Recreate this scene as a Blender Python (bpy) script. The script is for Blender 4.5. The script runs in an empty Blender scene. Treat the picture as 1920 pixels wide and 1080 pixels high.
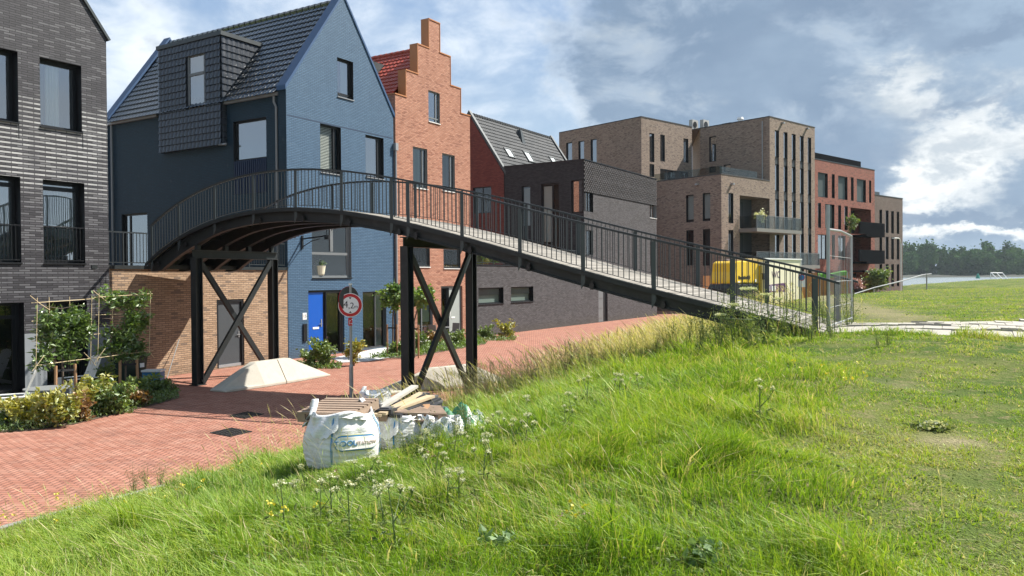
import bpy, bmesh, math, random
import numpy as np
from mathutils import Vector, Matrix, noise as mnoise

SC = bpy.context.scene
COL = SC.collection
R = math.radians

# ------------------------------------------------------------------ camera
EYE = Vector((0, 0, 3.0))
FPX = 1500.0
PITCH, ROLL = math.atan(19 / 1500), R(0.40)
Fw = Vector((0, math.cos(PITCH), -math.sin(PITCH)))
U0 = Vector((0, math.sin(PITCH), math.cos(PITCH)))
R0 = Vector((1, 0, 0))
Rt = R0 * math.cos(ROLL) - U0 * math.sin(ROLL)
Up = U0 * math.cos(ROLL) + R0 * math.sin(ROLL)
cd = bpy.data.cameras.new("camera")
cam = bpy.data.objects.new("camera", cd)
COL.objects.link(cam)
cam.matrix_world = Matrix(((Rt.x, Up.x, -Fw.x, EYE.x), (Rt.y, Up.y, -Fw.y, EYE.y), (Rt.z, Up.z, -Fw.z, EYE.z), (0, 0, 0, 1)))
cd.sensor_width = 36
cd.lens = 36 * FPX / 1920
cd.clip_start = 0.05
cd.clip_end = 6000
SC.camera = cam
SC.render.resolution_x, SC.render.resolution_y = 1024, 576

# ------------------------------------------------------------------ light
SUN_AZ, SUN_EL = 21.0, 48.5          # azimuth counter-clockwise from +X
SC.view_settings.view_transform = 'Standard'
SC.view_settings.look = 'None'
SC.view_settings.gamma = 1.0
SC.view_settings.exposure = 0.95
sd = bpy.data.lights.new("sun", 'SUN')
sd.energy = 5.0
sd.angle = R(0.6)
sd.color = (1.0, 0.95, 0.87)
sun = bpy.data.objects.new("sun", sd)
COL.objects.link(sun)
sv = Vector((math.cos(R(SUN_AZ)) * math.cos(R(SUN_EL)), math.sin(R(SUN_AZ)) * math.cos(R(SUN_EL)), math.sin(R(SUN_EL))))
sun.rotation_euler = sv.to_track_quat('Z', 'Y').to_euler()
sun.location = (30, 0, 40)


class NT:
    """tiny node helper"""
    def __init__(s, tree):
        s.t = tree
        s.n = tree.nodes
        s.l = tree.links

    def add(s, typ, **kw):
        nd = s.n.new(typ)
        for k, v in kw.items():
            setattr(nd, k, v)
        return nd

    def put(s, sock, v):
        if isinstance(v, bpy.types.NodeSocket):
            s.l.new(v, sock)
        elif v is not None:
            sock.default_value = v

    def m(s, op, a, b=None, c=None, clamp=False):
        nd = s.add('ShaderNodeMath', operation=op, use_clamp=clamp)
        for i, v in enumerate((a, b, c)):
            if v is not None:
                s.put(nd.inputs[i], v)
        return nd.outputs[0]

    def mix(s, f, a, b, typ='RGBA', blend='MIX'):
        nd = s.add('ShaderNodeMix', data_type=typ)
        if typ == 'RGBA':
            nd.blend_type = blend
            s.put(nd.inputs[0], f)
            s.put(nd.inputs[6], a if isinstance(a, bpy.types.NodeSocket) else (*a[:3], 1))
            s.put(nd.inputs[7], b if isinstance(b, bpy.types.NodeSocket) else (*b[:3], 1))
            return nd.outputs[2]
        s.put(nd.inputs[0], f)
        s.put(nd.inputs[2], a)
        s.put(nd.inputs[3], b)
        return nd.outputs[0]

    def noise(s, vec, scale, detail=4, rough=.5, dist=0.0, out=0):
        nd = s.add('ShaderNodeTexNoise')
        s.put(nd.inputs['Vector'], vec)
        s.put(nd.inputs['Scale'], scale)
        nd.inputs['Detail'].default_value = detail
        nd.inputs['Roughness'].default_value = rough
        nd.inputs['Distortion'].default_value = dist
        return nd.outputs[out]

    def ss(s, x, a, b):
        nd = s.add('ShaderNodeMapRange', interpolation_type='SMOOTHSTEP')
        s.put(nd.inputs[0], x)
        s.put(nd.inputs[1], a)
        s.put(nd.inputs[2], b)
        return nd.outputs[0]

    def ramp(s, x, stops):
        nd = s.add('ShaderNodeValToRGB')
        s.put(nd.inputs[0], x)
        e = nd.color_ramp.elements
        while len(e) > 1:
            e.remove(e[0])
        e[0].position = stops[0][0]
        e[0].color = (*stops[0][1], 1)
        for p, c in stops[1:]:
            k = e.new(p)
            k.color = (*c, 1)
        return nd.outputs[0]


# ------------------------------------------------------------------ sky
def px_dir(u, v):
    return (Fw + Rt * ((u - 960) / FPX) - Up * ((v - 540) / FPX)).normalized()


W = bpy.data.worlds.new("World")
SC.world = W
W.use_nodes = True
W.node_tree.nodes.clear()
t = NT(W.node_tree)
tc = t.add('ShaderNodeTexCoord').outputs['Generated']
sky = t.add('ShaderNodeTexSky', sky_type='NISHITA', sun_disc=False)
sky.sun_elevation = R(SUN_EL)
sky.sun_rotation = R(90 - SUN_AZ)
sky.air_density = 1.0
sky.dust_density = 1.0
SKYK = 0.06
sep = t.add('ShaderNodeSeparateXYZ')
t.put(sep.inputs[0], tc)
az = t.m('ARCTAN2', sep.outputs[0], sep.outputs[1])       # 0 straight ahead, + to the right, radians
el = t.m('ARCSINE', sep.outputs[2])
cmb = t.add('ShaderNodeCombineXYZ')
t.put(cmb.inputs[0], az)
t.put(cmb.inputs[1], t.m('MULTIPLY', el, 1.7))
t.put(cmb.inputs[2], 3.3)
P2 = cmb.outputs[0]
nz1 = t.noise(P2, 3.2, 8, .55, .1)
nz2 = t.noise(P2, 9.0, 10, .60, .35)
nz3 = t.noise(P2, 1.4, 5, .5, .3)
warp = t.noise(P2, 6.0, 9, .62, 0, out=1)
wsep = t.add('ShaderNodeSeparateColor')
t.put(wsep.inputs[0], warp)
wx = t.m('MULTIPLY', t.m('SUBTRACT', wsep.outputs[0], .5), .36)
wy = t.m('MULTIPLY', t.m('SUBTRACT', wsep.outputs[1], .5), .22)
azw = t.m('ADD', az, wx)
elw = t.m('ADD', el, wy)


def blob(u, v, ru, rv, k=1.0, hard=2.0):
    """a soft-edged patch of sky in world azimuth/elevation, its outline broken up by the warp"""
    d = px_dir(u, v)
    a0, e0 = math.atan2(d.x, d.y), math.asin(d.z)
    dx = t.m('DIVIDE', t.m('SUBTRACT', azw, a0), ru / FPX)
    dy = t.m('DIVIDE', t.m('SUBTRACT', elw, e0), rv / FPX)
    r2 = t.m('ADD', t.m('MULTIPLY', dx, dx), t.m('MULTIPLY', dy, dy))
    g = t.m('EXPONENT', t.m('MULTIPLY', t.m('POWER', r2, hard / 2), -1.0))
    return t.m('MULTIPLY', g, k)


def add_all(lst):
    o = lst[0]
    for q in lst[1:]:
        o = t.m('ADD', o, q)
    return o


# thin bright veil on the left, patches of blue
skyc = t.add('ShaderNodeVectorMath', operation='SCALE')
t.put(skyc.inputs[0], sky.outputs[0])
skyc.inputs[3].default_value = SKYK
base = skyc.outputs[0]
elf = t.ss(el, 0.0, .40)
bluec = t.mix(elf, (.30, .385, .46), (.16, .25, .40))
base = t.mix(.80, base, bluec)
vn = t.m('ADD', t.m('MULTIPLY', nz1, .65), t.m('MULTIPLY', nz2, .35))
veilm = t.ss(vn, .36, .60)
veil_col = t.mix(t.ss(nz2, .3, .7), (.41, .47, .54), (.57, .605, .64))
c = t.mix(t.m('MULTIPLY', veilm, .92), base, veil_col)
# the great cumulus bank: bright rim, grey-blue body, sunlit heaps, darker rain bands
mass = add_all([blob(1330, 110, 210, 190, 1.1, 3), blob(1560, 170, 330, 330, 1.3, 3), blob(1880, 260, 300, 420, 1.3, 3),
                blob(1240, 300, 190, 90, .9, 3), blob(1060, 345, 130, 60, .5, 2)])
mass = t.m('ADD', mass, t.m('MULTIPLY', t.m('SUBTRACT', nz2, .5), 1.1))
massm = t.ss(mass, .14, .98)
rim = t.m('MULTIPLY', t.ss(mass, .05, .50), t.m('SUBTRACT', 1.0, massm))
c = t.mix(t.m('MULTIPLY', rim, .55), c, (.40, .44, .48))
dark = t.mix(t.ss(nz1, .36, .64), (.132, .186, .262), (.205, .270, .350))
dark = t.mix(t.m('MULTIPLY', t.ss(nz2, .48, .68), .5), dark, (.32, .38, .45))
c = t.mix(massm, c, dark)
lit = add_all([blob(1760, 120, 150, 60, .42), blob(1850, 300, 150, 80, .80), blob(1690, 250, 60, 90, .35), blob(1640, 90, 110, 50, .40),
               blob(1560, 170, 150, 40, .35), blob(1730, 445, 190, 28, 1.0), blob(1760, 360, 130, 40, .6), blob(1900, 170, 90, 60, .55),
               blob(1200, 200, 45, 110, .28), blob(1700, 330, 60, 50, .5), blob(1100, 390, 120, 40, .3), blob(1840, 240, 90, 50, .35), blob(1720, 180, 70, 60, .22), blob(1880, 440, 90, 20, .7)])
nz4 = t.noise(P2, 19.0, 9, .62, .25)
lit = t.m('ADD', lit, t.m('ADD', t.m('MULTIPLY', t.m('SUBTRACT', nz2, .5), 2.6), t.m('MULTIPLY', t.m('SUBTRACT', nz4, .5), 2.2)))
litm = t.ss(lit, .22, 1.25)
litc = t.mix(t.ss(lit, .50, 1.5), (.32, .365, .41), (.62, .625, .61))
shade = t.m('MULTIPLY', t.ss(t.m('ADD', nz4, t.m('MULTIPLY', nz2, .6)), .74, 1.0), .75)
litc = t.mix(shade, litc, (.235, .285, .34))
c = t.mix(litm, c, litc)
dk = add_all([blob(1560, 10, 190, 45, .9), blob(1880, 30, 110, 40, .9), blob(1850, 408, 220, 14, 1.2), blob(1720, 392, 130, 12, .8),
              blob(1300, 110, 100, 90, .6), blob(1560, 330, 120, 90, .7), blob(1800, 210, 150, 22, .7), blob(1880, 345, 90, 14, .5)])
dk = t.m('ADD', dk, t.m('MULTIPLY', t.m('SUBTRACT', nz1, .5), 1.1))
c = t.mix(t.m('MULTIPLY', t.ss(dk, .30, .95), .75), c, (.125, .175, .25))
# overhead and behind: plain broken cloud, as round the frame
back = t.ss(t.m('ABSOLUTE', az), .9, 1.3)
c2 = t.mix(t.ss(nz3, .42, .62), base, (.30, .34, .38))
c = t.mix(back, c, c2)
c = t.mix(t.ss(el, .42, .7), c, c2)
bg = t.add('ShaderNodeBackground')
t.put(bg.inputs[0], c)
bg.inputs[1].default_value = 1.0
out = t.add('ShaderNodeOutputWorld')
t.l.new(bg.outputs[0], out.inputs[0])
SC.cycles.max_bounces = 6
SC.cycles.transparent_max_bounces = 12
SC.cycles.use_adaptive_sampling = True


# ------------------------------------------------------------------ projection helpers
def ray(u, v):
    return Fw + Rt * ((u - 960) / FPX) - Up * ((v - 540) / FPX)


def on_z(u, v, z=0.0):
    d = ray(u, v)
    k = (z - EYE.z) / d.z
    return EYE + d * k


def at_depth(u, v, Y):
    d = ray(u, v)
    return EYE + d * (Y / d.y)


class Fac:
    """a vertical plane: P0 + s*(dx,dy), outward normal n = (dy,-dx)"""
    def __init__(s, x, y, dx, dy):
        l = math.hypot(dx, dy)
        s.P = Vector((x, y, 0))
        s.d = Vector((dx / l, dy / l, 0))
        s.n = Vector((s.d.y, -s.d.x, 0))

    def at(s, u, v):
        r = ray(u, v)
        k = (s.P - EYE).dot(s.n) / r.dot(s.n)
        p = EYE + r * k
        return (p - s.P).dot(s.d), p.z

    def p(s, a, z, o=0.0):
        return s.P + s.d * a + s.n * o + Vector((0, 0, z))

    def box(s, u0, v0, u1, v1):
        """opening seen from (u0, v0) top left to u1, bottom left v1 -> s0, s1, z0, z1"""
        a, zt = s.at(u0, v0)
        _, zb = s.at(u0, v1)
        b, _ = s.at(u1, v0)
        return [a, b, zb, zt]

    def shift(s, o):
        q = s.P + s.n * o
        return Fac(q.x, q.y, s.d.x, s.d.y)


# ------------------------------------------------------------------ object helpers
def link(o, parent=None):
    COL.objects.link(o)
    if parent is not None:
        o.parent = parent
    return o


def tag(o, label=None, cat=None, group=None, kind=None):
    for k, v in (('label', label), ('category', cat), ('group', group), ('kind', kind)):
        if v:
            o[k] = v
    return o


def thing(name, label, cat, loc=(0, 0, 0), rz=0.0, group=None):
    o = bpy.data.objects.new(name, None)
    o.empty_display_size = .2
    link(o)
    o.location = loc
    o.rotation_euler = (0, 0, rz)
    return tag(o, label, cat, group)


def dup(root, loc, rz=None, label=None, scale=None, group=None):
    def cp(o, par):
        c = o.copy()
        link(c, par)
        for ch in kids.get(o.name, []):
            cp(ch, c)
        return c
    kids = {}
    stack = [root]
    while stack:
        o = stack.pop()
        kids[o.name] = list(o.children)
        stack += kids[o.name]
    r = cp(root, None)
    r.location = loc
    if rz is not None:
        r.rotation_euler = (0, 0, rz)
    if scale is not None:
        r.scale = (scale,) * 3 if not hasattr(scale, '__len__') else scale
    if label:
        r['label'] = label
    if group:
        r['group'] = group
    return r


def auto_uv(me):
    """metres, u along the horizontal tangent of each face, v up it (x, y on level faces)"""
    n = len(me.polygons)
    if not n:
        return
    uv = me.uv_layers.new(name="UVMap")
    nl = len(me.loops)
    vi = np.empty(nl, np.int32)
    me.loops.foreach_get('vertex_index', vi)
    co = np.empty(len(me.vertices) * 3, np.float32)
    me.vertices.foreach_get('co', co)
    co = co.reshape(-1, 3)
    nr = np.empty(n * 3, np.float32)
    me.polygons.foreach_get('normal', nr)
    nr = nr.reshape(-1, 3)
    lt = np.empty(n, np.int32)
    me.polygons.foreach_get('loop_total', lt)
    fn = np.repeat(nr, lt, axis=0)
    tx = np.stack([-fn[:, 1], fn[:, 0], np.zeros(nl, np.float32)], 1)
    ln = np.linalg.norm(tx, axis=1)
    flat = ln < .25
    tx[flat] = (1, 0, 0)
    ln[flat] = 1
    tx /= ln[:, None]
    bt = np.cross(fn, tx)
    bt[flat] = (0, 1, 0)
    p = co[vi]
    out = np.stack([(p * tx).sum(1), (p * bt).sum(1)], 1).astype(np.float32)
    uv.data.foreach_set('uv', out.ravel())


class MB:
    def __init__(s):
        s.v = []
        s.f = []
        s.mi = []
        s.M = None
        s.cur = 0

    def pt(s, p):
        p = Vector(p)
        if s.M is not None:
            p = s.M @ p
        s.v.append(p[:])
        return len(s.v) - 1

    def face(s, pts):
        s.f.append([s.pt(p) for p in pts])
        s.mi.append(s.cur)

    def idx(s, ids):
        s.f.append(list(ids))
        s.mi.append(s.cur)

    def obox(s, o, a, b, c):
        """parallelepiped from corner o with edge vectors a, b, c"""
        o, a, b, c = Vector(o), Vector(a), Vector(b), Vector(c)
        if a.cross(b).dot(c) < 0:
            a, b = b, a
        k = [s.pt(o + a * i + b * j + c * q) for q in (0, 1) for j in (0, 1) for i in (0, 1)]
        for q in ((0, 2, 3, 1), (4, 5, 7, 6), (0, 1, 5, 4), (2, 6, 7, 3), (0, 4, 6, 2), (1, 3, 7, 5)):
            s.idx([k[w] for w in q])

    def box(s, x0, x1, y0, y1, z0, z1):
        s.obox((x0, y0, z0), (x1 - x0, 0, 0), (0, y1 - y0, 0), (0, 0, z1 - z0))

    def fbox(s, F, a0, a1, z0, z1, o0, o1):
        """box on a facade: along a0..a1, up z0..z1, outward o0..o1"""
        s.obox(F.p(a0, z0, o0), F.d * (a1 - a0), F.n * (o1 - o0), (0, 0, z1 - z0))

    def fquad(s, F, a0, a1, z0, z1, o=0.0):
        s.face([F.p(a0, z0, o), F.p(a1, z0, o), F.p(a1, z1, o), F.p(a0, z1, o)])

    def bar(s, p, q, w, h=None, up=(0, 0, 1)):
        """rectangular bar from p to q, w wide, h high"""
        p, q = Vector(p), Vector(q)
        h = h or w
        d = (q - p)
        x = d.cross(Vector(up))
        if x.length < 1e-6:
            x = d.cross(Vector((1, 0, 0)))
        x.normalize()
        y = x.cross(d).normalized()
        s.obox(p - x * w / 2 - y * h / 2, x * w, y * h, d)

    def tube(s, path, r, n=8, cap=True):
        path = [Vector(p) for p in path]
        rs = r if hasattr(r, '__len__') else [r] * len(path)
        rings = []
        px = None
        for i, p in enumerate(path):
            d = (path[min(i + 1, len(path) - 1)] - path[max(i - 1, 0)]).normalized()
            x = px if px is not None else (Vector((0, 0, 1)) if abs(d.z) < .9 else Vector((1, 0, 0)))
            x = (x - d * x.dot(d)).normalized()
            px = x
            y = d.cross(x)
            rings.append([s.pt(p + (x * math.cos(2 * math.pi * k / n) + y * math.sin(2 * math.pi * k / n)) * rs[i]) for k in range(n)])
        for a, b in zip(rings, rings[1:]):
            for k in range(n):
                s.idx((a[k], a[(k + 1) % n], b[(k + 1) % n], b[k]))
        if cap:
            s.idx(rings[0][::-1])
            s.idx(rings[-1])

    def disc(s, c, nrm, r, th, n=32, rx=None):
        c, nrm = Vector(c), Vector(nrm).normalized()
        x = Vector((0, 0, 1)).cross(nrm)
        x = x.normalized() if x.length > 1e-3 else Vector((1, 0, 0))
        y = nrm.cross(x)
        A = [s.pt(c + x * (rx or r) * math.cos(2 * math.pi * k / n) + y * r * math.sin(2 * math.pi * k / n)) for k in range(n)]
        B = [s.pt(c + nrm * th + x * (rx or r) * math.cos(2 * math.pi * k / n) + y * r * math.sin(2 * math.pi * k / n)) for k in range(n)]
        s.idx(A[::-1])
        s.idx(B)
        for k in range(n):
            s.idx((A[k], A[(k + 1) % n], B[(k + 1) % n], B[k]))

    def prism(s, poly, ext):
        """planar polygon extruded by ext"""
        ext = Vector(ext)
        A = [s.pt(p) for p in poly]
        B = [s.pt(Vector(p) + ext) for p in poly]
        s.idx(A[::-1])
        s.idx(B)
        n = len(poly)
        for k in range(n):
            s.idx((A[k], A[(k + 1) % n], B[(k + 1) % n], B[k]))

    def build(s, name, mat, parent=None, smooth=False, bevel=0.0, fix=True, uv=True):
        off = Vector((0, 0, 0))
        q = parent
        if s.M is None or True:
            while q is not None:
                off += q.location
                q = q.parent
        me = bpy.data.meshes.new(name)
        vs = s.v
        if off.length > 0 and not getattr(s, 'local', False):
            vs = [(a[0] - off.x, a[1] - off.y, a[2] - off.z) for a in s.v]
        me.from_pydata(vs, [], s.f)
        for m_ in (mat if isinstance(mat, (list, tuple)) else [mat]):
            me.materials.append(m_)
        if any(s.mi):
            me.polygons.foreach_set('material_index', s.mi)
        if smooth:
            me.polygons.foreach_set('use_smooth', [True] * len(s.f))
        me.update()
        if fix:
            bm = bmesh.new()
            bm.from_mesh(me)
            if smooth:
                bmesh.ops.remove_doubles(bm, verts=bm.verts, dist=1e-4)
            bmesh.ops.recalc_face_normals(bm, faces=bm.faces)
            bm.to_mesh(me)
            bm.free()
        if uv:
            auto_uv(me)
        o = bpy.data.objects.new(name, me)
        link(o, parent)
        if bevel:
            md = o.modifiers.new("bevel", 'BEVEL')
            md.width = bevel
            md.segments = 2
            md.limit_method = 'ANGLE'
        return o


def local_mb():
    m = MB()
    m.local = True
    return m


def clip_poly(poly, planes):
    for a, b, c in planes:
        out = []
        for i in range(len(poly)):
            p, q = poly[i], poly[(i + 1) % len(poly)]
            dp, dq = a * p[0] + b * p[1] - c, a * q[0] + b * q[1] - c
            if dp <= 0:
                out.append(p)
            if (dp < 0 < dq) or (dq < 0 < dp):
                k = dp / (dp - dq)
                out.append((p[0] + (q[0] - p[0]) * k, p[1] + (q[1] - p[1]) * k))
        poly = out
        if len(poly) < 3:
            return []
    return poly


def wall_face(mb, F, s0, s1, z0, z1, ops=(), depth=.14, planes=None, inside=None, extra_s=(), extra_z=(), o=0.0):
    """front of a wall with rectangular openings and their reveals"""
    S = sorted({s0, s1, *[x for q in ops for x in q[:2] if s0 < x < s1], *[x for x in extra_s if s0 < x < s1]})
    Z = sorted({z0, z1, *[x for q in ops for x in q[2:4] if z0 < x < z1], *[x for x in extra_z if z0 < x < z1]})
    for i in range(len(S) - 1):
        for j in range(len(Z) - 1):
            a, b, c_, d_ = S[i], S[i + 1], Z[j], Z[j + 1]
            if b - a < 1e-5 or d_ - c_ < 1e-5:
                continue
            m1, m2 = (a + b) / 2, (c_ + d_) / 2
            if any(q[0] < m1 < q[1] and q[2] < m2 < q[3] for q in ops):
                continue
            if inside and not inside(m1, m2):
                continue
            poly = [(a, c_), (b, c_), (b, d_), (a, d_)]
            if planes:
                poly = clip_poly(poly, planes)
                if not poly:
                    continue
            mb.face([F.p(p[0], p[1], o) for p in poly])
    for a, b, c_, d_ in [q[:4] for q in ops]:
        e = [(a, c_), (b, c_), (b, d_), (a, d_)]
        for k in range(4):
            p, q = e[k], e[(k + 1) % 4]
            mb.face([F.p(q[0], q[1], o), F.p(p[0], p[1], o), F.p(p[0], p[1], o - depth), F.p(q[0], q[1], o - depth)])


def text_mesh(body, size, depth=0.0, shear=0.0):
    cu = bpy.data.curves.new("lettering", 'FONT')
    cu.body = body
    cu.size = size
    cu.extrude = depth
    cu.shear = shear
    cu.align_x = 'CENTER'
    cu.align_y = 'CENTER'
    ob = bpy.data.objects.new("lettering", cu)
    COL.objects.link(ob)
    dg = bpy.context.evaluated_depsgraph_get()
    me = bpy.data.meshes.new_from_object(ob.evaluated_get(dg))
    bpy.data.objects.remove(ob)
    bpy.data.curves.remove(cu)
    return me


def put_text(body, size, origin, x, y, mat, parent, name='lettering', scale_x=1.0, bold=0.0):
    me = text_mesh(body, size)
    off = Vector((0, 0, 0))
    q = parent
    while q is not None:
        off += q.location
        q = q.parent
    x, y = Vector(x).normalized() * scale_x, Vector(y).normalized()
    for v in me.vertices:
        p = Vector(origin) + x * v.co.x + y * v.co.y
        v.co = p - off
    me.materials.clear()
    me.materials.append(mat)
    me.name = name
    o = bpy.data.objects.new(name, me)
    link(o, parent)
    return o
# ------------------------------------------------------------------ materials
def new_mat(name):
    m = bpy.data.materials.new(name)
    m.use_nodes = True
    m.node_tree.nodes.clear()
    t = NT(m.node_tree)
    out = t.add('ShaderNodeOutputMaterial')
    bs = t.add('ShaderNodeBsdfPrincipled')
    t.l.new(bs.outputs[0], out.inputs[0])
    return m, t, bs, out


def uvnode(t):
    return t.add('ShaderNodeUVMap').outputs[0]


def plain(name, col, rough=.6, metal=0.0, var=.12, scale=3.0, bump=0.0, bscale=60.0, spec=.5, coat=0.0, dirt=0.0, dcol=(.12, .10, .08)):
    m, t, bs, _ = new_mat(name)
    co = t.add('ShaderNodeTexCoord').outputs['Object']
    n = t.noise(co, scale, 5, .6)
    k = t.m('ADD', t.m('MULTIPLY', t.m('SUBTRACT', n, .5), var * 4), 1.0)
    v = t.add('ShaderNodeVectorMath', operation='SCALE')
    v.inputs[0].default_value = col
    t.put(v.inputs[3], k)
    c = v.outputs[0]
    if dirt:
        n2 = t.noise(co, scale * 2.3, 8, .65)
        c = t.mix(t.m('MULTIPLY', t.ss(n2, .5, .68), dirt), c, dcol)
    t.put(bs.inputs['Base Color'], c)
    t.put(bs.inputs['Roughness'], t.m('ADD', rough, t.m('MULTIPLY', t.m('SUBTRACT', n, .5), .25), clamp=True))
    bs.inputs['Metallic'].default_value = metal
    bs.inputs['Specular IOR Level'].default_value = spec
    bs.inputs['Coat Weight'].default_value = coat
    if bump:
        b = t.add('ShaderNodeBump')
        b.inputs['Strength'].default_value = bump
        b.inputs['Distance'].default_value = .01
        t.put(b.inputs['Height'], t.noise(co, bscale, 4, .6))
        t.l.new(b.outputs[0], bs.inputs['Normal'])
    return m


def brick(name, c1, c2, mortar, bw=.22, bh=.0625, ms=.007, bump=.6, c3=None, p3=.12, rough=.8, offset=.5, pale_rows=None, var=.35, spec=.3, dist=.012):
    m, t, bs, _ = new_mat(name)
    uv = uvnode(t)
    b = t.add('ShaderNodeTexBrick')
    b.offset = offset
    t.put(b.inputs['Vector'], uv)
    for k, v in (('Scale', 1.0), ('Mortar Size', ms), ('Mortar Smooth', .15), ('Bias', 0.0), ('Brick Width', bw), ('Row Height', bh)):
        b.inputs[k].default_value = v
    b.inputs['Color1'].default_value = (0, 0, 0, 1)
    b.inputs['Color2'].default_value = (1, 1, 1, 1)
    b.inputs['Mortar'].default_value = (0, 0, 0, 1)
    rnd = b.outputs['Color']
    fac = b.outputs['Fac']
    col = t.mix(rnd, c1, c2)
    if c3:
        col = t.mix(t.m('GREATER_THAN', rnd, 1 - p3), col, c3)
    big = t.noise(uv, .7, 5, .6)
    fine = t.noise(uv, 35, 3, .6)
    k = t.m('ADD', t.m('ADD', t.m('MULTIPLY', t.m('SUBTRACT', big, .5), var), t.m('MULTIPLY', t.m('SUBTRACT', fine, .5), .5)), 1.0)
    v = t.add('ShaderNodeVectorMath', operation='SCALE')
    t.put(v.inputs[0], col)
    t.put(v.inputs[3], k)
    col = v.outputs[0]
    ro = rough
    if pale_rows:      # (colour, z0, z1) every second course of paler bricks between two heights
        gc, za, zb = pale_rows
        s = t.add('ShaderNodeSeparateXYZ')
        t.put(s.inputs[0], uv)
        row = t.m('FLOOR', t.m('DIVIDE', s.outputs[1], bh))
        odd = t.m('ABSOLUTE', t.m('MODULO', row, 2))
        zz = t.m('ADD', s.outputs[1], t.m('MULTIPLY', t.m('SUBTRACT', t.noise(uv, .9, 3, .5), .5), 1.2))
        msk = t.m('MULTIPLY', t.ss(zz, za, za + .9), t.m('SUBTRACT', 1.0, t.ss(zz, zb - .3, zb + .1)))
        g = t.m('MULTIPLY', t.m('MULTIPLY', odd, msk), t.m('ADD', .45, t.m('MULTIPLY', rnd, .55)))
        col = t.mix(g, col, gc)
        low = t.m('MULTIPLY', t.m('SUBTRACT', 1.0, t.ss(zz, za, za + 1.0)), t.m('MULTIPLY', odd, t.m('GREATER_THAN', rnd, .35)))
        col = t.mix(t.m('MULTIPLY', low, .5), col, (.15, .15, .16))
    col = t.mix(fac, col, mortar)
    mp = t.add('ShaderNodeMapping')
    t.put(mp.inputs[0], uv)
    mp.inputs['Scale'].default_value = (1.6, .22, 1)
    stk = t.noise(mp.outputs[0], 1.0, 6, .65)
    col = t.mix(t.m('MULTIPLY', t.ss(stk, .50, .72), .38), col, t.mix(.5, mortar, c1))
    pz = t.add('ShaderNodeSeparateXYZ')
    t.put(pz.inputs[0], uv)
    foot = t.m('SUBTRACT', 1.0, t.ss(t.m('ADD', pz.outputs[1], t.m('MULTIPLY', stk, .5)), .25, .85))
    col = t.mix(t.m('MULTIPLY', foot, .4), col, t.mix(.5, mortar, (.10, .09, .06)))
    eff = t.noise(uv, 1.9, 7, .7)
    col = t.mix(t.m('MULTIPLY', t.ss(eff, .60, .80), .22), col, t.mix(.5, c2, (.5, .5, .48)))
    t.put(bs.inputs['Base Color'], col)
    bs.inputs['Roughness'].default_value = rough
    bs.inputs['Specular IOR Level'].default_value = spec
    h = t.m('ADD', t.m('MULTIPLY', fac, -1.0), t.m('ADD', t.m('MULTIPLY', rnd, .45), t.m('MULTIPLY', fine, .25)))
    bp = t.add('ShaderNodeBump')
    bp.inputs['Strength'].default_value = bump
    bp.inputs['Distance'].default_value = dist
    t.put(bp.inputs['Height'], h)
    t.l.new(bp.outputs[0], bs.inputs['Normal'])
    return m


def glassmat(name, tint=(.55, .62, .62), k=.10, gain=1.5):
    m, t, bs, out = new_mat(name)
    t.n.remove(bs)
    tr = t.add('ShaderNodeBsdfTransparent')
    tr.inputs[0].default_value = (*tint, 1)
    gl = t.add('ShaderNodeBsdfGlossy')
    gl.inputs['Roughness'].default_value = .012
    gl.inputs[0].default_value = (.95, .97, 1, 1)
    co = t.add('ShaderNodeTexCoord').outputs['Object']
    bp = t.add('ShaderNodeBump')
    bp.inputs['Strength'].default_value = .05
    bp.inputs['Distance'].default_value = .05
    t.put(bp.inputs['Height'], t.noise(co, 1.1, 2, .5))
    t.l.new(bp.outputs[0], gl.inputs['Normal'])
    fr = t.add('ShaderNodeFresnel')
    fr.inputs[0].default_value = 1.5
    f = t.m('ADD', t.m('MULTIPLY', fr.outputs[0], gain), k, clamp=True)
    mx = t.add('ShaderNodeMixShader')
    t.put(mx.inputs[0], f)
    t.l.new(tr.outputs[0], mx.inputs[1])
    t.l.new(gl.outputs[0], mx.inputs[2])
    t.l.new(mx.outputs[0], out.inputs[0])
    return m


def leafmat(name, ca, cb, trans=.45, rough=.5, attr='tone', spec=.35, tr_tint=(1.0, 1.0, .55), gloss=.08):
    """foliage and grass: per-blade colour from the attribute, light shining through"""
    m, t, bs, out = new_mat(name)
    t.n.remove(bs)
    a = t.add('ShaderNodeAttribute', attribute_name=attr)
    f = a.outputs['Fac']
    if isinstance(ca, list):
        col = t.ramp(f, ca)
    else:
        col = t.mix(f, ca, cb)
    df = t.add('ShaderNodeBsdfDiffuse')
    t.put(df.inputs[0], col)
    tl = t.add('ShaderNodeBsdfTranslucent')
    t.put(tl.inputs[0], t.mix(1.0, col, tr_tint, blend='MULTIPLY'))
    mx = t.add('ShaderNodeMixShader')
    mx.inputs[0].default_value = trans
    t.l.new(df.outputs[0], mx.inputs[1])
    t.l.new(tl.outputs[0], mx.inputs[2])
    gl = t.add('ShaderNodeBsdfGlossy')
    gl.inputs['Roughness'].default_value = rough
    gl.inputs[0].default_value = (.9, .95, .85, 1)
    m2 = t.add('ShaderNodeMixShader')
    m2.inputs[0].default_value = gloss
    t.l.new(mx.outputs[0], m2.inputs[1])
    t.l.new(gl.outputs[0], m2.inputs[2])
    t.l.new(m2.outputs[0], out.inputs[0])
    return m


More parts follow.
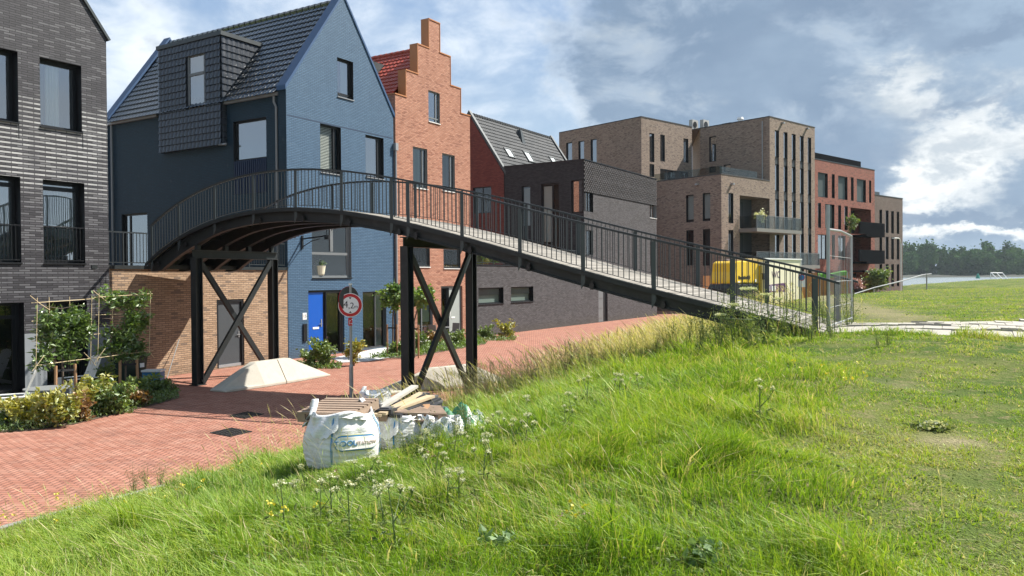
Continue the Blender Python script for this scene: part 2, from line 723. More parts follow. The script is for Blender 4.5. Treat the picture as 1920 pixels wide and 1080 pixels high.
def herring(name):
    m, t, bs, _ = new_mat(name)
    uv = uvnode(t)
    mp = t.add('ShaderNodeMapping')
    t.put(mp.inputs[0], uv)
    mp.inputs['Rotation'].default_value = (0, 0, R(58.5 + 45 - 12))
    w = .096
    mp.inputs['Scale'].default_value = (1 / w, 1 / w, 1 / w)
    s = t.add('ShaderNodeSeparateXYZ')
    t.put(s.inputs[0], mp.outputs[0])
    x, y = s.outputs[0], s.outputs[1]
    i, j = t.m('FLOOR', x), t.m('FLOOR', y)
    fx, fy = t.m('SUBTRACT', x, i), t.m('SUBTRACT', y, j)
    k = t.m('FLOORED_MODULO', t.m('SUBTRACT', i, j), 4.0)
    k = t.m('ROUND', k)

    def is_(n):
        return t.m('COMPARE', k, float(n), .1)
    i0, i1, i2, i3 = is_(0), is_(1), is_(2), is_(3)
    dl = t.m('ADD', fx, t.m('MULTIPLY', i1, 9))
    dr = t.m('ADD', t.m('SUBTRACT', 1, fx), t.m('MULTIPLY', i0, 9))
    db = t.m('ADD', fy, t.m('MULTIPLY', i2, 9))
    dt = t.m('ADD', t.m('SUBTRACT', 1, fy), t.m('MULTIPLY', i3, 9))
    d = t.m('MINIMUM', t.m('MINIMUM', dl, dr), t.m('MINIMUM', db, dt))
    bi = t.m('SUBTRACT', i, i1)
    bj = t.m('SUBTRACT', j, i2)
    c = t.add('ShaderNodeCombineXYZ')
    t.put(c.inputs[0], bi)
    t.put(c.inputs[1], bj)
    wn = t.add('ShaderNodeTexWhiteNoise', noise_dimensions='2D')
    t.put(wn.inputs['Vector'], c.outputs[0])
    rnd = wn.outputs['Value']
    joint = t.m('SUBTRACT', 1.0, t.ss(d, .05, .16))
    big = t.noise(uv, .35, 6, .62)
    mid = t.noise(uv, 2.5, 5, .65)
    fine = t.noise(uv, 90, 3, .6)
    col = t.ramp(rnd, [(0, (.31, .130, .086)), (.5, (.36, .160, .110)), (.86, (.40, .190, .135)), (1, (.26, .108, .076))])
    v = t.add('ShaderNodeVectorMath', operation='SCALE')
    t.put(v.inputs[0], col)
    t.put(v.inputs[3], t.m('ADD', 1.0, t.m('ADD', t.m('MULTIPLY', t.m('SUBTRACT', big, .5), .55), t.m('MULTIPLY', t.m('SUBTRACT', fine, .5), .35))))
    col = t.mix(t.m('MULTIPLY', t.ss(mid, .42, .72), .5), v.outputs[0], (.46, .27, .20))    # sand and dust worked over the bricks
    col = t.mix(t.m('MULTIPLY', t.ss(t.noise(uv, 1.1, 7, .7), .52, .70), .45), col, (.14, .075, .06))
    col = t.mix(t.m('MULTIPLY', joint, .72), col, (.075, .042, .032))
    t.put(bs.inputs['Base Color'], col)
    bs.inputs['Roughness'].default_value = .82
    bs.inputs['Specular IOR Level'].default_value = .25
    bp = t.add('ShaderNodeBump')
    bp.inputs['Strength'].default_value = .7
    bp.inputs['Distance'].default_value = .008
    t.put(bp.inputs['Height'], t.m('ADD', t.m('MULTIPLY', joint, -1.0), t.m('MULTIPLY', rnd, .5)))
    t.l.new(bp.outputs[0], bs.inputs['Normal'])
    return m


M = {}
M['bridge_steel'] = plain('bridge_steel', (.009, .013, .014), .5, 0, .10, 1.5, spec=.5, dirt=.25, dcol=(.05, .05, .045))
M['rail_steel'] = plain('rail_steel', (.013, .018, .020), .4, 0, .1, 4, spec=.6)
M['post_steel'] = plain('post_steel', (.045, .058, .060), .45, 0, .1, 4, spec=.5)
M['black_frame'] = plain('black_frame', (.006, .007, .009), .45, 0, .05, spec=.4)
M['grey_frame'] = plain('grey_frame', (.15, .16, .165), .5, 0, .06)
M['mid_frame'] = plain('mid_frame', (.055, .06, .065), .5, 0, .06)
M['white_frame'] = plain('white_frame', (.62, .62, .60), .5, 0, .04)
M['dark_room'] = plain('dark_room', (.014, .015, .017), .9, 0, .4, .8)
M['brown_room'] = plain('brown_room', (.075, .062, .042), .9, 0, .5, .7)
M['curtain'] = plain('curtain', (.80, .79, .76), .9, 0, .06, 2)
M['grey_blind'] = plain('grey_blind', (.20, .22, .23), .85, 0, .05, 2)
M['pale_blind'] = plain('pale_blind', (.50, .54, .54), .85, 0, .05, 2)
M['screen_blind'] = plain('screen_blind', (.055, .062, .068), .8, 0, .05, 2)
M['frosted'] = plain('frosted', (.40, .47, .44), .35, 0, .08, 1)
M['glass'] = glassmat('window_glass', k=.05, gain=1.2)
M['glass_thin'] = glassmat('balustrade_glass', (.66, .69, .67), .01, gain=.2)
M['glass_sky'] = glassmat('sky_glass', (.75, .8, .8), .30)
M['glass_mirror'] = glassmat('coated_glass', (.45, .52, .55), .30)
M['zinc'] = plain('zinc', (.30, .31, .32), .45, .3, .1, 3)
M['pvc_grey'] = plain('pvc_grey', (.24, .25, .25), .5, 0, .08)
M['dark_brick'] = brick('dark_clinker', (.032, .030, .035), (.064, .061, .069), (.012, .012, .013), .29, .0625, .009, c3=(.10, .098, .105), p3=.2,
                        pale_rows=((.43, .43, .42), 4.9, 7.95), bump=.7, rough=.55, spec=.45)
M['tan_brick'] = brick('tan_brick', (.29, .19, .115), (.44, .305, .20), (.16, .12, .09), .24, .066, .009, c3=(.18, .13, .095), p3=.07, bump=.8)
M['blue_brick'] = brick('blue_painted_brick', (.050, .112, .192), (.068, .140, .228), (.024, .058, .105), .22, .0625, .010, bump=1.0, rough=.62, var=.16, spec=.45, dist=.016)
M['navy_brick'] = brick('navy_side_brick', (.004, .028, .050), (.006, .036, .062), (.003, .015, .028), .22, .0625, .010, bump=.8, rough=.6, var=.2, spec=.4)  # same brick pattern as the gable front, in a much darker blue
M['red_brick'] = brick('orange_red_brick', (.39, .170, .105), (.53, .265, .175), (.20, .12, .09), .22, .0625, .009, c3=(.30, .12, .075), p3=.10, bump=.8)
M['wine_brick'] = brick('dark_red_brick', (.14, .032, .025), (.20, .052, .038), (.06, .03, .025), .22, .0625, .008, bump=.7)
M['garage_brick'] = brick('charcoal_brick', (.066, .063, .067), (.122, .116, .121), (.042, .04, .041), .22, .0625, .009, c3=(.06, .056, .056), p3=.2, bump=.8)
M['charcoal_brick_shaded'] = brick('charcoal_brick_shaded', (.028, .026, .028), (.05, .046, .048), (.015, .014, .015), .22, .0625, .008, bump=.6)  # charcoal brick copied darker: shade put into the colour of the box's side
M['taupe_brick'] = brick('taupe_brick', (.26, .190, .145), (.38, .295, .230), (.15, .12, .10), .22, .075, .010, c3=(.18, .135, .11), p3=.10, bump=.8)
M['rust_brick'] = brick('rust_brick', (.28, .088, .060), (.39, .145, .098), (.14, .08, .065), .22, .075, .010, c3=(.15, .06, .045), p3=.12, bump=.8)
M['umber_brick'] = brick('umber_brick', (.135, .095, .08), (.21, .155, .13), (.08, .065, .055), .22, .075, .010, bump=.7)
M['street'] = herring('herringbone_pavers')
M['blue_paint'] = plain('blue_metal_coping', (.024, .072, .165), .5, 0, .06, spec=.5)
M['navy_panel'] = plain('navy_panel', (.014, .028, .07), .5, 0, .06)
M['door_blue'] = plain('door_blue', (.004, .085, .42), .35, 0, .03)
M['door_grey'] = plain('door_grey', (.050, .058, .065), .5, 0, .06, 1.5)
M['door_pale'] = plain('door_pale', (.33, .36, .34), .5, 0, .04)
M['plinth_grey'] = plain('plinth_grey', (.23, .25, .265), .75, 0, .08, 1.5)
M['tile_black'] = plain('black_roof_tile', (.028, .034, .042), .20, 0, .2, 2.5, spec=.8, coat=.6, dirt=.3, dcol=(.07, .075, .07))
M['tile_flat'] = plain('black_cladding_tile', (.030, .036, .046), .30, 0, .15, 3, spec=.5)
M['tile_red'] = plain('red_roof_tile', (.40, .070, .040), .45, 0, .2, 3, spec=.4, dirt=.3, dcol=(.2, .05, .035))
M['tile_slate'] = plain('slate_roof_tile', (.030, .034, .038), .75, 0, .15, 2)
M['verge_grey'] = plain('verge_grey', (.055, .064, .068), .5, .2, .06)
M['black_panel'] = plain('black_panel', (.007, .008, .010), .9, 0, .05, spec=.02)
M['verge_dark'] = plain('verge_dark', (.035, .045, .048), .45, 0, .05)
M['copper_trim'] = plain('brown_coping', (.42, .17, .06), .5, 0, .06)
M['roof_felt'] = plain('roof_felt', (.06, .06, .062), .85, 0, .1)
M['concrete'] = plain('concrete', (.45, .425, .36), .85, 0, .10, 3, .35, 50, dirt=.35, dcol=(.36, .34, .28))
M['concrete_dark'] = plain('weathered_concrete', (.20, .20, .18), .85, 0, .10, 3, .3, 50)
M['galv'] = plain('galvanised_steel', (.36, .37, .37), .42, .5, .12, 8)
M['kerb'] = plain('kerb_concrete', (.26, .25, .23), .85, 0, .12, 4, .3)
M['ac_grey'] = plain('ac_casing', (.42, .41, .38), .6, 0, .06)
M['white'] = plain('white_paint', (.78, .78, .75), .5, 0, .04)
M['sign_white'] = plain('sign_white', (.86, .85, .82), .4, 0, .02)
M['sign_red'] = plain('sign_red', (.50, .008, .016), .35, 0, .03)
M['sign_black'] = plain('sign_black', (.010, .010, .011), .4, 0, 0)
M['sign_back'] = plain('sign_back', (.085, .085, .08), .5, 0, .1, 6)
M['iron'] = plain('cast_iron', (.030, .028, .026), .6, .2, .15, 6)
M['bin_green'] = plain('bin_green', (.012, .030, .020), .45, 0, .05)
M['bamboo'] = plain('bamboo', (.62, .50, .30), .55, 0, .15, 8)
M['stake'] = plain('stake_wood', (.36, .20, .10), .75, 0, .15, 10)
M['pallet'] = plain('weathered_pallet_wood', (.30, .215, .155), .8, 0, .18, 9, .3, 60)
M['planks_grey'] = plain('grey_board', (.085, .085, .085), .75, 0, .2, 7, .3, 60)
M['planks_black'] = plain('black_board', (.026, .027, .030), .6, 0, .2, 7)
M['planks_pale'] = plain('fresh_timber', (.46, .36, .23), .7, 0, .12, 9)
M['planks_white'] = plain('whitewashed_board', (.42, .40, .35), .7, 0, .12, 9)
M['bag_white'] = None
M['yellow'] = plain('yellow_paint', (.82, .53, .010), .35, 0, .05, 2, coat=.3)
M['cream'] = plain('cream_panel', (.84, .78, .56), .5, 0, .05, 2)
M['purple'] = plain('purple_print', (.11, .03, .13), .5, 0, .03)
M['blue_print'] = plain('blue_print', (.02, .20, .46), .5, 0, .03)
M['yellow_print'] = plain('yellow_print', (.72, .66, .16), .5, 0, .03)
M['red_print'] = plain('faded_red_print', (.66, .54, .50), .5, 0, .03)
M['hoarding'] = plain('orange_hoarding', (.36, .155, .05), .7, 0, .12, 4)
M['lime'] = plain('lime_fabric', (.13, .40, .04), .6, 0, .05)
M['rubber'] = plain('rubber', (.015, .015, .016), .8, 0, .1)
M['gravel'] = plain('white_gravel', (.50, .50, .48), .9, 0, .9, 45, 1.0, 55)
M['terrace'] = plain('terrace_tile', (.22, .21, .20), .85, 0, .1, 3)
M['pot'] = plain('cream_pot', (.70, .66, .50), .5, 0, .04)
M['cube_blue'] = plain('blue_plastic', (.02, .16, .35), .4, 0, .05)
M['green_net'] = plain('green_net', (.05, .21, .11), .6, 0, .2, 12)
M['bank'] = plain('bank_rubble', (.045, .05, .038), .95, 0, .4, .4)
M['soil'] = plain('soil', (.10, .07, .045), .95, 0, .4, 6, .6, 30)
M['furniture_grey'] = plain('furniture_grey', (.20, .21, .21), .55, 0, .06)
M['skylight'] = plain('skylight_blind', (.62, .66, .66), .2, 0, .04)
M['buoy'] = plain('buoy_green', (.01, .22, .15), .5, 0, .04)
M['bark'] = plain('bark', (.13, .10, .075), .85, 0, .25, 14, .5, 50)
M['stem'] = plain('stem_green', (.12, .17, .05), .7, 0, .2, 10)
M['path_slab'] = plain('concrete_paver', (.37, .345, .29), .85, 0, .14, 2.5, .4, 40, dirt=.4, dcol=(.30, .28, .22))
M['leaf_laurel'] = leafmat('leaf_laurel', (.055, .115, .022), (.20, .30, .065), .38, .35, gloss=.10)
M['leaf_yellow'] = leafmat('leaf_yellow_green', (.12, .17, .022), (.46, .40, .055), .40, .5)
M['leaf_shrub'] = leafmat('leaf_shrub', (.055, .115, .022), (.20, .28, .055), .40, .5)
M['leaf_rust'] = leafmat('leaf_rust', (.13, .10, .025), (.34, .17, .06), .40, .5)
M['leaf_plane'] = leafmat('leaf_plane', (.06, .14, .018), (.20, .31, .045), .45, .5)
M['leaf_weed'] = leafmat('leaf_weed', (.075, .125, .030), (.25, .29, .10), .40, .6, gloss=.02)
M['leaf_wood'] = leafmat('leaf_far_wood', (.024, .072, .026), (.095, .170, .060), .15, .7, gloss=.0)
M['leaf_rosette'] = leafmat('leaf_grey_green', (.10, .18, .08), (.20, .30, .13), .3, .6, gloss=.03)
M['petal_pink'] = leafmat('petal_pink', (.34, .14, .16), (.48, .28, .28), .3, .5)
M['petal_white'] = leafmat('petal_white', (.50, .52, .30), (.66, .64, .46), .4, .6)
M['petal_yellow'] = leafmat('petal_yellow', (.62, .52, .01), (.75, .62, .04), .3, .6)
GRASS = [(0.0, (.080, .185, .012)), (.35, (.225, .365, .026)), (.60, (.375, .475, .055)), (.74, (.36, .40, .075)), (.86, (.54, .46, .22)), (1.0, (.68, .58, .36))]
M['grass'] = leafmat('grass_blade', GRASS, None, .46, .6, gloss=.04, tr_tint=(1.0, 1.0, .5))


def deck_mat():
    m, t, bs, _ = new_mat('weathered_deck_plank')
    co = t.add('ShaderNodeTexCoord').outputs['Object']
    isl = t.add('ShaderNodeNewGeometry').outputs['Random Per Island']
    n = t.noise(co, 22, 4, .6)
    col = t.mix(isl, (.17, .155, .13), (.31, .285, .245))
    v = t.add('ShaderNodeVectorMath', operation='SCALE')
    t.put(v.inputs[0], col)
    t.put(v.inputs[3], t.m('ADD', .7, t.m('MULTIPLY', n, .6)))
    t.put(bs.inputs['Base Color'], v.outputs[0])
    bs.inputs['Roughness'].default_value = .85
    return m


def bag_mat():
    m, t, bs, _ = new_mat('woven_white_bag')
    co = t.add('ShaderNodeTexCoord').outputs['Object']
    n = t.noise(co, 7, 6, .65)
    col = t.mix(t.ss(n, .42, .75), (.74, .75, .75), (.58, .57, .54))
    mp = t.add('ShaderNodeMapping')
    t.put(mp.inputs[0], co)
    mp.inputs['Scale'].default_value = (4, 4, 22)
    f = t.noise(mp.outputs[0], 1.0, 6, .65, 1.6)
    b = t.add('ShaderNodeBump')
    b.inputs['Strength'].default_value = .55
    b.inputs['Distance'].default_value = .02
    t.put(b.inputs['Height'], f)
    t.l.new(b.outputs[0], bs.inputs['Normal'])
    t.put(bs.inputs['Base Color'], col)
    bs.inputs['Roughness'].default_value = .6
    return m


def water_mat():
    m, t, bs, _ = new_mat('river_water')
    co = t.add('ShaderNodeTexCoord').outputs['Object']
    bs.inputs['Base Color'].default_value = (.20, .235, .24, 1)
    bs.inputs['Roughness'].default_value = .25
    mp = t.add('ShaderNodeMapping')
    t.put(mp.inputs[0], co)
    mp.inputs['Scale'].default_value = (.12, .7, 1)
    n = t.noise(mp.outputs[0], 1.0, 6, .65)
    b = t.add('ShaderNodeBump')
    b.inputs['Strength'].default_value = .9
    b.inputs['Distance'].default_value = .5
    t.put(b.inputs['Height'], n)
    t.l.new(b.outputs[0], bs.inputs['Normal'])
    return m


def ground_mat():
    m, t, bs, _ = new_mat('dike_turf')
    g = t.add('ShaderNodeNewGeometry').outputs['Position']
    n = t.noise(g, .45, 6, .6)
    n2 = t.noise(g, 7, 5, .65)
    n3 = t.noise(g, 40, 3, .6)
    col = t.mix(t.ss(n, .38, .62), (.062, .115, .018), (.155, .175, .05))
    col = t.mix(t.ss(n2, .5, .72), col, (.235, .20, .10))
    a = t.add('ShaderNodeAttribute', attribute_name='bare').outputs['Fac']
    col = t.mix(a, col, t.mix(n3, (.28, .225, .14), (.40, .34, .21)))
    v = t.add('ShaderNodeVectorMath', operation='SCALE')
    t.put(v.inputs[0], col)
    t.put(v.inputs[3], t.m('ADD', .55, t.m('MULTIPLY', n3, .9)))
    t.put(bs.inputs['Base Color'], v.outputs[0])
    bs.inputs['Roughness'].default_value = .95
    bs.inputs['Specular IOR Level'].default_value = .1
    b = t.add('ShaderNodeBump')
    b.inputs['Strength'].default_value = 1.0
    b.inputs['Distance'].default_value = .05
    t.put(b.inputs['Height'], t.m('ADD', n3, n2))
    t.l.new(b.outputs[0], bs.inputs['Normal'])
    return m


M['deck'] = deck_mat()
M['bag_white'] = bag_mat()
M['water'] = water_mat()
M['turf'] = ground_mat()
# ------------------------------------------------------------------ terrain
EDGE = np.array([(-20, -22.5), (-14, -8.3), (-6.2, 9.8), (-3.3, 14.7), (-.05, 21.6), (5.2, 33.1), (10.6, 43.0), (17, 50.5), (25, 62), (46, 87), (50, 110), (50, 170)], float)


def sgn_dist(x, y):
    x, y = np.asarray(x, float), np.asarray(y, float)
    best = np.full(x.shape, 1e9)
    sg = np.ones(x.shape)
    for (ax, ay), (bx, by) in zip(EDGE[:-1], EDGE[1:]):
        dx, dy = bx - ax, by - ay
        L = math.hypot(dx, dy)
        k = np.clip(((x - ax) * dx + (y - ay) * dy) / L / L, 0, 1)
        d = np.hypot(x - ax - k * dx, y - ay - k * dy)
        s = np.sign((x - ax) * dy - (y - ay) * dx)
        m = d < best - 1e-6
        best = np.where(m, d, best)
        sg = np.where(m, s, sg)
    return best * sg


def sst(x, a, b):
    k = np.clip((np.asarray(x, float) - a) / (b - a), 0, 1)
    return k * k * (3 - 2 * k)


def bumps(x, y):
    return (np.sin(x * 1.3 + 1.1 * np.sin(y * .9)) * np.cos(y * 1.1 + .7 * np.sin(x * .8)) * .035
            + np.sin(x * 3.1 + y * 2.3) * .012 + np.sin(x * 2.2 - y * 4.1 + 1.0) * .010)


def ground_z(x, y):
    x, y = np.asarray(x, float), np.asarray(y, float)
    s = sgn_dist(x, y)
    w = 9.3 - 3.4 * sst(y, 22, 42)
    k = np.clip(s / w, 0, 1)
    f = .45 * k * (2 - k) + .55 * k * k * (3 - 2 * k)
    top = 1.45 + .55 * sst(y, 3, 15) - .36 * sst(y, 45, 85) + .80 * sst(x, 53, 68) * sst(y, 45, 90)
    z = top * f
    z = z + bumps(x, y) * np.clip(s / 2, 0, 1) * (1 - .6 * sst(y, 20, 40))
    z = np.where(s < 0, -.06, z)
    bank = y - (113 - .22 * (x - 45))
    z = np.where(bank > 0, z + (0.6 - z) * sst(bank, 0, 9), z)
    return z


def gz(x, y):
    return float(ground_z(np.array([x]), np.array([y]))[0])


def on_ground(u, v):
    """where the view ray through a pixel meets the terrain (street level included)"""
    d = ray(u, v)
    k = 1.0
    while k < 400:
        p = EYE + d * k
        g = max(gz(p.x, p.y), 0.0 if sgn_dist(np.array([p.x]), np.array([p.y]))[0] < 0 else -9)
        if p.z <= g:
            lo, hi = k * .98 - .1, k
            for _ in range(18):
                m = (lo + hi) / 2
                p = EYE + d * m
                g = max(gz(p.x, p.y), 0.0 if sgn_dist(np.array([p.x]), np.array([p.y]))[0] < 0 else -9)
                if p.z <= g:
                    hi = m
                else:
                    lo = m
            return EYE + d * hi
        k = k * 1.01 + .02
    return EYE + d * k


def np_mesh(name, verts, faces, mat, parent=None, smooth=False, attrs=None, corners=4):
    """fast mesh from arrays; faces (n, 4) or (n, 3)"""
    me = bpy.data.meshes.new(name)
    verts = np.asarray(verts, np.float32)
    faces = np.asarray(faces, np.int32)
    me.vertices.add(len(verts))
    me.vertices.foreach_set('co', verts.ravel())
    n, c = faces.shape
    me.loops.add(n * c)
    me.loops.foreach_set('vertex_index', faces.ravel())
    me.polygons.add(n)
    me.polygons.foreach_set('loop_start', np.arange(0, n * c, c, dtype=np.int32))
    me.update(calc_edges=True)
    me.polygons.foreach_set('use_smooth', np.full(n, bool(smooth)))
    for k, a in (attrs or {}).items():
        at = me.attributes.new(k, 'FLOAT', 'POINT')
        at.data.foreach_set('value', np.asarray(a, np.float32))
    me.materials.append(mat)
    me.update()
    o = bpy.data.objects.new(name, me)
    return link(o, parent)


def grid_mesh(name, xs, ys, zf, mat, keep=None, attrs=None, smooth=True):
    X, Y = np.meshgrid(xs, ys)
    Z = zf(X, Y)
    v = np.stack([X.ravel(), Y.ravel(), Z.ravel()], 1)
    nx, ny = len(xs), len(ys)
    I = np.arange(nx * ny).reshape(ny, nx)
    f = np.stack([I[:-1, :-1].ravel(), I[:-1, 1:].ravel(), I[1:, 1:].ravel(), I[1:, :-1].ravel()], 1)
    if keep is not None:
        kk = keep(X, Y).ravel()
        f = f[kk[f].any(1)]
    a = {k: fn(X, Y).ravel() for k, fn in (attrs or {}).items()}
    return np_mesh(name, v, f, mat, None, smooth, a)


PATH_A, PATH_B = Vector((5.55, 14.75)), Vector((7.05, 17.25))     # bridge end, near and far corner
PD = Vector((.82, -.57))
PD2 = Vector((.93, -.36))
PATHPOLY = [PATH_A, PATH_A + PD * 3.6, PATH_A + PD * 12 + Vector((0, 1.0)), PATH_B + PD2 * 11.5 + Vector((0, .4)), PATH_B + PD2 * 4.5 + Vector((.15, .35)), PATH_B]


def path_dist(x, y):
    """signed: positive inside the slab path"""
    best = np.full(np.shape(x), 1e9)
    pts = PATHPOLY
    inside = np.ones(np.shape(x), bool)
    for i in range(len(pts)):
        a, b = pts[i], pts[(i + 1) % len(pts)]
        e = b - a
        d = ((x - a.x) * e.y - (y - a.y) * e.x) / e.length * -1
        inside &= d > 0
        best = np.minimum(best, np.abs(d))
    return np.where(inside, best, -1.0)


BARE = [(9.4, 8.9, .55, .35, 1.0)]


def bare_f(X, Y):
    o = np.zeros_like(X)
    p = on_ground(1790, 828)
    for cx, cy, rx, ry, k in [(p.x, p.y, .34, .22, .8), (p.x + .5, p.y + 2.6, .9, .3, .25)]:
        o = np.maximum(o, k * np.exp(-(((X - cx) / rx) ** 2 + ((Y - cy) / ry) ** 2) * 1.2))
    # the worn track beyond the slab path
    o = np.maximum(o, .55 * np.exp(-((X - (8.2 + (Y - 16) * .30)) / .9) ** 2) * sst(Y, 15, 19) * (1 - sst(Y, 40, 60)))
    return o


xs = np.concatenate([np.arange(-24, -8, 1.0), np.arange(-8, 16, .2), np.arange(16, 60, 1.0), np.arange(60, 200, 5.0)])
ys = np.concatenate([np.arange(-16, 2, 1.0), np.arange(2, 24, .2), np.arange(24, 60, .6), np.arange(60, 135, 1.5)])
o = grid_mesh('ground', xs, ys, ground_z, M['turf'], attrs={'bare': bare_f})
tag(o, kind='structure')
mb = MB()
mb.face([(-400, -60, -.09), (1500, -60, -.09), (1500, 2500, -.09), (-1500, 2500, -.09)])
tag(mb.build('land', M['turf'], fix=False), kind='structure')

mb = MB()
poly = [(float(a), float(b)) for a, b in EDGE[1:]]
# street brick sheet: strip between the turf edge and well behind the houses
for (ax, ay), (bx, by) in zip(EDGE[:-1], EDGE[1:]):
    n = Vector((by - ay, -(bx - ax))).normalized()
    mb.face([(ax, ay, 0), (bx, by, 0), (bx - 40, by + 24, 0), (ax - 40, ay + 24, 0)])
o = mb.build('street', M['street'], fix=False)
tag(o, kind='structure')

mb = MB()
pts = [Vector((a, b)) for a, b in EDGE[1:9]]
fine = []
for a, b in zip(pts, pts[1:]):
    n = max(1, int((b - a).length / 1.0))
    for i in range(n):
        fine.append(a + (b - a) * (i / n))
for a, b in zip(fine, fine[1:]):
    d = (b - a).normalized()
    n = Vector((d.y, -d.x))
    mb.obox((a.x + d.x * .004, a.y + d.y * .004, -.05), (n.x * .10, n.y * .10, 0), ((b - a).x - d.x * .008, (b - a).y - d.y * .008, 0), (0, 0, .075))
tag(mb.build('kerb', M['kerb']), kind='structure')

# slab path from the bridge end across the dike top
mb = MB()
rnd = random.Random(5)
org = PATH_A
ax, ay = PD.normalized(), Vector((.4848, .8746))
nrow = 0
for i in range(-1, 62):
    for j in range(0, 9):
        c = org + ax * (i * .30 + .15 * (j % 2)) + ay * (j * .6 + .3)
        q = c
        if path_dist(np.array([q.x]), np.array([q.y]))[0] < .10 and not (-.3 < i * .3 < 2.5 and 0 <= j < 5):
            continue
        z = gz(c.x, c.y) + .035 + rnd.uniform(-.006, .006)
        z2 = gz(*(c + ax * .3)) + .035
        z3 = gz(*(c + ay * .6)) + .035
        A = Vector((c.x, c.y, z)) - Vector((ax.x * .145, ax.y * .145, (z2 - z) * .48)) - Vector((ay.x * .29, ay.y * .29, (z3 - z) * .48))
        mb.obox(A + Vector((0, 0, -.06)), (ax.x * .29, ax.y * .29, (z2 - z) * .96), (ay.x * .585, ay.y * .585, (z3 - z) * .96), (0, 0, .06))
o = mb.build('path', M['path_slab'])
tag(o, kind='structure')

# river, far bank
mb = MB()
mb.face([(37, 118.6, 1.42), (60, 113.6, 1.42), (330, 54, 1.42), (2600, 54, 1.42), (2600, 2400, 1.42), (-300, 2400, 1.42), (37, 130, 1.42)])
tag(mb.build('water', M['water'], fix=False), kind='structure')
mb = MB()
zz = random.Random(3)
prev = None
for i in range(90):
    x = -300 + i * 14
    y = 505 + 10 * math.sin(i * .35) + zz.uniform(-2, 2)
    cur = [(x, y - 5, 1.0), (x, y, 2.6 + zz.uniform(-.4, .5)), (x, y + 900, 4.0)]
    if prev:
        mb.face([prev[0], cur[0], cur[1], prev[1]])
        mb.face([prev[1], cur[1], cur[2], prev[2]])
    prev = cur
tag(mb.build('far_bank', M['bank'], fix=False), kind='structure')
# ------------------------------------------------------------------ building helpers
BACK = .30


def window(F, par, op, depth=.14, back='dark_room', frame='black_frame', fw=.055, mull=(), trans=(), glass='glass', sill=None,
           boff=.16, blind=None, folds=False, rail=None, railn=0, name='window', label=None, lining=True):
    """frame (part) > pane, sill, curtain, rail (sub-parts) in an opening of a facade"""
    a, b, z0, z1 = op[:4]
    m = MB()
    o0, o1 = -depth - .03, -depth + .03
    m.fbox(F, a, a + fw, z0, z1, o0, o1)
    m.fbox(F, b - fw, b, z0, z1, o0, o1)
    m.fbox(F, a + fw, b - fw, z1 - fw, z1, o0, o1)
    m.fbox(F, a + fw, b - fw, z0, z0 + fw, o0, o1)
    for k in mull:
        x = a + (b - a) * k
        m.fbox(F, x - fw * .55, x + fw * .55, z0 + fw, z1 - fw, o0 + .002, o1 + .004)
    for k in trans:
        z = z0 + (z1 - z0) * k
        m.fbox(F, a + fw, b - fw, z - fw * .55, z + fw * .55, o0 + .004, o1 + .008)
    if lining and depth > .06:
        q = .004
        lo = -depth + .032
        m.obox(F.p(a, z0, lo), F.d * q, F.n * (-lo - .002), (0, 0, z1 - z0))
        m.obox(F.p(b - q, z0, lo), F.d * q, F.n * (-lo - .002), (0, 0, z1 - z0))
        m.obox(F.p(a + q, z0, lo), F.d * (b - a - 2 * q), F.n * (-lo - .002), (0, 0, q))
        m.obox(F.p(a + q, z1 - q, lo), F.d * (b - a - 2 * q), F.n * (-lo - .002), (0, 0, q))
    fr = m.build(name, M[frame], par)
    if label:
        fr['label'] = label
    g = MB()
    g.fquad(F, a + fw * .5, b - fw * .5, z0 + fw * .5, z1 - fw * .5, -depth)
    g.build('pane', M[glass], fr, fix=False)
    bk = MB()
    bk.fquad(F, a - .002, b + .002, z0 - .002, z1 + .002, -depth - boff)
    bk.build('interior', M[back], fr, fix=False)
    if blind:      # (material, s-fraction from, to, z-fraction from, to)
        mt, f0, f1, g0, g1 = blind
        c = MB()
        x0, x1 = a + (b - a) * f0, a + (b - a) * f1
        y0, y1 = z0 + (z1 - z0) * g0, z0 + (z1 - z0) * g1
        if folds:
            n = max(8, int((x1 - x0) / .025))
            for i in range(n):
                p, q = x0 + (x1 - x0) * i / n, x0 + (x1 - x0) * (i + 1) / n
                w = [-depth - .085 + .022 * math.sin(k * 1.9) for k in (i, i + 1)]
                c.face([F.p(p, y0, w[0]), F.p(q, y0, w[1]), F.p(q, y1, w[1]), F.p(p, y1, w[0])])
        elif mt == 'slats':
            n = max(3, int((y1 - y0) / .06))
            for i in range(n):
                z = y0 + (y1 - y0) * i / n
                c.face([F.p(x0, z, -depth - .055), F.p(x1, z, -depth - .055), F.p(x1, z + .045, -depth - .085), F.p(x0, z + .045, -depth - .085)])
            mt = 'curtain'
        else:
            c.fquad(F, x0, x1, y0, y1, -depth - .07)
        c.build('curtain' if folds else 'blind', M[mt], fr, fix=False)
    if sill:
        s = MB()
        s.fbox(F, a - .01, b + .01, z0 - .035, z0 - .002, -depth + .02, .045)
        s.build('sill', M[sill], fr)
    if rail:
        h, mt = rail
        r = MB()
        r.fbox(F, a + .01, b - .01, z0 + h - .03, z0 + h, -.05, -.015)
        r.fbox(F, a + .01, b - .01, z0 + .06, z0 + .085, -.045, -.02)
        n = railn or int((b - a) / .10)
        for i in range(n + 1):
            x = a + .02 + (b - a - .04) * i / n
            r.fbox(F, x - .007, x + .007, z0 + .085, z0 + h - .03, -.040, -.025)
        r.build('balcony_rail', M[mt], fr)
    return fr


def frustum_roof(mb, pts):
    mb.face(pts)


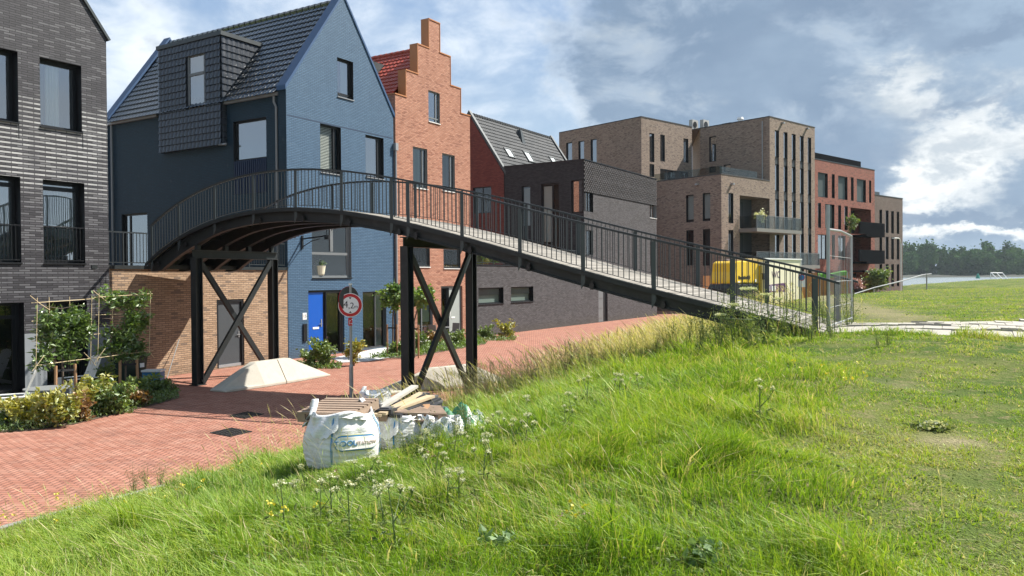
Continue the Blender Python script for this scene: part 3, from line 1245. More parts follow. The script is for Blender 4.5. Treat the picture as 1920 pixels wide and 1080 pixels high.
def tiles(name, O, eu, ev, U, V, mat, par, pitch=.235, course=.33, amp=.036, step=.045, mask=None, sub=6, zig=0):
    """a field of roof tiles: rolls across, laps up the slope"""
    O, eu, ev = Vector(O), Vector(eu).normalized(), Vector(ev).normalized()
    nn = eu.cross(ev)
    if nn.z < 0 and abs(nn.z) > .02:
        nn = -nn
    nu = max(2, int(U / pitch * sub))
    nv = max(1, int(round(V / course)))
    us = np.linspace(0, U, nu + 1)
    vs = np.repeat(np.linspace(0, V, nv + 1), 2)[1:-1]
    hs = np.tile([1.0, 0.0], nv)
    ph = us / pitch * 2 * np.pi
    wave = amp * (np.abs(np.sin(ph / 2)) ** .8) if amp > .015 else amp * np.sin(ph)
    Ug, Vg = np.meshgrid(us, vs)
    H = wave[None, :] + (hs * step)[:, None] + .01
    Ov = np.array(O)[None, None, :] + Ug[..., None] * np.array(eu) + Vg[..., None] * np.array(ev) + H[..., None] * np.array(nn)
    off = Vector((0, 0, 0))
    q = par
    while q is not None:
        off += q.location
        q = q.parent
    v = Ov.reshape(-1, 3) - np.array(off)
    ny, nx = len(vs), len(us)
    I = np.arange(nx * ny).reshape(ny, nx)
    f = np.stack([I[:-1, :-1].ravel(), I[:-1, 1:].ravel(), I[1:, 1:].ravel(), I[1:, :-1].ravel()], 1)
    if mask:
        cu = ((Ug[:-1, :-1] + Ug[1:, 1:]) / 2).ravel()
        cv = ((Vg[:-1, :-1] + Vg[1:, 1:]) / 2).ravel()
        f = f[[mask(a, b) for a, b in zip(cu, cv)]]
    return np_mesh(name, v, f, mat, par)


def quads(mb, *fs):
    for f in fs:
        mb.face(f)


BL = (.5225, .8526)
SIDE = (.8526, -.5225)


def lerp(a, b, k):
    return a + (b - a) * k


# ================================================================== left house, dark clinker with pale courses
FL = Fac(-11.6, 23.05, *BL)
zE = FL.at(194, 71)[1]
sA, zA = FL.at(155, 1)
slope = (zA - zE) / (0 - sA)
HL = thing('brick_house', 'dark grey clinker gabled house with rows of pale glazed bricks and black deep-set windows', 'house', FL.p(-3.5, 0)[:])
WL = 7.0
zR = zE + slope * WL / 2
ops, wins = [], []
w1 = FL.box(74, 106, 152, 236)
ww = w1[1] - w1[0]
e2 = FL.at(33, 97)[0]
w2 = [e2 - ww, e2, w1[2], w1[3]]
w3 = FL.box(80, 336, 158, 493)
e4 = FL.at(38, 331)[0]
w4 = [e4 - ww, e4, w3[2], w3[3]]
w5 = FL.box(87, 566, 163, 700)
w5[2] = .06
e6 = FL.at(45, 568)[0]
w6 = [e6 - 1.35, e6, .06, w5[3]]
for w in (w1, w2):
    wins.append((w, dict(depth=.30, fw=.10, blind=('curtain', .30, .62, .02, .97), folds=True, sill='black_frame', glass='glass_sky')))
for w in (w3, w4):
    wins.append((w, dict(depth=.30, fw=.10, glass='glass_mirror', blind=('curtain', .12, .95, .02, .97), folds=True, rail=(1.0, 'black_frame'), sill='black_frame', trans=(.91,))))
wins.append((w5, dict(depth=.28, fw=.09, blind=('grey_blind', .35, .9, .0, .97), folds=True, mull=(.42,))))
wins.append((w6, dict(depth=.28, fw=.08, trans=(.84,), frame='black_frame', mull=(.9,))))
m = MB()
allops = [(*w, .48) for w, _ in wins]


def reveals(m, F, ops, o=0.0):
    for a, b, c_, d_, dp in ops:
        e = [(a, c_), (b, c_), (b, d_), (a, d_)]
        for k in range(4):
            p, q = e[k], e[(k + 1) % 4]
            m.face([F.p(q[0], q[1], o), F.p(p[0], p[1], o), F.p(p[0], p[1], o - dp), F.p(q[0], q[1], o - dp)])


wall_face(m, FL, -WL, 0, 0, zE, allops, .48)
wall_face(m, FL, -WL, 0, zE, zR + .1, (), planes=[(slope, 1, zE), (-slope, 1, zE + slope * WL)])
D = 10
quads(m, [FL.p(0, 0), FL.p(0, 0, -D), FL.p(0, zE, -D), FL.p(0, zE)],
      [FL.p(-WL, 0), FL.p(-WL, zE), FL.p(-WL, zE, -D), FL.p(-WL, 0, -D)],
      [FL.p(0, 0, -D), FL.p(-WL, 0, -D), FL.p(-WL, zE, -D), FL.p(-WL / 2, zR, -D), FL.p(0, zE, -D)])
m.build('wall', M['dark_brick'], HL, fix=False)
for w, k in wins:
    window(FL, HL, w, **k)
m = MB()
for sg, e in ((1, 0.0), (-1, -WL)):
    o_ = FL.p(e + sg * .03, zE - .02, .04)
    up = FL.d * (-sg * WL / 2) + Vector((0, 0, zR - zE))
    m.prism([FL.p(e + sg * .06, zE - .06, .05), FL.p(-WL / 2, zR + .02, .05), FL.p(-WL / 2, zR + .14, .05), FL.p(e + sg * .12, zE - .02, .05)], FL.n * -(D + .1))
m.build('roof', M['verge_dark'], HL)
for u0, u1, vt in ((46, 87, 626), (165, 206, 615)):
    a, b = FL.at(u0, 650)[0], FL.at(u1, 650)[0]
    m = MB()
    m.fbox(FL, a, b, 0, FL.at(u0, vt)[1], -.01, .012)
    m.build('plinth', M['plinth_grey'], HL)
m = MB()
m.fbox(FL, w6[0] - .9, w6[0], 0, 1.55, -.01, .012)
m.build('plinth', M['plinth_grey'], HL)
m = MB()      # brick expansion slots under the window corners
for u, va, vb in ((155, 245, 278), (35, 226, 260)):
    a, zt = FL.at(u, va)
    m.fbox(FL, a - .012, a + .012, FL.at(u, vb)[1], zt, -.005, .003)
m.build('expansion_joint', M['black_frame'], HL)

# ================================================================== tan brick garage wall with roof terrace
FT = Fac(-11.9, 22.62, .428, .904)
sT1 = FT.at(541, 600)[0] - .05
zT = 3.34
GT = thing('garage', 'low tan brick garage with a grey steel door under the footbridge', 'garage', FT.p(3.5, 0)[:])
dop = FT.box(406, 562, 457, 660)
dop[2] = .02
m = MB()
wall_face(m, FT, .0, sT1, 0, zT, [dop], .22)
m.face([FT.p(.0, zT), FT.p(sT1, zT), FT.p(sT1, zT, -11), FT.p(.0, zT, -11)])
m.face([FT.p(sT1, 0), FT.p(sT1, 0, -11), FT.p(sT1, zT, -11), FT.p(sT1, zT)])
m.build('wall', M['tan_brick'], GT, fix=False)
m = MB()
m.fbox(FT, .0, sT1, zT, zT + .11, -.18, .05)
m.build('coping', M['bridge_steel'], GT)
m = MB()
m.fbox(FT, .02, sT1 - .02, zT + .003, zT + .06, -11, -.2)
m.build('terrace_floor', M['terrace'], GT)
m = MB()
a, b = dop[0], dop[1]
m.fbox(FT, a, a + .09, .02, dop[3], -.16, -.02)
m.fbox(FT, b - .09, b, .02, dop[3], -.16, -.02)
m.fbox(FT, a + .09, b - .09, dop[3] - .09, dop[3], -.16, -.02)
m.build('door_frame', M['black_frame'], GT)
m = MB()
m.fbox(FT, a + .09, b - .09, .05, dop[3] - .09, -.13, -.08)
d = m.build('door', M['door_grey'], GT)
m = MB()
m.fbox(FT, a + .09, b - .09, .03, .12, -.08, -.045)
m.build('kick_plate', M['zinc'], d)
m = MB()
m.fbox(FT, b - .2, b - .16, 1.0, 1.22, -.08, -.06)
m.fbox(FT, b - .3, b - .16, 1.09, 1.115, -.045, -.025)
m.fbox(FT, b - .19, b - .17, 1.09, 1.115, -.062, -.04)
m.build('door_handle', M['zinc'], d)
m = MB()
m.fbox(FT, (a + b) / 2 - .12, (a + b) / 2 + .10, 1.98, 2.04, -.08, -.07)
m.build('sign_plate', M['white'], d)


def terrace_rail(name, F, s0, s1, z0, h, par, label=None, o=-.08):
    m = MB()
    m.fbox(F, s0, s1, z0 + h - .04, z0 + h, o - .025, o + .025)
    m.fbox(F, s0, s1, z0 + .07, z0 + .1, o - .012, o + .012)
    n = int((s1 - s0) / .115)
    for i in range(n + 1):
        x = s0 + .01 + (s1 - s0 - .02) * i / n
        w = .02 if i % 9 == 0 else .008
        m.fbox(F, x - w, x + w, z0 if i % 9 == 0 else z0 + .1, z0 + h - .04, o - w, o + w)
    return m.build(name, M['rail_steel'], par)


sA_ = FT.at(284, 470)[0]
terrace_rail('railing', FT, .05, sA_ - .1, zT + .11, 1.0, GT)
sB_ = FT.at(470, 497)[0]
terrace_rail('railing', FT, sB_, sT1 - .05, zT + .11, .9, GT)

# ================================================================== blue house
FB = Fac(-8.4, 30.0, *BL)
BW = 6.18
BD = 11.57
sAp, zAp = FB.at(640, -9)
zBE = FB.at(541, 161)[1]
sAp = BW / 2
HB = thing('gabled_house', 'tall blue painted brick house with steep black tiled roof and blue verge trim', 'house', FB.p(3, 0)[:])
sl = (zAp - zBE) / (BW / 2)
bl = {}
bl['top'] = FB.box(632, 107, 662, 180)
bl['l2'] = FB.box(600, 231, 639, 322)
bl['r2'] = FB.box(685, 252, 719, 331)
bl['big'] = FB.box(584, 400, 658, 521)
bl['door'] = FB.box(578, 545, 645, 640)
bl['slide'] = FB.box(680, 547, 724, 657)
bl['door'][2] = .03
bl['slide'][2] = .05
m = MB()
ops = [(*v, .34) for v in bl.values()]
wall_face(m, FB, 0, BW, 0, zBE, [q for k, q in bl.items() if k != 'top'], .34)
wall_face(m, FB, 0, BW, zBE, zAp + .2, [bl['top']], .34, planes=[(-sl, 1, zBE), (sl, 1, zBE + sl * BW)])
# gable end thickness seen from the side, projecting beyond the long wall
GTk = .42
FS = Fac(*(FB.p(0, 0, -BD)[:2]), *SIDE)          # long side wall, runs from the back corner to the gable
quads(m, [FB.p(BW, 0), FB.p(BW, 0, -BD), FB.p(BW, zBE, -BD), FB.p(BW, zBE)],
      [FB.p(0, zBE, -GTk), FB.p(BW / 2, zAp, -GTk), FB.p(BW, zBE, -GTk)],
      [FB.p(0, 0, -BD), FB.p(BW, 0, -BD), FB.p(BW, zBE, -BD), FB.p(BW / 2, zAp, -BD), FB.p(0, zBE, -BD)])
FSi = FS.shift(-.12)
zEa = zBE - .28
sd1 = FSi.box(437, 229, 499, 366)
sd2 = FSi.box(228, 402, 276, 500)
sd2[2] = zT + .12
m.build('wall', M['blue_brick'], HB, fix=False)
m = MB()
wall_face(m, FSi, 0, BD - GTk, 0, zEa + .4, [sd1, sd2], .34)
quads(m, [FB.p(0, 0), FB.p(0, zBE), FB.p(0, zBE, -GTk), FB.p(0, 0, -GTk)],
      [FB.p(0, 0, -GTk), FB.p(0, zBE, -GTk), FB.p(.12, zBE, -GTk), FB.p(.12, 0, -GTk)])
m.build('side_wall', M['navy_brick'], HB, fix=False)['label'] = 'dark navy side wall'
window(FB, HB, bl['top'], frame='black_frame', sill='zinc', glass='glass_sky', depth=.17, fw=.08, trans=(.10,), blind=('pale_blind', .45, .9, 0, .95))
window(FB, HB, bl['l2'], frame='black_frame', sill='zinc', depth=.15, fw=.07, glass='glass_thin', blind=('slats', .04, .72, .0, .98), mull=(.74,))
window(FB, HB, bl['r2'], frame='black_frame', sill='zinc', depth=.16, fw=.08, glass='glass_mirror', blind=('screen_blind', .05, .7, .0, .95), mull=(.78,))
f5 = window(FB, HB, bl['big'], frame='grey_frame', fw=.09, mull=(), trans=(.385,), back='dark_room', boff=.19, sill='black_frame')
a, b, z0, z1 = bl['big']
m = MB()
m.fbox(FB, a + (b - a) * .50, a + (b - a) * .57, z0 + (z1 - z0) * .42, z1 - .05, -.17, -.10)
m.fbox(FB, b - .16, b - .09, z0 + .09, z1 - .09, -.165, -.12)
m.build('mullion', M['grey_frame'], f5)
# door set
a, b, z0, z1 = bl['door']
mid = FB.at(609, 600)[0]
m = MB()
m.fbox(FB, a, a + .05, z0, z1, -.16, -.08)
m.fbox(FB, mid, mid + .09, z0, z1, -.16, -.08)
m.fbox(FB, b - .09, b, z0, z1, -.16, -.08)
m.fbox(FB, a + .05, b - .09, z1 - .08, z1, -.162, -.078)
m.build('door_frame', M['black_frame'], HB)
m = MB()
m.fbox(FB, a + .05, mid, z0 + .02, z1 - .08, -.14, -.09)
dr = m.build('door', M['door_blue'], HB)
dr['label'] = 'bright blue front door'
m = MB()
m.fbox(FB, a + .3, a + .62, z0 + 1.02, z0 + 1.1, -.09, -.075)
m.build('letterbox', M['white'], dr)
m = MB()
m.fbox(FB, mid - .13, mid - .08, z0 + 1.1, z0 + 1.4, -.09, -.07)
m.fbox(FB, mid - .24, mid - .10, z0 + 1.2, z0 + 1.225, -.06, -.035)
m.fbox(FB, mid - .12, mid - .10, z0 + 1.2, z0 + 1.225, -.072, -.04)
m.build('door_handle', M['zinc'], dr)
side = window(FB, HB, [mid + .09, b - .09, z0, z1 - .08], frame='mid_frame', fw=.05, back='brown_room', name='sidelight')
window(FB, HB, bl['slide'], frame='mid_frame', fw=.06, mull=(.60,), back='brown_room', blind=('pale_blind', .62, .93, .02, .98))
# fixtures on the front
m = MB()
a, z = FB.at(571, 593)
m.fbox(FB, a - .10, a + .10, z - .13, z + .13, .002, .012)
hn = m.build('house_number', M['white'], HB)
put_text("15", .17, FB.p(a, z, .016), FB.d, (0, 0, 1), M['sign_black'], hn, 'number')
m = MB()
a, z = FB.at(571.5, 622)
m.fbox(FB, a - .10, a + .08, z - .37, z + .3, .0, .05)
m.build('intercom', M['black_frame'], HB)
m = MB()
a, z = FB.at(566, 452)
m.fbox(FB, a - .04, a + .04, z - .3, z + .2, .0, .05)
m.bar(FB.p(a, z + .08, .04), FB.p(a, z + .16, 1.35), .05)
m.tube([FB.p(a, z - .22, .04), FB.p(a, z - .02, .5), FB.p(a, z + .06, .95)], .018, 6)
m.disc(FB.p(a, z + .02, 1.32), (0, 0, 1), .10, .16, 14)
m.tube([FB.p(a, z + .1, 1.3), FB.p(a, z + .45, 1.3)], .015, 6)
m.build('wall_lamp', M['black_frame'], HB)
m = MB()
a, z = FB.at(545, 217)
m.fbox(FB, .05, BW - .05, z - .012, z + .012, -.002, .003)
m.build('expansion_joint', M['navy_panel'], HB)
# verge copings
for dpt, sgn in ((0, 1), (BD, -1)):
    m = MB()
    for e, q in ((0, 1), (BW, -1)):
        p0 = FB.p(e - q * .10, zBE - .08, 0)
        w0, w1 = (.04, -GTk - .02) if dpt == 0 else (-BD - .04, -BD + GTk)
        m.prism([FB.p(e - q * .06, zBE - .16, w0), FB.p(e - q * .06, zBE + .02, w0), FB.p(BW / 2, zAp + .14, w0), FB.p(BW / 2, zAp + .02, w0)], FB.n * (w1 - w0))
    m.build('verge_trim', M['blue_paint'], HB)
# roof
ridge = zAp - .22
O = FS.p(GTk, zEa, .12)
runv = Vector(FB.p(BW / 2, ridge, 0)) - Vector(FB.p(0, zEa, 0))
upv = FB.d * (BW / 2 + .12) + Vector((0, 0, ridge - zEa))
tiles('roof', O, FS.d, upv, BD - 2 * GTk, upv.length, M['tile_black'], HB)
m = MB()
quads(m, [FB.p(BW, zEa, -GTk), FB.p(BW, zEa, -BD), FB.p(BW / 2, ridge, -BD), FB.p(BW / 2, ridge, -GTk)],
      [FB.p(0, zEa - .02, -GTk), FB.p(BW / 2, ridge - .03, -GTk), FB.p(BW / 2, ridge - .03, -BD), FB.p(0, zEa - .02, -BD)])
m.build('roof_deck', M['tile_black'], HB, fix=False)
m = MB()
n = 30
for i in range(n):
    q0 = FB.p(BW / 2, ridge + .04, -GTk - (BD - 2 * GTk) * i / n)
    q1 = FB.p(BW / 2, ridge + .04, -GTk - (BD - 2 * GTk) * (i + .96) / n)
    m.tube([q0, q1], [.14, .115], 8)
m.build('ridge', M['tile_black'], HB)
m = MB()
a = FS.at(479, 60)[0]
pp = at_depth(479, 60, 37.6)
m.tube([(pp.x, pp.y, pp.z - .9), (pp.x, pp.y, pp.z + .22)], .15, 12)
m.tube([(pp.x, pp.y, pp.z + .22), (pp.x, pp.y, pp.z + .42)], .19, 12)
m.build('vent_pipe', M['tile_black'], HB)
# gutter + downpipes
dA, dB = FSi.at(299, 180)[0], FSi.at(415, 180)[0]
for x0, x1 in ((.2, dA - .05), (dB + .05, BD - GTk - .02)):
    m = MB()
    m.fbox(FSi, x0, x1, zEa - .02, zEa + .08, .02, .15)
    m.build('gutter', M['zinc'], HB)
m = MB()
xp = BD - GTk - .28
m.tube([FSi.p(xp, zEa, .08), FSi.p(xp, zEa - .25, .08), FSi.p(xp + .1, zEa - .45, .06), FSi.p(xp + .1, zT + .2, .06)], .045, 8)
m.build('downpipe', M['pvc_grey'], HB)
m = MB()
m.tube([FSi.p(.45, zEa, .08), FSi.p(.45, zT, .08)], .045, 8)
m.build('downpipe', M['pvc_grey'], HB)
m = MB()
m.tube([FB.p(BW + .06, zBE - 1.6, .07), FB.p(BW + .06, .05, .07)], .05, 8)
m.fbox(FB, BW - .03, BW + .15, zBE - 1.62, zBE - 1.3, .02, .16)
m.build('downpipe', M['zinc'], HB)
# side openings
window(FSi, HB, sd1, frame='black_frame', fw=.07, back='grey_blind', glass='glass_mirror', trans=(.47,))
a, b, z0, z1 = sd1
m = MB()
zf = FSi.at(437, 303)[1]
m.fbox(FSi, a, b, z0 + .02, zf, -.06, -.03)
n = 16
for i in range(n):
    x = a + (b - a) * (i + .5) / n
    m.fbox(FSi, x - .022, x + .022, z0 + .02, zf, -.029, .01)
m.build('balcony_screen', M['navy_panel'], HB)
window(FSi, HB, sd2, frame='black_frame', fw=.08, glass='glass_mirror', mull=(.25,))
# dormer clad in flat tiles
FDo = FSi.shift(.20)
a0, zt = FDo.at(297, 91)
a1, zt1 = FDo.at(414, 70)
zt = (zt + zt1) / 2
zb = (FDo.at(297, 287)[1] + FDo.at(414, 272)[1]) / 2
dw = FDo.box(351, 104, 384, 209)
dor = MB()
wall_face(dor, FDo, a0, a1, zb, zt, [dw], .3)
back_d = (zt - zEa) / (ridge - zEa) * (BW / 2 + .12) + .1
quads(dor, [FDo.p(a1, zb, 0), FDo.p(a1, zb, -.2), FDo.p(a1, zEa, -.2), FDo.p(a1, zt, -back_d), FDo.p(a1, zt, 0)],
      [FDo.p(a0, zb, 0), FDo.p(a0, zt, 0), FDo.p(a0, zt, -back_d), FDo.p(a0, zEa, -.2), FDo.p(a0, zb, -.2)],
      [FDo.p(a0, zb, 0), FDo.p(a1, zb, 0), FDo.p(a1, zb, -.2), FDo.p(a0, zb, -.2)])
db = dor.build('dormer', M['tile_flat'], HB, fix=False)
tiles('cladding', FDo.p(a0, zb, .004), FDo.d, (0, 0, 1), a1 - a0, zt - zb - .02, M['tile_flat'], db, pitch=.24, course=.27, amp=.024, step=.04,
      mask=lambda u, v: not (dw[0] - .05 < a0 + u < dw[1] + .05 and dw[2] - .06 < zb + v < dw[3] + .05))
Fck = Fac(*(FDo.p(a1 + .004, 0, 0)[:2]), -FDo.n.x, -FDo.n.y)


def ckmask(u, v):
    z = zb + v
    lim = .2 + max(0, (z - zEa)) / (ridge - zEa) * (BW / 2 + .12)
    return u < lim


tiles('cladding', Fck.p(0, zb), Fck.d, (0, 0, 1), back_d, zt - zb - .02, M['tile_flat'], db, pitch=.24, course=.27, amp=.024, step=.04, mask=ckmask)
m = MB()
m.obox(FDo.p(a0 - .06, zt, .08), FDo.d * (a1 - a0 + .16), -FDo.n * (back_d + .1), (0, 0, .16))
m.build('dormer_roof', M['verge_grey'], db)
window(FDo, HB, dw, frame='grey_frame', fw=.10, depth=.05, back='pale_blind', trans=(.64,), glass='glass_mirror', boff=.2, name='dormer_window')
m = MB()
m.tube([FSi.p(FSi.at(424, 272)[0], FSi.at(424, 272)[1], 0), FSi.p(FSi.at(424, 272)[0], FSi.at(424, 272)[1], .25)], .03, 6)
m.tube([FSi.p(FSi.at(421, 272)[0] - .1, FSi.at(424, 272)[1], .2), FSi.p(FSi.at(429, 272)[0] + .1, FSi.at(424, 272)[1], .2)], .04, 6)
m.build('security_light', M['zinc'], HB)

# ================================================================== orange-red stepped gable house
HR = thing('stepped_gable_house', 'orange-red brick house with a stepped gable and red tiled roof', 'house', FB.p(9.1, 0)[:])
steps_px = [(741, 174), (761, 130), (783, 82), (804, 36), (824.5, 100), (844.5, 162), (863.7, 215), (881.5, None)]
sR0, sR1 = BW + .14, FB.at(881.5, 300)[0]
edges = [sR0] + [FB.at(u, v or 300)[0] for u, v in steps_px[1:]]
tops = []
for i, (u, v) in enumerate(steps_px[:-1]):
    tops.append(FB.at(u if i <= 3 else steps_px[i][0], v)[1])
# symmetrical heights
for i in range(3):
    h = (tops[i] + tops[6 - i]) / 2
    tops[i] = tops[6 - i] = h
zR0 = min(tops)


def red_in(s, z):
    for i in range(7):
        if edges[i] <= s < edges[i + 1]:
            return z < tops[i]
    return False


rw = {'t': FB.box(803, 168.5, 824.5, 227), 'l': FB.box(774, 274, 801, 351), 'r': FB.box(829, 287, 852.6, 357),
      'fl': FB.box(773, 416, 805.5, 500), 'fr': FB.box(831, 420, 863, 503), 'gl': FB.box(782, 538, 811, 620), 'gd': FB.box(827, 537, 867, 620)}
rw['gl'][2] = .1
rw['gd'][2] = .04
m = MB()
wall_face(m, FB, sR0, sR1, 0, max(tops), list(rw.values()), .34, inside=red_in, extra_s=edges, extra_z=tops)
RT = .43
for i in range(7):
    a, b, z = edges[i], edges[i + 1], tops[i]
    m.face([FB.p(a, z), FB.p(b, z), FB.p(b, z, -RT), FB.p(a, z, -RT)])
    zl = tops[i - 1] if i else 0
    if z > zl:
        m.face([FB.p(a, zl), FB.p(a, z), FB.p(a, z, -RT), FB.p(a, zl, -RT)])
    zr = tops[i + 1] if i < 6 else 0
    if z > zr:
        m.face([FB.p(b, zr), FB.p(b, zr, -RT), FB.p(b, z, -RT), FB.p(b, z)])
    m.face([FB.p(a, zR0 - 1, -RT), FB.p(a, z, -RT), FB.p(b, z, -RT), FB.p(b, zR0 - 1, -RT)])
RD = 11.0
m.face([FB.p(sR1, 0, -RT), FB.p(sR1, 0, -RD), FB.p(sR1, zR0, -RD), FB.p(sR1, zR0, -RT)])
m.face([FB.p(sR0, 0, -RT), FB.p(sR0, zR0, -RT), FB.p(sR0, zR0, -RD), FB.p(sR0, 0, -RD)])
m.face([FB.p(sR0, 0, -RD), FB.p(sR0, zR0, -RD), FB.p((sR0 + sR1) / 2, zR0 + 4.3, -RD), FB.p(sR1, zR0, -RD), FB.p(sR1, 0, -RD)])
m.build('wall', M['red_brick'], HR, fix=False)
m = MB()
for i in range(7):
    a, b, z = edges[i], edges[i + 1], tops[i]
    m.fbox(FB, a - .03, b + .03, z, z + .05, -RT - .02, .03)
    zl = tops[i - 1] if i else None
    if zl is not None and z > zl:
        m.fbox(FB, a - .035, a - .002, zl + .05, z, -RT - .01, .02)
    zr = tops[i + 1] if i < 6 else None
    if zr is not None and z > zr:
        m.fbox(FB, b + .002, b + .035, zr + .05, z, -RT - .01, .02)
m.build('coping', M['copper_trim'], HR)
sm = (sR0 + sR1) / 2
pr = Fac(*(FB.p(0, 0, 0)[:2]), *BL)
zRr = FB.at(812, 88)[1]
Or = FB.p(sR0 + .02, zR0 - .25, -RD)
upr = FB.d * (sm - sR0) + Vector((0, 0, zRr - zR0 + .25))
tiles('roof', Or, FB.n, upr, RD - RT, upr.length, M['tile_red'], HR)
m = MB()
m.face([FB.p(sR1, zR0 - .25, -RT), FB.p(sR1, zR0 - .25, -RD), FB.p(sm, zRr, -RD), FB.p(sm, zRr, -RT)])
m.face([FB.p(sR0, zR0 - .28, -RT), FB.p(sm, zRr - .03, -RT), FB.p(sm, zRr - .03, -RD), FB.p(sR0, zR0 - .28, -RD)])
m.build('roof_deck', M['tile_red'], HR, fix=False)
m = MB()
for i in range(30):
    m.tube([FB.p(sm, zRr + .04, -RT - (RD - RT) * i / 30), FB.p(sm, zRr + .04, -RT - (RD - RT) * (i + .96) / 30)], [.13, .11], 8)
m.build('ridge', M['tile_red'], HR)
m = MB()
k0 = .52
b0 = Or + upr * .38 + FB.n * (RD - 4.0)
hz = Vector((0, 0, 1.0))
m.obox(b0, FB.n * 1.5, FB.d * 1.5, hz * 1.25)
m.build('dormer', M['verge_dark'], HR)
window(FB, HR, rw['t'], frame='grey_frame', sill='white', mull=(.72,), trans=(.14,), depth=.10, glass='glass_mirror')
window(FB, HR, rw['l'], frame='grey_frame', sill='white', mull=(.72,), depth=.10, blind=('pale_blind', .08, .68, 0, .98), folds=True)
window(FB, HR, rw['r'], frame='grey_frame', sill='white', mull=(.72,), depth=.10, blind=('grey_blind', .08, .68, 0, .98), folds=True)
for k in ('fl', 'fr'):
    window(FB, HR, rw[k], frame='mid_frame', sill='white', depth=.10, rail=(1.05, 'rail_steel'), railn=11)
window(FB, HR, rw['gl'], frame='grey_frame', mull=(.35,), depth=.10, blind=('pale_blind', .38, .95, .35, .98), back='brown_room', sill='white')
a, b, z0, z1 = rw['gd']
x = FB.at(842, 560)[0]
m = MB()
m.fbox(FB, a, a + .05, z0, z1, -.15, -.08)
m.fbox(FB, x, x + .12, z0, z1, -.15, -.08)
m.fbox(FB, b - .08, b, z0, z1, -.15, -.08)
m.fbox(FB, a + .05, b - .08, z1 - .07, z1, -.152, -.078)
m.build('door_frame', M['grey_frame'], HR)
m = MB()
m.fbox(FB, x + .12, b - .08, z0, z1 - .07, -.14, -.10)
dr = m.build('door', M['door_pale'], HR)
m = MB()
m.fbox(FB, x + .3, x + .6, z0 + 1.0, z0 + 1.08, -.10, -.085)
m.build('letterbox', M['white'], dr)
m = MB()
m.fbox(FB, x + .16, x + .19, z0 + 1.15, z0 + 1.4, -.10, -.06)
m.build('door_handle', M['white'], dr)
window(FB, HR, [a + .05, x, z0, z1 - .07], frame='mid_frame', fw=.04, back='brown_room', name='sidelight')

# ================================================================== charcoal brick ground floor with black-topped box
sG0 = sR1 + .005
sX0, sX1 = FB.at(1094.7, 400)[0], FB.at(1231, 400)[0]
zG = FB.at(900, 498)[1]
zX = (FB.at(1095, 305)[1] + FB.at(1231, 332.5)[1]) / 2
HX = thing('modern_house', 'flat-roofed charcoal brick house with black box upper floor and long plain street wall', 'house', FB.p(24, 0)[:])
gw = [FB.box(897, 540, 944, 571), FB.box(958, 538, 1000, 567)]
gd = FB.box(1122, 528, 1139, 590)
gd[2] = .03
gs = FB.box(1196, 556, 1210, 568)
m = MB()
ops = gw + [gd, gs]
xw = [FB.box(1094.9, 338, 1112, 396), FB.box(1218, 359, 1230.5, 408), FB.box(1219, 452, 1226, 500), FB.box(1098, 431, 1112, 478)]
xw[0][0] = sX0 + .005
xw[1][1] = sX1 - .01
wall_face(m, FB, sG0, sX0, 0, zG, gw, .34)
bandz = FB.at(1110, 362)[1]
wall_face(m, FB, sX0, sX1, 0, bandz, [gd, gs] + xw, .34)
gdp = [q for q in (gd,) if q[0] < sX0]
m.face([FB.p(sX1, 0), FB.p(sX1, 0, -6), FB.p(sX1, zX, -6), FB.p(sX1, zX)])
m.face([FB.p(sG0, 0, -.01), FB.p(sG0, zG, -.01), FB.p(sG0, zG, -9), FB.p(sG0, 0, -9)])
m.build('wall', M['garage_brick'], HX, fix=False)
m = MB()
m.fbox(FB, sG0 + .01, sX0, zG - .1, zG + .02, -6.0, -.02)
m.build('terrace_floor', M['terrace'], HX)
m = MB()
m.fbox(FB, sG0, sX0 - .01, zG + .004, zG + .07, -.28, .03)
m.build('coping', M['black_frame'], HX)
# openwork brick band: headers standing proud in a chequer over a dark backing
m = MB()
m.fquad(FB, sX0, sX1, bandz, zX, -.02)
m.face([FB.p(sX0, bandz, -.02), FB.p(sX1, bandz, -.02), FB.p(sX1, bandz, .05), FB.p(sX0, bandz, .05)])
m.build('band_backing', M['black_panel'], HX, fix=False)
m = MB()
nr = int((zX - bandz) / .13)
nc = int((sX1 - sX0) / .27)
for j in range(nr):
    z = bandz + j * (zX - bandz) / nr
    for i in range(nc):
        x = sX0 + .005 + (i + .5 * (j % 2)) * (sX1 - sX0) / nc
        w = min(.19, sX1 - x)
        if w > .02:
            m.fbox(FB, x, x + w, z + .004, z + .118, -.018, .035)
m.build('openwork_band', M['garage_brick'], HX)
m = MB()
m.fbox(FB, sX0 - .03, sX1 + .02, zX, zX + .06, -6.02, .07)
m.build('roof', M['black_frame'], HX)
FXs = Fac(*(FB.p(sX0, 0, -6.0)[:2]), *SIDE)
bx = [FXs.box(978, 349, 994, 425), FXs.box(1015, 345, 1048, 440), FXs.box(1071, 338, 1094.5, 400)]
bx[2][1] = 5.995
bx[1][2] = zG + .08
m = MB()
wall_face(m, FXs, 0, 6, zG, zX, bx, .34)
m.build('side_wall', M['charcoal_brick_shaded'], HX, fix=False)
window(FXs, HX, bx[0], frame='black_frame', blind=('pale_blind', .1, .95, .0, .95))
window(FXs, HX, bx[1], frame='black_frame', glass='glass_thin', mull=(.60,), fw=.08, blind=('pale_blind', .06, .56, .30, .97), rail=(1.1, 'black_frame'))
window(FXs, HX, bx[2], frame='black_frame', glass='glass_mirror', fw=.09)
window(FB, HX, xw[0], frame='black_frame', fw=.07, mull=(.6,), blind=('pale_blind', .05, .55, .0, .96), folds=True)
window(FB, HX, xw[1], frame='grey_frame', fw=.07, mull=(.45,), glass='glass_mirror', sill='white')
window(FB, HX, xw[2], frame='black_frame', fw=.06)
window(FB, HX, xw[3], frame='black_frame', fw=.06)
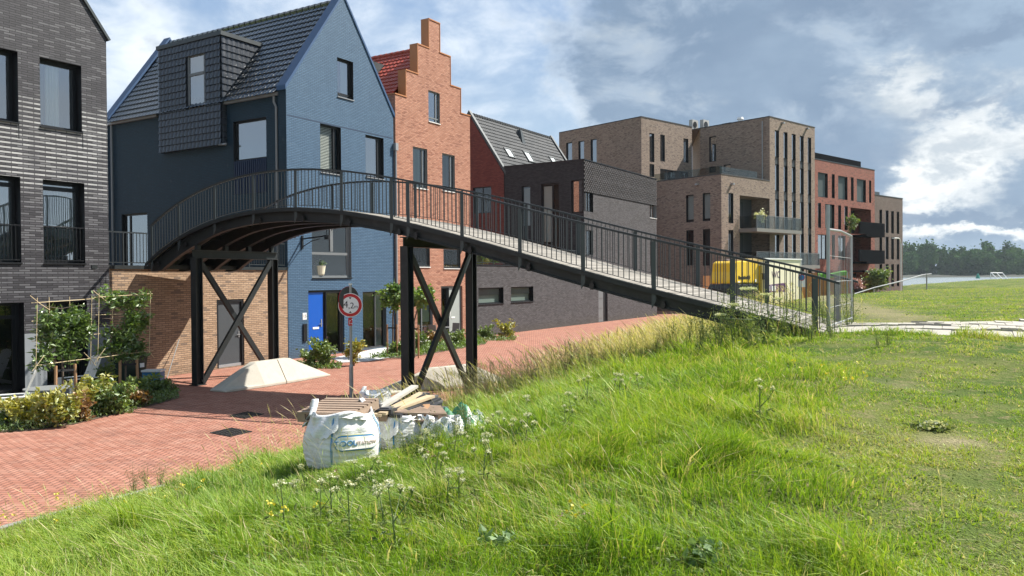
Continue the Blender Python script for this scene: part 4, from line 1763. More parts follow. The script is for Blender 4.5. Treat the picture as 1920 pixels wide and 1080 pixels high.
for q in gw:
    window(FB, HX, q, frame='black_frame', depth=.16, fw=.07, back='frosted', sill='black_frame', glass='glass_thin', blind=('grey_blind', .04, .96, .52, .97))
window(FB, HX, gs, frame='black_frame', fw=.06)
a, b, z0, z1 = gd
m = MB()
m.fbox(FB, a + .02, a + (b - a) * .62, z0, z1 - .02, -.14, -.08)
dr = m.build('door', M['grey_frame'], HX)
m = MB()
for k in range(4):
    zz0 = z0 + .25 + k * (z1 - z0) / 4.1
    m.fbox(FB, a + .12, a + (b - a) * .62 - .1, zz0, zz0 + .45, -.08, -.06)
m.build('door_panel', M['grey_frame'], dr)
m = MB()
m.fbox(FB, a + (b - a) * .62 + .001, b, z0, z1, -.16, -.1)
m.build('door_frame', M['black_frame'], HX)
terrace_rail('railing', FB, sG0 + .1, sX0 - .3, zG + .07, 1.0, HX)

# ================================================================== dark red house behind with skylights
HS = thing('terrace_house', 'dark red brick house with slate tiled roof and three skylights behind the black box', 'house', FB.p(sX0 + 2, 0, -8)[:])
FG = Fac(*(FB.p(sX0 - .03, 0, -6 - 5.7)[:2]), *SIDE)     # gable end facing the terrace
zH = FXs.at(945.5, 325)[1]
hw = 5.7 / 2
zHr = FG.at(882, 214)[1]
slh = (zHr - zH) / hw
gwin = FG.box(887, 352, 921, 401)
m = MB()
wall_face(m, FG, 0, 5.7, 0, zH, [gwin], .34)
wall_face(m, FG, 0, 5.7, zH, zHr + .1, (), planes=[(slh, 1, zH + slh * 5.7), (-slh, 1, zH)])
LH = 12.0
FF = FB.shift(-6.0)
m.face([FF.p(sX0, 0), FF.p(sX0 + LH, 0), FF.p(sX0 + LH, zH), FF.p(sX0, zH)])
m.face([FF.p(sX0, 0, -5.7), FF.p(sX0, zH, -5.7), FF.p(sX0 + LH, zH, -5.7), FF.p(sX0 + LH, 0, -5.7)])
m.face([FF.p(sX0 + LH, 0, 0), FF.p(sX0 + LH, 0, -5.7), FF.p(sX0 + LH, zH, -5.7), FF.p(sX0 + LH, zHr, -hw), FF.p(sX0 + LH, zH, 0)])
m.build('wall', M['wine_brick'], HS, fix=False)
window(FG, HS, gwin, frame='black_frame', mull=(.5,), back='dark_room', blind=('pale_blind', .56, .66, .1, .6))
uph = -FF.n * hw + Vector((0, 0, zHr - zH))
sk = []
for (u0, v0, u1, v1) in ((939, 276, 968, 300), (977, 283.5, 1003, 308), (1025, 293.5, 1046, 310)):
    pass
Os = FF.p(sX0 + .05, zH, 0)
tiles('roof', Os, FF.d, uph, LH - .1, uph.length, M['tile_slate'], HS, pitch=.30, course=.34)
m = MB()
m.face([FF.p(sX0, zH, -5.7), FF.p(sX0, zHr, -hw), FF.p(sX0 + LH, zHr, -hw), FF.p(sX0 + LH, zH, -5.7)])
m.face([FF.p(sX0, zH - .03, 0), FF.p(sX0 + LH, zH - .03, 0), FF.p(sX0 + LH, zHr - .03, -hw), FF.p(sX0, zHr - .03, -hw)])
m.build('roof_deck', M['tile_slate'], HS, fix=False)
for x in (sX0 - .03, sX0 + LH - .25):
    m = MB()
    m.prism([FF.p(x, zH - .1, .12), FF.p(x, zH + .12, .16), FF.p(x, zHr + .30, -hw), FF.p(x, zHr + .06, -hw)], FF.d * .28)
    m.prism([FF.p(x, zH - .1, -5.8), FF.p(x, zH + .12, -5.84), FF.p(x, zHr + .30, -hw - .001), FF.p(x, zHr + .06, -hw - .001)], FF.d * .28)
    m.build('verge_trim', M['verge_grey'], HS)
m = MB()
for i in range(34):
    m.tube([FF.p(sX0 + .2 + (LH - .4) * i / 34, zHr + .06, -hw), FF.p(sX0 + .2 + (LH - .4) * (i + .96) / 34, zHr + .06, -hw)], [.14, .11], 6)
m.build('ridge', M['tile_slate'], HS)
nrm = FF.d.cross(uph).normalized()
if nrm.z < 0:
    nrm = -nrm
ue = uph.normalized()


def roof_pt(u, v):
    r = ray(u, v)
    k = (Os - EYE).dot(nrm) / r.dot(nrm)
    p = EYE + r * k - Os
    return p.dot(FF.d), p.dot(ue)


for (u0, v0, u1, v1) in ((940, 277, 967, 299), (978, 284, 1002, 307), (1026, 294, 1045, 309)):
    a, q1 = roof_pt(u0, v0)
    b, q0 = roof_pt(u1, v1)
    c = (a + b) / 2
    p0 = Os + FF.d * (c - .45) + ue * q0 + nrm * .02
    m = MB()
    h = q1 - q0
    for (x0, x1, y0, y1) in ((0, .08, 0, h), (.82, .9, 0, h), (.08, .82, 0, .08), (.08, .82, h - .08, h)):
        m.obox(p0 + FF.d * x0 + ue * y0, FF.d * (x1 - x0), ue * (y1 - y0), nrm * .12)
    s_ = m.build('skylight', M['verge_dark'], HS)
    m = MB()
    m.obox(p0 + FF.d * .08 + ue * .08, FF.d * .74, ue * (h - .16), nrm * .07)
    m.build('pane', M['skylight'], s_)
a, q = roof_pt(977, 262)
m = MB()
p0 = Os + FF.d * a + ue * q
m.prism([p0 - FF.d * .25 + FF.n * .3 - Vector((0, 0, .4)), p0 + FF.d * .25 + FF.n * .3 - Vector((0, 0, .4)), p0 + FF.d * .1 + Vector((0, 0, .75)), p0 - FF.d * .1 + Vector((0, 0, .75))], -FF.n * .3)
m.build('roof_vent', M['verge_dark'], HS)

# ================================================================== taupe apartment block (terraced, with tower)
A = (.745, .667)
An = math.hypot(*A)
A = (A[0] / An, A[1] / An)
SH = (A[1], -A[0])
HT = thing('apartment_block', 'large taupe brick apartment block with a five-storey tower, tall slit windows and roof terrace', 'apartment block', (17.3, 66, 0))
z17 = 17.0
FC = Fac(11.5, 70.7, *A)                                    # upper block, lit face
FCs = Fac(11.5 - SH[0] * 10.2, 70.7 - SH[1] * 10.2, *SH)    # its shaded side
FK = Fac(17.3, 66.0, *A)                                    # terrace block + tower street face
FKs = Fac(17.3 - SH[0] * 7.2, 66 - SH[1] * 7.2, *SH)
sT = FK.at(1443.5, 400)[0]
sE = FK.at(1528, 400)[0]
zt_ = FK.at(1354, 327)[1]
zC = (FC.at(1205, 221.5)[1] + FK.at(1443.5, 217.5)[1]) / 2
FTs = Fac(*(FK.p(sT, 0, -7.3)[:2]), *SH)                    # tower shaded side


rs_ = random.Random(19)


def slit(F, par, op, top_grey=0.0, **kw):
    k = dict(frame='black_frame', fw=.07, glass='glass_mirror', depth=.15, back=rs_.choice(['screen_blind', 'grey_blind', 'dark_room', 'screen_blind']))
    k.update(kw)
    window(F, par, op, **k)


def spandrels(F, par, lst, mat='mid_frame'):
    for a, b, z0, z1 in lst:
        m = MB()
        m.fbox(F, a, b, z0, z1, -.16, -.09)
        m.build('spandrel', M[mat], par)


m = MB()
# upper block
o1 = [FCs.box(1061.5, 268, 1072.5, 304), FCs.box(1084.5, 265, 1095, 306), FCs.box(1107.5, 261.5, 1118.5, 307)]
wall_face(m, FCs, 0, 10.2, 0, zC, o1, .3)
o2 = [FC.box(1217.8, 249, 1226.7, 303), FC.box(1217.8, 307, 1226.7, 331), FC.box(1237.8, 252, 1246.5, 302), FC.box(1281.5, 259, 1290.5, 304), FC.box(1237.8, 316, 1289.6, 337)]
for q in o2:
    q[1] = min(q[1], 7.45)
wall_face(m, FC, 0, 7.5, 0, zC, o2, .3)
# tower
o3 = [FTs.box(1329.6, 257, 1342.5, 304), FTs.box(1330, 313, 1342, 324), FTs.box(1357, 309, 1370, 323)]
wall_face(m, FTs, 0, 7.3, 0, zC, o3, .3)
cols = [(1453.3, 1461), (1469.6, 1477), (1484.8, 1492.2), (1500, 1507.2), (1514.8, 1521.2)]
zrow = [(FK.at(1453.3, a)[1], FK.at(1453.3, b)[1]) for a, b in ((243.7, 294), (307.4, 357.5), (372.6, 424), (435, 484))]
zrow.append((zrow[3][0] - 2.95, .3))
o4 = []
colx = []
for u0, u1 in cols:
    a, b = FK.at(u0, 400)[0], FK.at(u1, 400)[0]
    colx.append((a, b))
    for zt2, zb2 in zrow:
        o4.append([a, b, zb2, zt2])
tw = [(a, b, zrow[-1][1], zrow[0][0]) for a, b in colx]
wall_face(m, FK, sT, sE, 0, zC, tw, .3)
m.face([FK.p(sE, 0), FK.p(sE, 0, -8), FK.p(sE, zC, -8), FK.p(sE, zC)])
m.face([FK.p(sT, zt_, -7.3), FK.p(sE, zt_, -14), FK.p(sE, zC, -14), FK.p(sT, zC, -7.3)])
# terrace block
o5 = [FKs.box(1286.5, 366, 1300.5, 417), FKs.box(1317.5, 362.5, 1331.5, 415), FKs.box(1287, 432, 1300.5, 498), FKs.box(1318, 430, 1331.5, 498)]
wall_face(m, FKs, 0, 7.2, 0, zt_, o5, .3)
log1 = FK.box(1387, 366, 1442.5, 428)
log2 = FK.box(1387, 429, 1442.5, 490)
log1[1] = log2[1] = sT - .05
o6 = [FK.box(1365.8, 361.5, 1375, 418), FK.box(1365.8, 431, 1375, 480)]
wall_face(m, FK, 0, sT, 0, zt_, o6, .3) if False else None
L1, L2 = [*log1], [*log2]
wall_face(m, FK, 0, sT, 0, zt_, o6 + [L1, L2], .3)
reveals(m, FK, [(*L1, 1.8), (*L2, 1.8)])
m.build('wall', M['taupe_brick'], HT, fix=False)
m = MB()
m.fquad(FK, L1[0], L1[1], L2[2], L1[3], -1.8)
m.build('loggia_back', M['mid_frame'], HT, fix=False)
for F, lst, kw in ((FCs, o1, dict(blind=('grey_blind', .1, .95, .03, .97))), (FC, o2[:4], dict()), (FTs, o3, dict(blind=('screen_blind', .1, .95, .03, .97))),
                   (FKs, o5[:2], dict(glass='glass_thin', blind=('pale_blind', .08, .95, .1, .97))), (FKs, o5[2:], dict(glass='glass_thin', trans=(.5,))), (FK, o6, dict(mull=(.5,)))):
    for q in lst:
        slit(F, HT, q, **kw)
window(FC, HT, o2[4], frame='mid_frame', mull=(.25, .5, .75), glass='glass_mirror', fw=.08)
rr = random.Random(11)
for a, b in colx:
    sp = []
    for r_, (zt2, zb2) in enumerate(zrow):
        bl_ = rr.choice([None, None, ('pale_blind', .05, .95, .02, .42), ('grey_blind', .05, .95, .03, .97), ('pale_blind', .05, .95, .03, .9), ('screen_blind', .1, .95, .3, .97)])
        slit(FK, HT, [a, b, zb2, zt2], blind=bl_)
        if r_ < 4:
            sp.append((a, b, zrow[r_ + 1][0], zb2))
    spandrels(FK, HT, sp, 'mid_frame')
spandrels(FKs, HT, [(o5[0][0], o5[0][1], o5[2][3], o5[0][2]), (o5[1][0], o5[1][1], o5[3][3], o5[1][2])], 'mid_frame') if False else None
# loggia glazing
for q in (L1, L2):
    m = MB()
    m.fbox(FK, q[0] + .3, q[0] + 3.2, q[2] + .05, q[2] + 2.5, -1.78, -1.72)
    g_ = m.build('sliding_door', M['black_frame'], HT)
    m = MB()
    for i in range(3):
        m.fbox(FK, q[0] + .4 + i * .93, q[0] + 1.25 + i * .93, q[2] + .15, q[2] + 2.4, -1.72, -1.70)
    m.build('pane', M['screen_blind'], g_)
# balconies: slab + glass + posts
for zf, a0_, a1_ in ((L1[2] - .35, FK.at(1385.5, 420)[0], FK.at(1470, 420)[0]), (L2[2] - .6, FK.at(1385.5, 480)[0], FK.at(1505, 480)[0])):
    m = MB()
    m.fbox(FK, a0_, a1_, zf, zf + .3, .01, 1.7)
    bal = m.build('balcony', M['concrete_dark'], HT)
    m = MB()
    m.fbox(FK, a0_ + .03, a1_ - .03, zf + .32, zf + 1.35, 1.62, 1.64)
    m.fbox(FK, a1_ - .05, a1_ - .03, zf + .32, zf + 1.35, .03, 1.61)
    m.fbox(FK, a0_ + .03, a0_ + .05, zf + .32, zf + 1.35, .03, 1.61)
    m.build('glass_balustrade', M['glass_thin'], bal)
    m = MB()
    n = 5
    for i in range(n + 1):
        x = a0_ + .05 + (a1_ - a0_ - .1) * i / n
        m.fbox(FK, x - .02, x + .02, zf + .3, zf + 1.38, 1.645, 1.68)
    m.fbox(FK, a0_, a1_, zf + 1.36, zf + 1.40, 1.60, 1.66)
    m.build('rail', M['grey_frame'], bal)
    # roof of brick parapets
m = MB()
m.fbox(FK, -.02, sT - .01, zt_, zt_ + .08, -.3, .03)
m.fbox(FKs, 0, 7.2, zt_, zt_ + .08, -.3, .03)
m.obox(FKs.p(0, zt_ - .06, -.3), FKs.d * 6.9, FK.d * (sT - .35), (0, 0, .05))
m.build('terrace_roof', M['roof_felt'], HT)
m = MB()
m.fbox(FKs, .0, 7.0, zt_ + .1, zt_ + .75, -.42, -.40)
m.fbox(FK, .42, sT - 1.4, zt_ + .1, zt_ + .75, -.42, -.40)
m.build('glass_balustrade', M['glass_thin'], HT)
m = MB()
for F, s0_, s1_, dd in ((FC, -.02, 7.5, 10.2),):
    m.obox(F.p(s0_, zC, .03), F.d * (s1_ - s0_), -F.n * dd, (0, 0, .08))
m.obox(FK.p(sT - .03, zC + .001, .03), FK.d * (sE - sT + .05), -FK.n * 14, (0, 0, .08))
m.build('roof', M['roof_felt'], HT)
m = MB()
for F, u, v in ((FK, 1371.5, 345), (FK, 1466, 231), (FK, 1512, 241.5), (FKs, 1308, 346)):
    a, z = F.at(u, v)
    m.fbox(F, a - .12, a + .12, z - .07, z + .07, .0, .25)
m.build('rain_spout', M['zinc'], HT)
m = MB()
a = FTs.at(1430, 300)[0]
m.tube([FTs.p(a, zC - .3, .06), FTs.p(a, zt_, .06)], .05, 6)
m.build('downpipe', M['zinc'], HT)

for i, (u0, u1) in enumerate(((1292, 1309), (1311, 1331))):
    p = at_depth((u0 + u1) / 2, 236, 79.0)
    ac = thing('air_conditioner', 'white air conditioning unit on the taupe flat roof, ' + ('further from the chimney cowl' if i == 0 else 'nearer to the chimney cowl'),
               'air conditioner', (p.x, p.y, zC + .09), 0, 'air conditioning units on the roof')
    hgt = max(.9, at_depth(u0, 225.5, 79).z - zC - .1)
    m = MB()
    rx = Vector((A[0], A[1], 0))
    ry = Vector((-A[1], A[0], 0))
    b0 = Vector((p.x, p.y, zC + .09)) - rx * .48 - ry * .2
    m.obox(b0 + Vector((0, 0, .25)), rx * .96, ry * .4, (0, 0, hgt - .25))
    m.obox(b0 + rx * .1, rx * .08, ry * .4, (0, 0, .25))
    m.obox(b0 + rx * .8, rx * .08, ry * .4, (0, 0, .25))
    m.build('casing', M['ac_grey'], ac)
    m = MB()
    m.disc(b0 + rx * .42 - ry * .002 + Vector((0, 0, .25 + (hgt - .25) / 2)), -ry, .3, .03, 20)
    m.build('fan', M['sign_black'], ac)
p = at_depth(1388, 222, 77.5)
cw = thing('chimney_cowl', 'white ventilation cowl standing on a dark roof box beside the tower', 'roof vent', (p.x, p.y, zC + .09))
m = MB()
m.tube([(p.x, p.y, zC + .5), (p.x, p.y, zC + 1.05)], .22, 12)
m.tube([(p.x, p.y, zC + 1.05), (p.x, p.y, zC + 1.25)], [.34, .26], 12)
m.build('cowl', M['white'], cw)
m = MB()
m.obox(Vector((p.x, p.y, zC + .09)) - Vector((A[0], A[1], 0)) * 1.6, Vector((A[0], A[1], 0)) * 2.4, Vector((-A[1], A[0], 0)) * 1.0, (0, 0, .5))
m.build('base', M['tile_black'], cw)

# ================================================================== rust red apartment building
HQ = thing('apartment_building', 'rust-red brick apartment building with black balconies and dark rooftop storey', 'apartment building', FK.p(sE + 6, 0)[:])
sQ = FK.at(1640, 400)[0]
zQ = (FK.at(1529.5, 297.5)[1] + FK.at(1639.5, 320.5)[1]) / 2
q1 = [FK.box(u0, v0, u1, v1) for u0, v0, u1, v1 in ((1533.5, 322.5, 1552, 369), (1559.5, 326, 1565, 371.5), (1571.5, 329, 1589, 373), (1595.5, 332, 1600.5, 376), (1606.5, 335, 1623.5, 378), (1629.5, 338, 1633.5, 380),
                                                   (1533.5, 380, 1539.5, 427), (1547, 382, 1564.5, 427), (1571.5, 384.5, 1577, 430), (1583.5, 386, 1589.5, 431.5),
                                                   (1533.5, 439, 1552, 486), (1559.5, 440, 1565, 486), (1571.5, 441.5, 1585, 487))]
r1 = FK.box(1595, 389, 1633, 438)
r2 = FK.box(1600, 441, 1633, 492)
r3 = FK.box(1598, 512, 1637, 548)
r3[2] = .05
m = MB()
wall_face(m, FK, sE + .01, sQ, 0, zQ, q1 + [r1, r2, r3], .3)
reveals(m, FK, [(*r1, 1.8), (*r2, 1.8), (*r3, 1.8)])
m.face([FK.p(sQ, 0), FK.p(sQ, 0, -9), FK.p(sQ, zQ, -9), FK.p(sQ, zQ)])
m.build('wall', M['rust_brick'], HQ, fix=False)
for q in q1:
    wide = q[1] - q[0] > 1.3
    kw = dict(glass='glass_thin', blind=('grey_blind', .04, .96, .04, .98)) if (wide and q[3] > 9.5) else {}
    slit(FK, HQ, q, mull=(.5,) if wide and q[3] < 9.5 else (), **kw)
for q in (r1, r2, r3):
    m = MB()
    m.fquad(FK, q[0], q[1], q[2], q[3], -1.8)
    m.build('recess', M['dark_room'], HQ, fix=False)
    m = MB()
    m.fbox(FK, q[0] + .2, q[1] - .6, q[2] + .05, q[3] - .25, -1.78, -1.74)
    gg = m.build('sliding_door', M['mid_frame'], HQ)
for v0, v1 in ((415, 438), (468, 490)):
    a, zt2 = FK.shift(1.6).at(1612, v0)
    b = FK.shift(1.6).at(1659, v0)[0]
    zb2 = FK.shift(1.6).at(1612, v1)[1]
    m = MB()
    m.fbox(FK, a, b, zb2, zt2, 1.54, 1.6)
    m.fbox(FK, b - .06, b, zb2, zt2, .02, 1.53)
    m.fbox(FK, r1[0], b, zb2 - .2, zb2 - .01, .01, 1.6)
    bb = m.build('balcony', M['black_panel'], HQ)
    m = MB()
    for i in range(9):
        x = r1[0] + .1 + i * (a - r1[0] - .15) / 8
        m.fbox(FK, x - .02, x + .02, zb2, zt2, 1.5, 1.54)
    m.fbox(FK, r1[0], a, zt2 - .05, zt2, 1.5, 1.55)
    m.build('rail', M['black_frame'], bb)
m = MB()
zp = FK.at(1529.5, 286)[1]
m.fbox(FK, sE + .01, FK.at(1623, 310)[0], zQ + .1, zp + .15, -7, -.5)
m.build('rooftop_storey', M['black_panel'], HQ)
m = MB()
m.fbox(FK, sE + .01, sQ + .02, zQ, zQ + .08, -9, .03)
m.build('roof', M['verge_dark'], HQ)
m = MB()
m.fbox(FK, r3[0] - .2, r3[1] + .2, r3[3] + .05, r3[3] + .25, .01, 1.4)
m.build('entrance_canopy', M['black_frame'], HQ)

# ================================================================== last umber block
HZ = thing('flat_block', 'umber brick flats at the end of the row beside the river', 'apartment building', FK.p(sQ + 3, 0)[:])
sZ = FK.at(1692.5, 450)[0]
zZ = (FK.at(1641, 365)[1] + FK.at(1692.5, 373.5)[1]) / 2
m = MB()
zw = []
tops_ = [FK.at(1650, 393)[1], FK.at(1650, 443)[1], FK.at(1650, 495)[1]]
cc = [(1649, 1654), (1660.5, 1666), (1671, 1676), (1681.5, 1686)]
for u0, u1 in cc:
    a, b = FK.at(u0, 450)[0], FK.at(u1, 450)[0]
    for zt2 in tops_:
        zw.append([a, b, max(.1, zt2 - 2.45), zt2])
wall_face(m, FK, sQ + .01, sZ, 0, zZ, zw, .3)
m.face([FK.p(sZ, 0), FK.p(sZ, 0, -9), FK.p(sZ, zZ, -9), FK.p(sZ, zZ)])
m.build('wall', M['umber_brick'], HZ, fix=False)
for q in zw:
    slit(FK, HZ, q)
m = MB()
m.fbox(FK, sQ + .01, sZ + .02, zZ, zZ + .08, -9, .03)
m.fbox(FK, sQ + .3, sQ + 3.5, zZ + .1, zZ + .6, -6, -1)
m.build('roof', M['verge_dark'], HZ)
# ================================================================== footbridge
BA = Vector((.8746, -.4848, 0))
BC = Vector((.4848, .8746, 0))
N0 = Vector((-9.0, 22.8, 0))
BWD = 2.95
FN = Fac(N0.x, N0.y, BA.x, BA.y)                  # vertical plane of the near railing; s = station


def fit(pts, deg):
    st = [FN.at(u, v) for u, v in pts]
    x = np.array([p[0] for p in st])
    y = np.array([p[1] for p in st])
    return np.poly1d(np.polyfit(x, y, deg))


rail_px = [(270, 440), (300, 408), (340, 378), (400, 348), (440, 335), (478, 325), (540, 318), (600, 316), (644, 318), (690, 324), (740, 332), (800, 345), (870, 361),
           (920, 374), (978, 389), (1040, 403), (1095, 416), (1160, 431), (1227, 446), (1300, 463), (1375, 481), (1450, 499), (1530, 517), (1560, 523)]
beam_px = [(330, 470), (360, 452), (400, 432), (440, 420), (480, 410), (520, 403), (560, 400), (600, 401), (640, 405), (690, 415), (740, 428), (790, 441), (850, 458), (910, 475),
           (975, 495), (1040, 512), (1100, 528), (1170, 546), (1230, 560), (1310, 580), (1400, 602), (1490, 626)]
pr_ = fit(rail_px, 6)
pb_ = fit(beam_px, 5)
T0 = -2.05
T1 = FN.at(1545, 520)[0]
zdk = lambda t_: float(pr_(t_)) - 1.0
BT = 3.46                                            # terrace level where it lands


def B(t_, w, z):
    """point on the bridge: station, distance from the near edge, height"""
    p = N0 + BA * t_ + BC * w
    return Vector((p.x, p.y, z))


mid = B((T0 + T1) / 2, BWD / 2, 0)
BR = thing('footbridge', 'dark green-black steel arched footbridge with grey plank deck crossing the brick street', 'footbridge', mid[:])
NS = 66
ts = [T0 + (T1 - T0) * i / NS for i in range(NS + 1)]


def beam_h(t_):
    return .30 + .20 * max(0.0, min(1.0, (1.2 - t_) / 3.0))


def stringer(w, wd=.14, name='beam'):
    m = MB()
    for e, hw_ in ((0, wd / 2),):
        pass
    rings = []
    for t_ in ts:
        zt2 = zdk(t_) - .065
        zb2 = zt2 - beam_h(t_)
        if t_ < 2:
            zb2 = max(zb2, min(3.27, zt2 - .06))
        ring = []
        for dw_, z in ((-wd / 2, zt2), (wd / 2, zt2), (wd / 2, zt2 - .025), (.012, zt2 - .025), (.012, zb2 + .03), (wd / 2, zb2 + .03), (wd / 2, zb2), (-wd / 2, zb2), (-wd / 2, zb2 + .03),
                       (-.012, zb2 + .03), (-.012, zt2 - .025), (-wd / 2, zt2 - .025)):
            ring.append(m.pt(B(t_, w + dw_, z)))
        rings.append(ring)
    for a, b in zip(rings, rings[1:]):
        n = len(a)
        for k in range(n):
            m.idx((a[k], a[(k + 1) % n], b[(k + 1) % n], b[k]))
    m.idx(rings[0][::-1])
    m.idx(rings[-1])
    return m.build(name, M['bridge_steel'], BR)


for w in (.07, BWD * .36, BWD * .66, BWD - .07):
    stringer(w)
# cross joists under the deck
jt = np.arange(T0 + .6, T1, 1.25)
for t_ in jt:
    m = MB()
    z = zdk(t_) - .07
    m.obox(B(t_ - .04, .16, z - .14), BA * .08, BC * (BWD - .32), (0, 0, .13))
    m.build('joist', M['bridge_steel'], BR)
# deck planks
m = MB()
L = 0
t_ = T0
rr = random.Random(2)
while t_ < T1 + .2:
    sl_ = (zdk(t_ + .07) - zdk(t_ - .07)) / .14
    dv = (BA + Vector((0, 0, sl_))).normalized()
    up = Vector((0, 0, 1)) - dv * dv.z
    ov = rr.uniform(-.025, .012)
    p = B(t_, -.09 - ov, zdk(t_) - .055)
    m.obox(p, dv * .128, BC * (BWD + .18 + ov + rr.uniform(-.01, .02)), up.normalized() * (.045 + rr.uniform(0, .004)))
    t_ += .143 / math.sqrt(1 + sl_ * sl_)
m.build('deck', M['deck'], BR)
# edge flat under the planks
for w in (-.125, BWD + .125):
    m = MB()
    for a, b in zip(ts, ts[1:]):
        m.obox(B(a, w - .01, zdk(a) - .115), B(b, w - .01, zdk(b) - .115) - B(a, w - .01, zdk(a) - .115), BC * .02, (0, 0, .098))
    m.build('edge_strip', M['bridge_steel'], BR)

# railings
post_u = [340, 407, 479.6, 559, 645, 738.5, 769.5, 870, 978, 1096, 1228, 1376, 1530]
pts_ = [-1.78] + [FN.at(u, 380)[0] for u in post_u]
RH = 1.0


def rz(t_):
    return float(pr_(t_))


for side, w in ((0, -.055), (1, BWD + .055)):
    sg = -1 if side == 0 else 1
    # handrail: one long strip
    m = MB()
    rings = []
    tt = [T0 + .18 + (T1 + .28 - T0 - .18) * i / 80 for i in range(81)]
    for t_ in tt:
        z = rz(t_)
        rings.append([m.pt(B(t_, w + a, z + b)) for a, b in ((-.04, -.045), (.04, -.045), (.04, .0), (-.04, .0))])
    for a, b in zip(rings, rings[1:]):
        for k in range(4):
            m.idx((a[k], a[(k + 1) % 4], b[(k + 1) % 4], b[k]))
    m.idx(rings[0][::-1])
    m.idx(rings[-1])
    m.build('handrail', M['rail_steel'], BR)
    for t_ in pts_:
        m = MB()
        zz_ = rz(t_) - .05
        zb2 = zdk(t_) - .42
        x = w + sg * .03
        m.prism([B(t_ - .045, x, zz_), B(t_ + .045, x, zz_), B(t_ + .045, x, zb2 + .16), B(t_ - .045, x, zb2)], BC * sg * .016)
        p = m.build('railing_post', M['post_steel'], BR)
        m = MB()
        m.disc(B(t_ + .17, .07 - .085 if side == 0 else BWD - .07 + .085, zdk(t_ + .17) - .30), BC * sg, .055, .03, 12)
        m.obox(B(t_ + .13, (.07 - .075) if side == 0 else BWD - .07 + .070, zdk(t_ + .17) - .38), BA * .07, BC * sg * .02, (0, 0, .17))
        m.build('bracket', M['sign_black'], p)
    bays = [T0 + .18] + pts_ + [T1 + .25]
    for a, b in zip(bays, bays[1:]):
        if b - a < .12:
            continue
        n = max(2, int(round((b - a) / .118)))
        m = MB()
        for i in range(n):
            t_ = a + (b - a) * (i + .5) / n
            zt2, zb2 = rz(t_) - .04, zdk(t_) + .055
            m.obox(B(t_ - .007, w - .007, zb2), BA * .014, BC * .014, (0, 0, zt2 - zb2))
        k = max(2, int((b - a) / .3))
        for i in range(k):
            p, q = a + (b - a) * i / k, a + (b - a) * (i + 1) / k
            for hgt, th in ((.055, .012),):
                A0 = B(p, w - .012, zdk(p) + hgt - th)
                m.obox(A0, B(q, w - .012, zdk(q) + hgt - th) - A0, BC * .024, (0, 0, th))
        m.build('railing_panel', M['rail_steel'], BR)

# supporting frames


def ibeam(m, p, q, w=.22, h=.24, th=.02, side=None):
    p, q = Vector(p), Vector(q)
    d = (q - p)
    y = side or (Vector((0, 0, 1)) if abs(d.normalized().z) < .9 else BA.copy())
    x = d.cross(y).normalized()
    y = x.cross(d).normalized()
    m.obox(p - x * w / 2 - y * h / 2, x * w, y * th, d)
    m.obox(p - x * w / 2 + y * (h / 2 - th), x * w, y * th, d)
    m.obox(p - x * th / 2 - y * (h / 2 - th), x * th, y * (h - 2 * th), d)


for fi, (tf, ztop) in enumerate(((0.0, None), (FN.at(762, 500)[0], None))):
    zlow = min(float(pb_(tf)), zdk(tf) - .07 - beam_h(tf)) - .01
    if fi == 0:
        zlow = FN.at(372, 468)[1]
    zb1 = zlow - .24
    m = MB()
    ibeam(m, B(tf, -.12, zlow - .12), B(tf, BWD + .16, zlow - .12), .2, .24)
    m.build('crossbeam', M['bridge_steel'], BR)
    for w in (.02, BWD - .02):
        m = MB()
        ibeam(m, B(tf, w, 0), B(tf, w, zb1 - .001), .22, .24, side=BC)
        m.obox(B(tf - .17, w - .17, 0.002), BA * .34, BC * .34, (0, 0, .02))
        m.build('post', M['bridge_steel'], BR)
    for w0, w1 in ((.14, BWD - .14), (BWD - .14, .14)):
        m = MB()
        o_ = .05 if w0 < w1 else -.05
        m.bar(B(tf + o_, w0, .06), B(tf + o_, w1, zb1 - .05), .09, .15)
        m.build('brace', M['bridge_steel'], BR)
    for w in (.07, BWD * .36, BWD * .66, BWD - .07):
        m = MB()
        hh = zdk(tf) - .065 - beam_h(tf) - zlow
        if hh > .02:
            m.obox(B(tf - .06, w - .06, zlow + .001), BA * .12, BC * .12, (0, 0, hh - .002))
            m.build('bearing', M['bridge_steel'], BR)
# landing plates on the terrace
m = MB()
m.obox(B(T0 - .35, .1, BT - .13), BA * .9, BC * (BWD - .2), (0, 0, .12))
m.build('landing', M['bridge_steel'], BR)
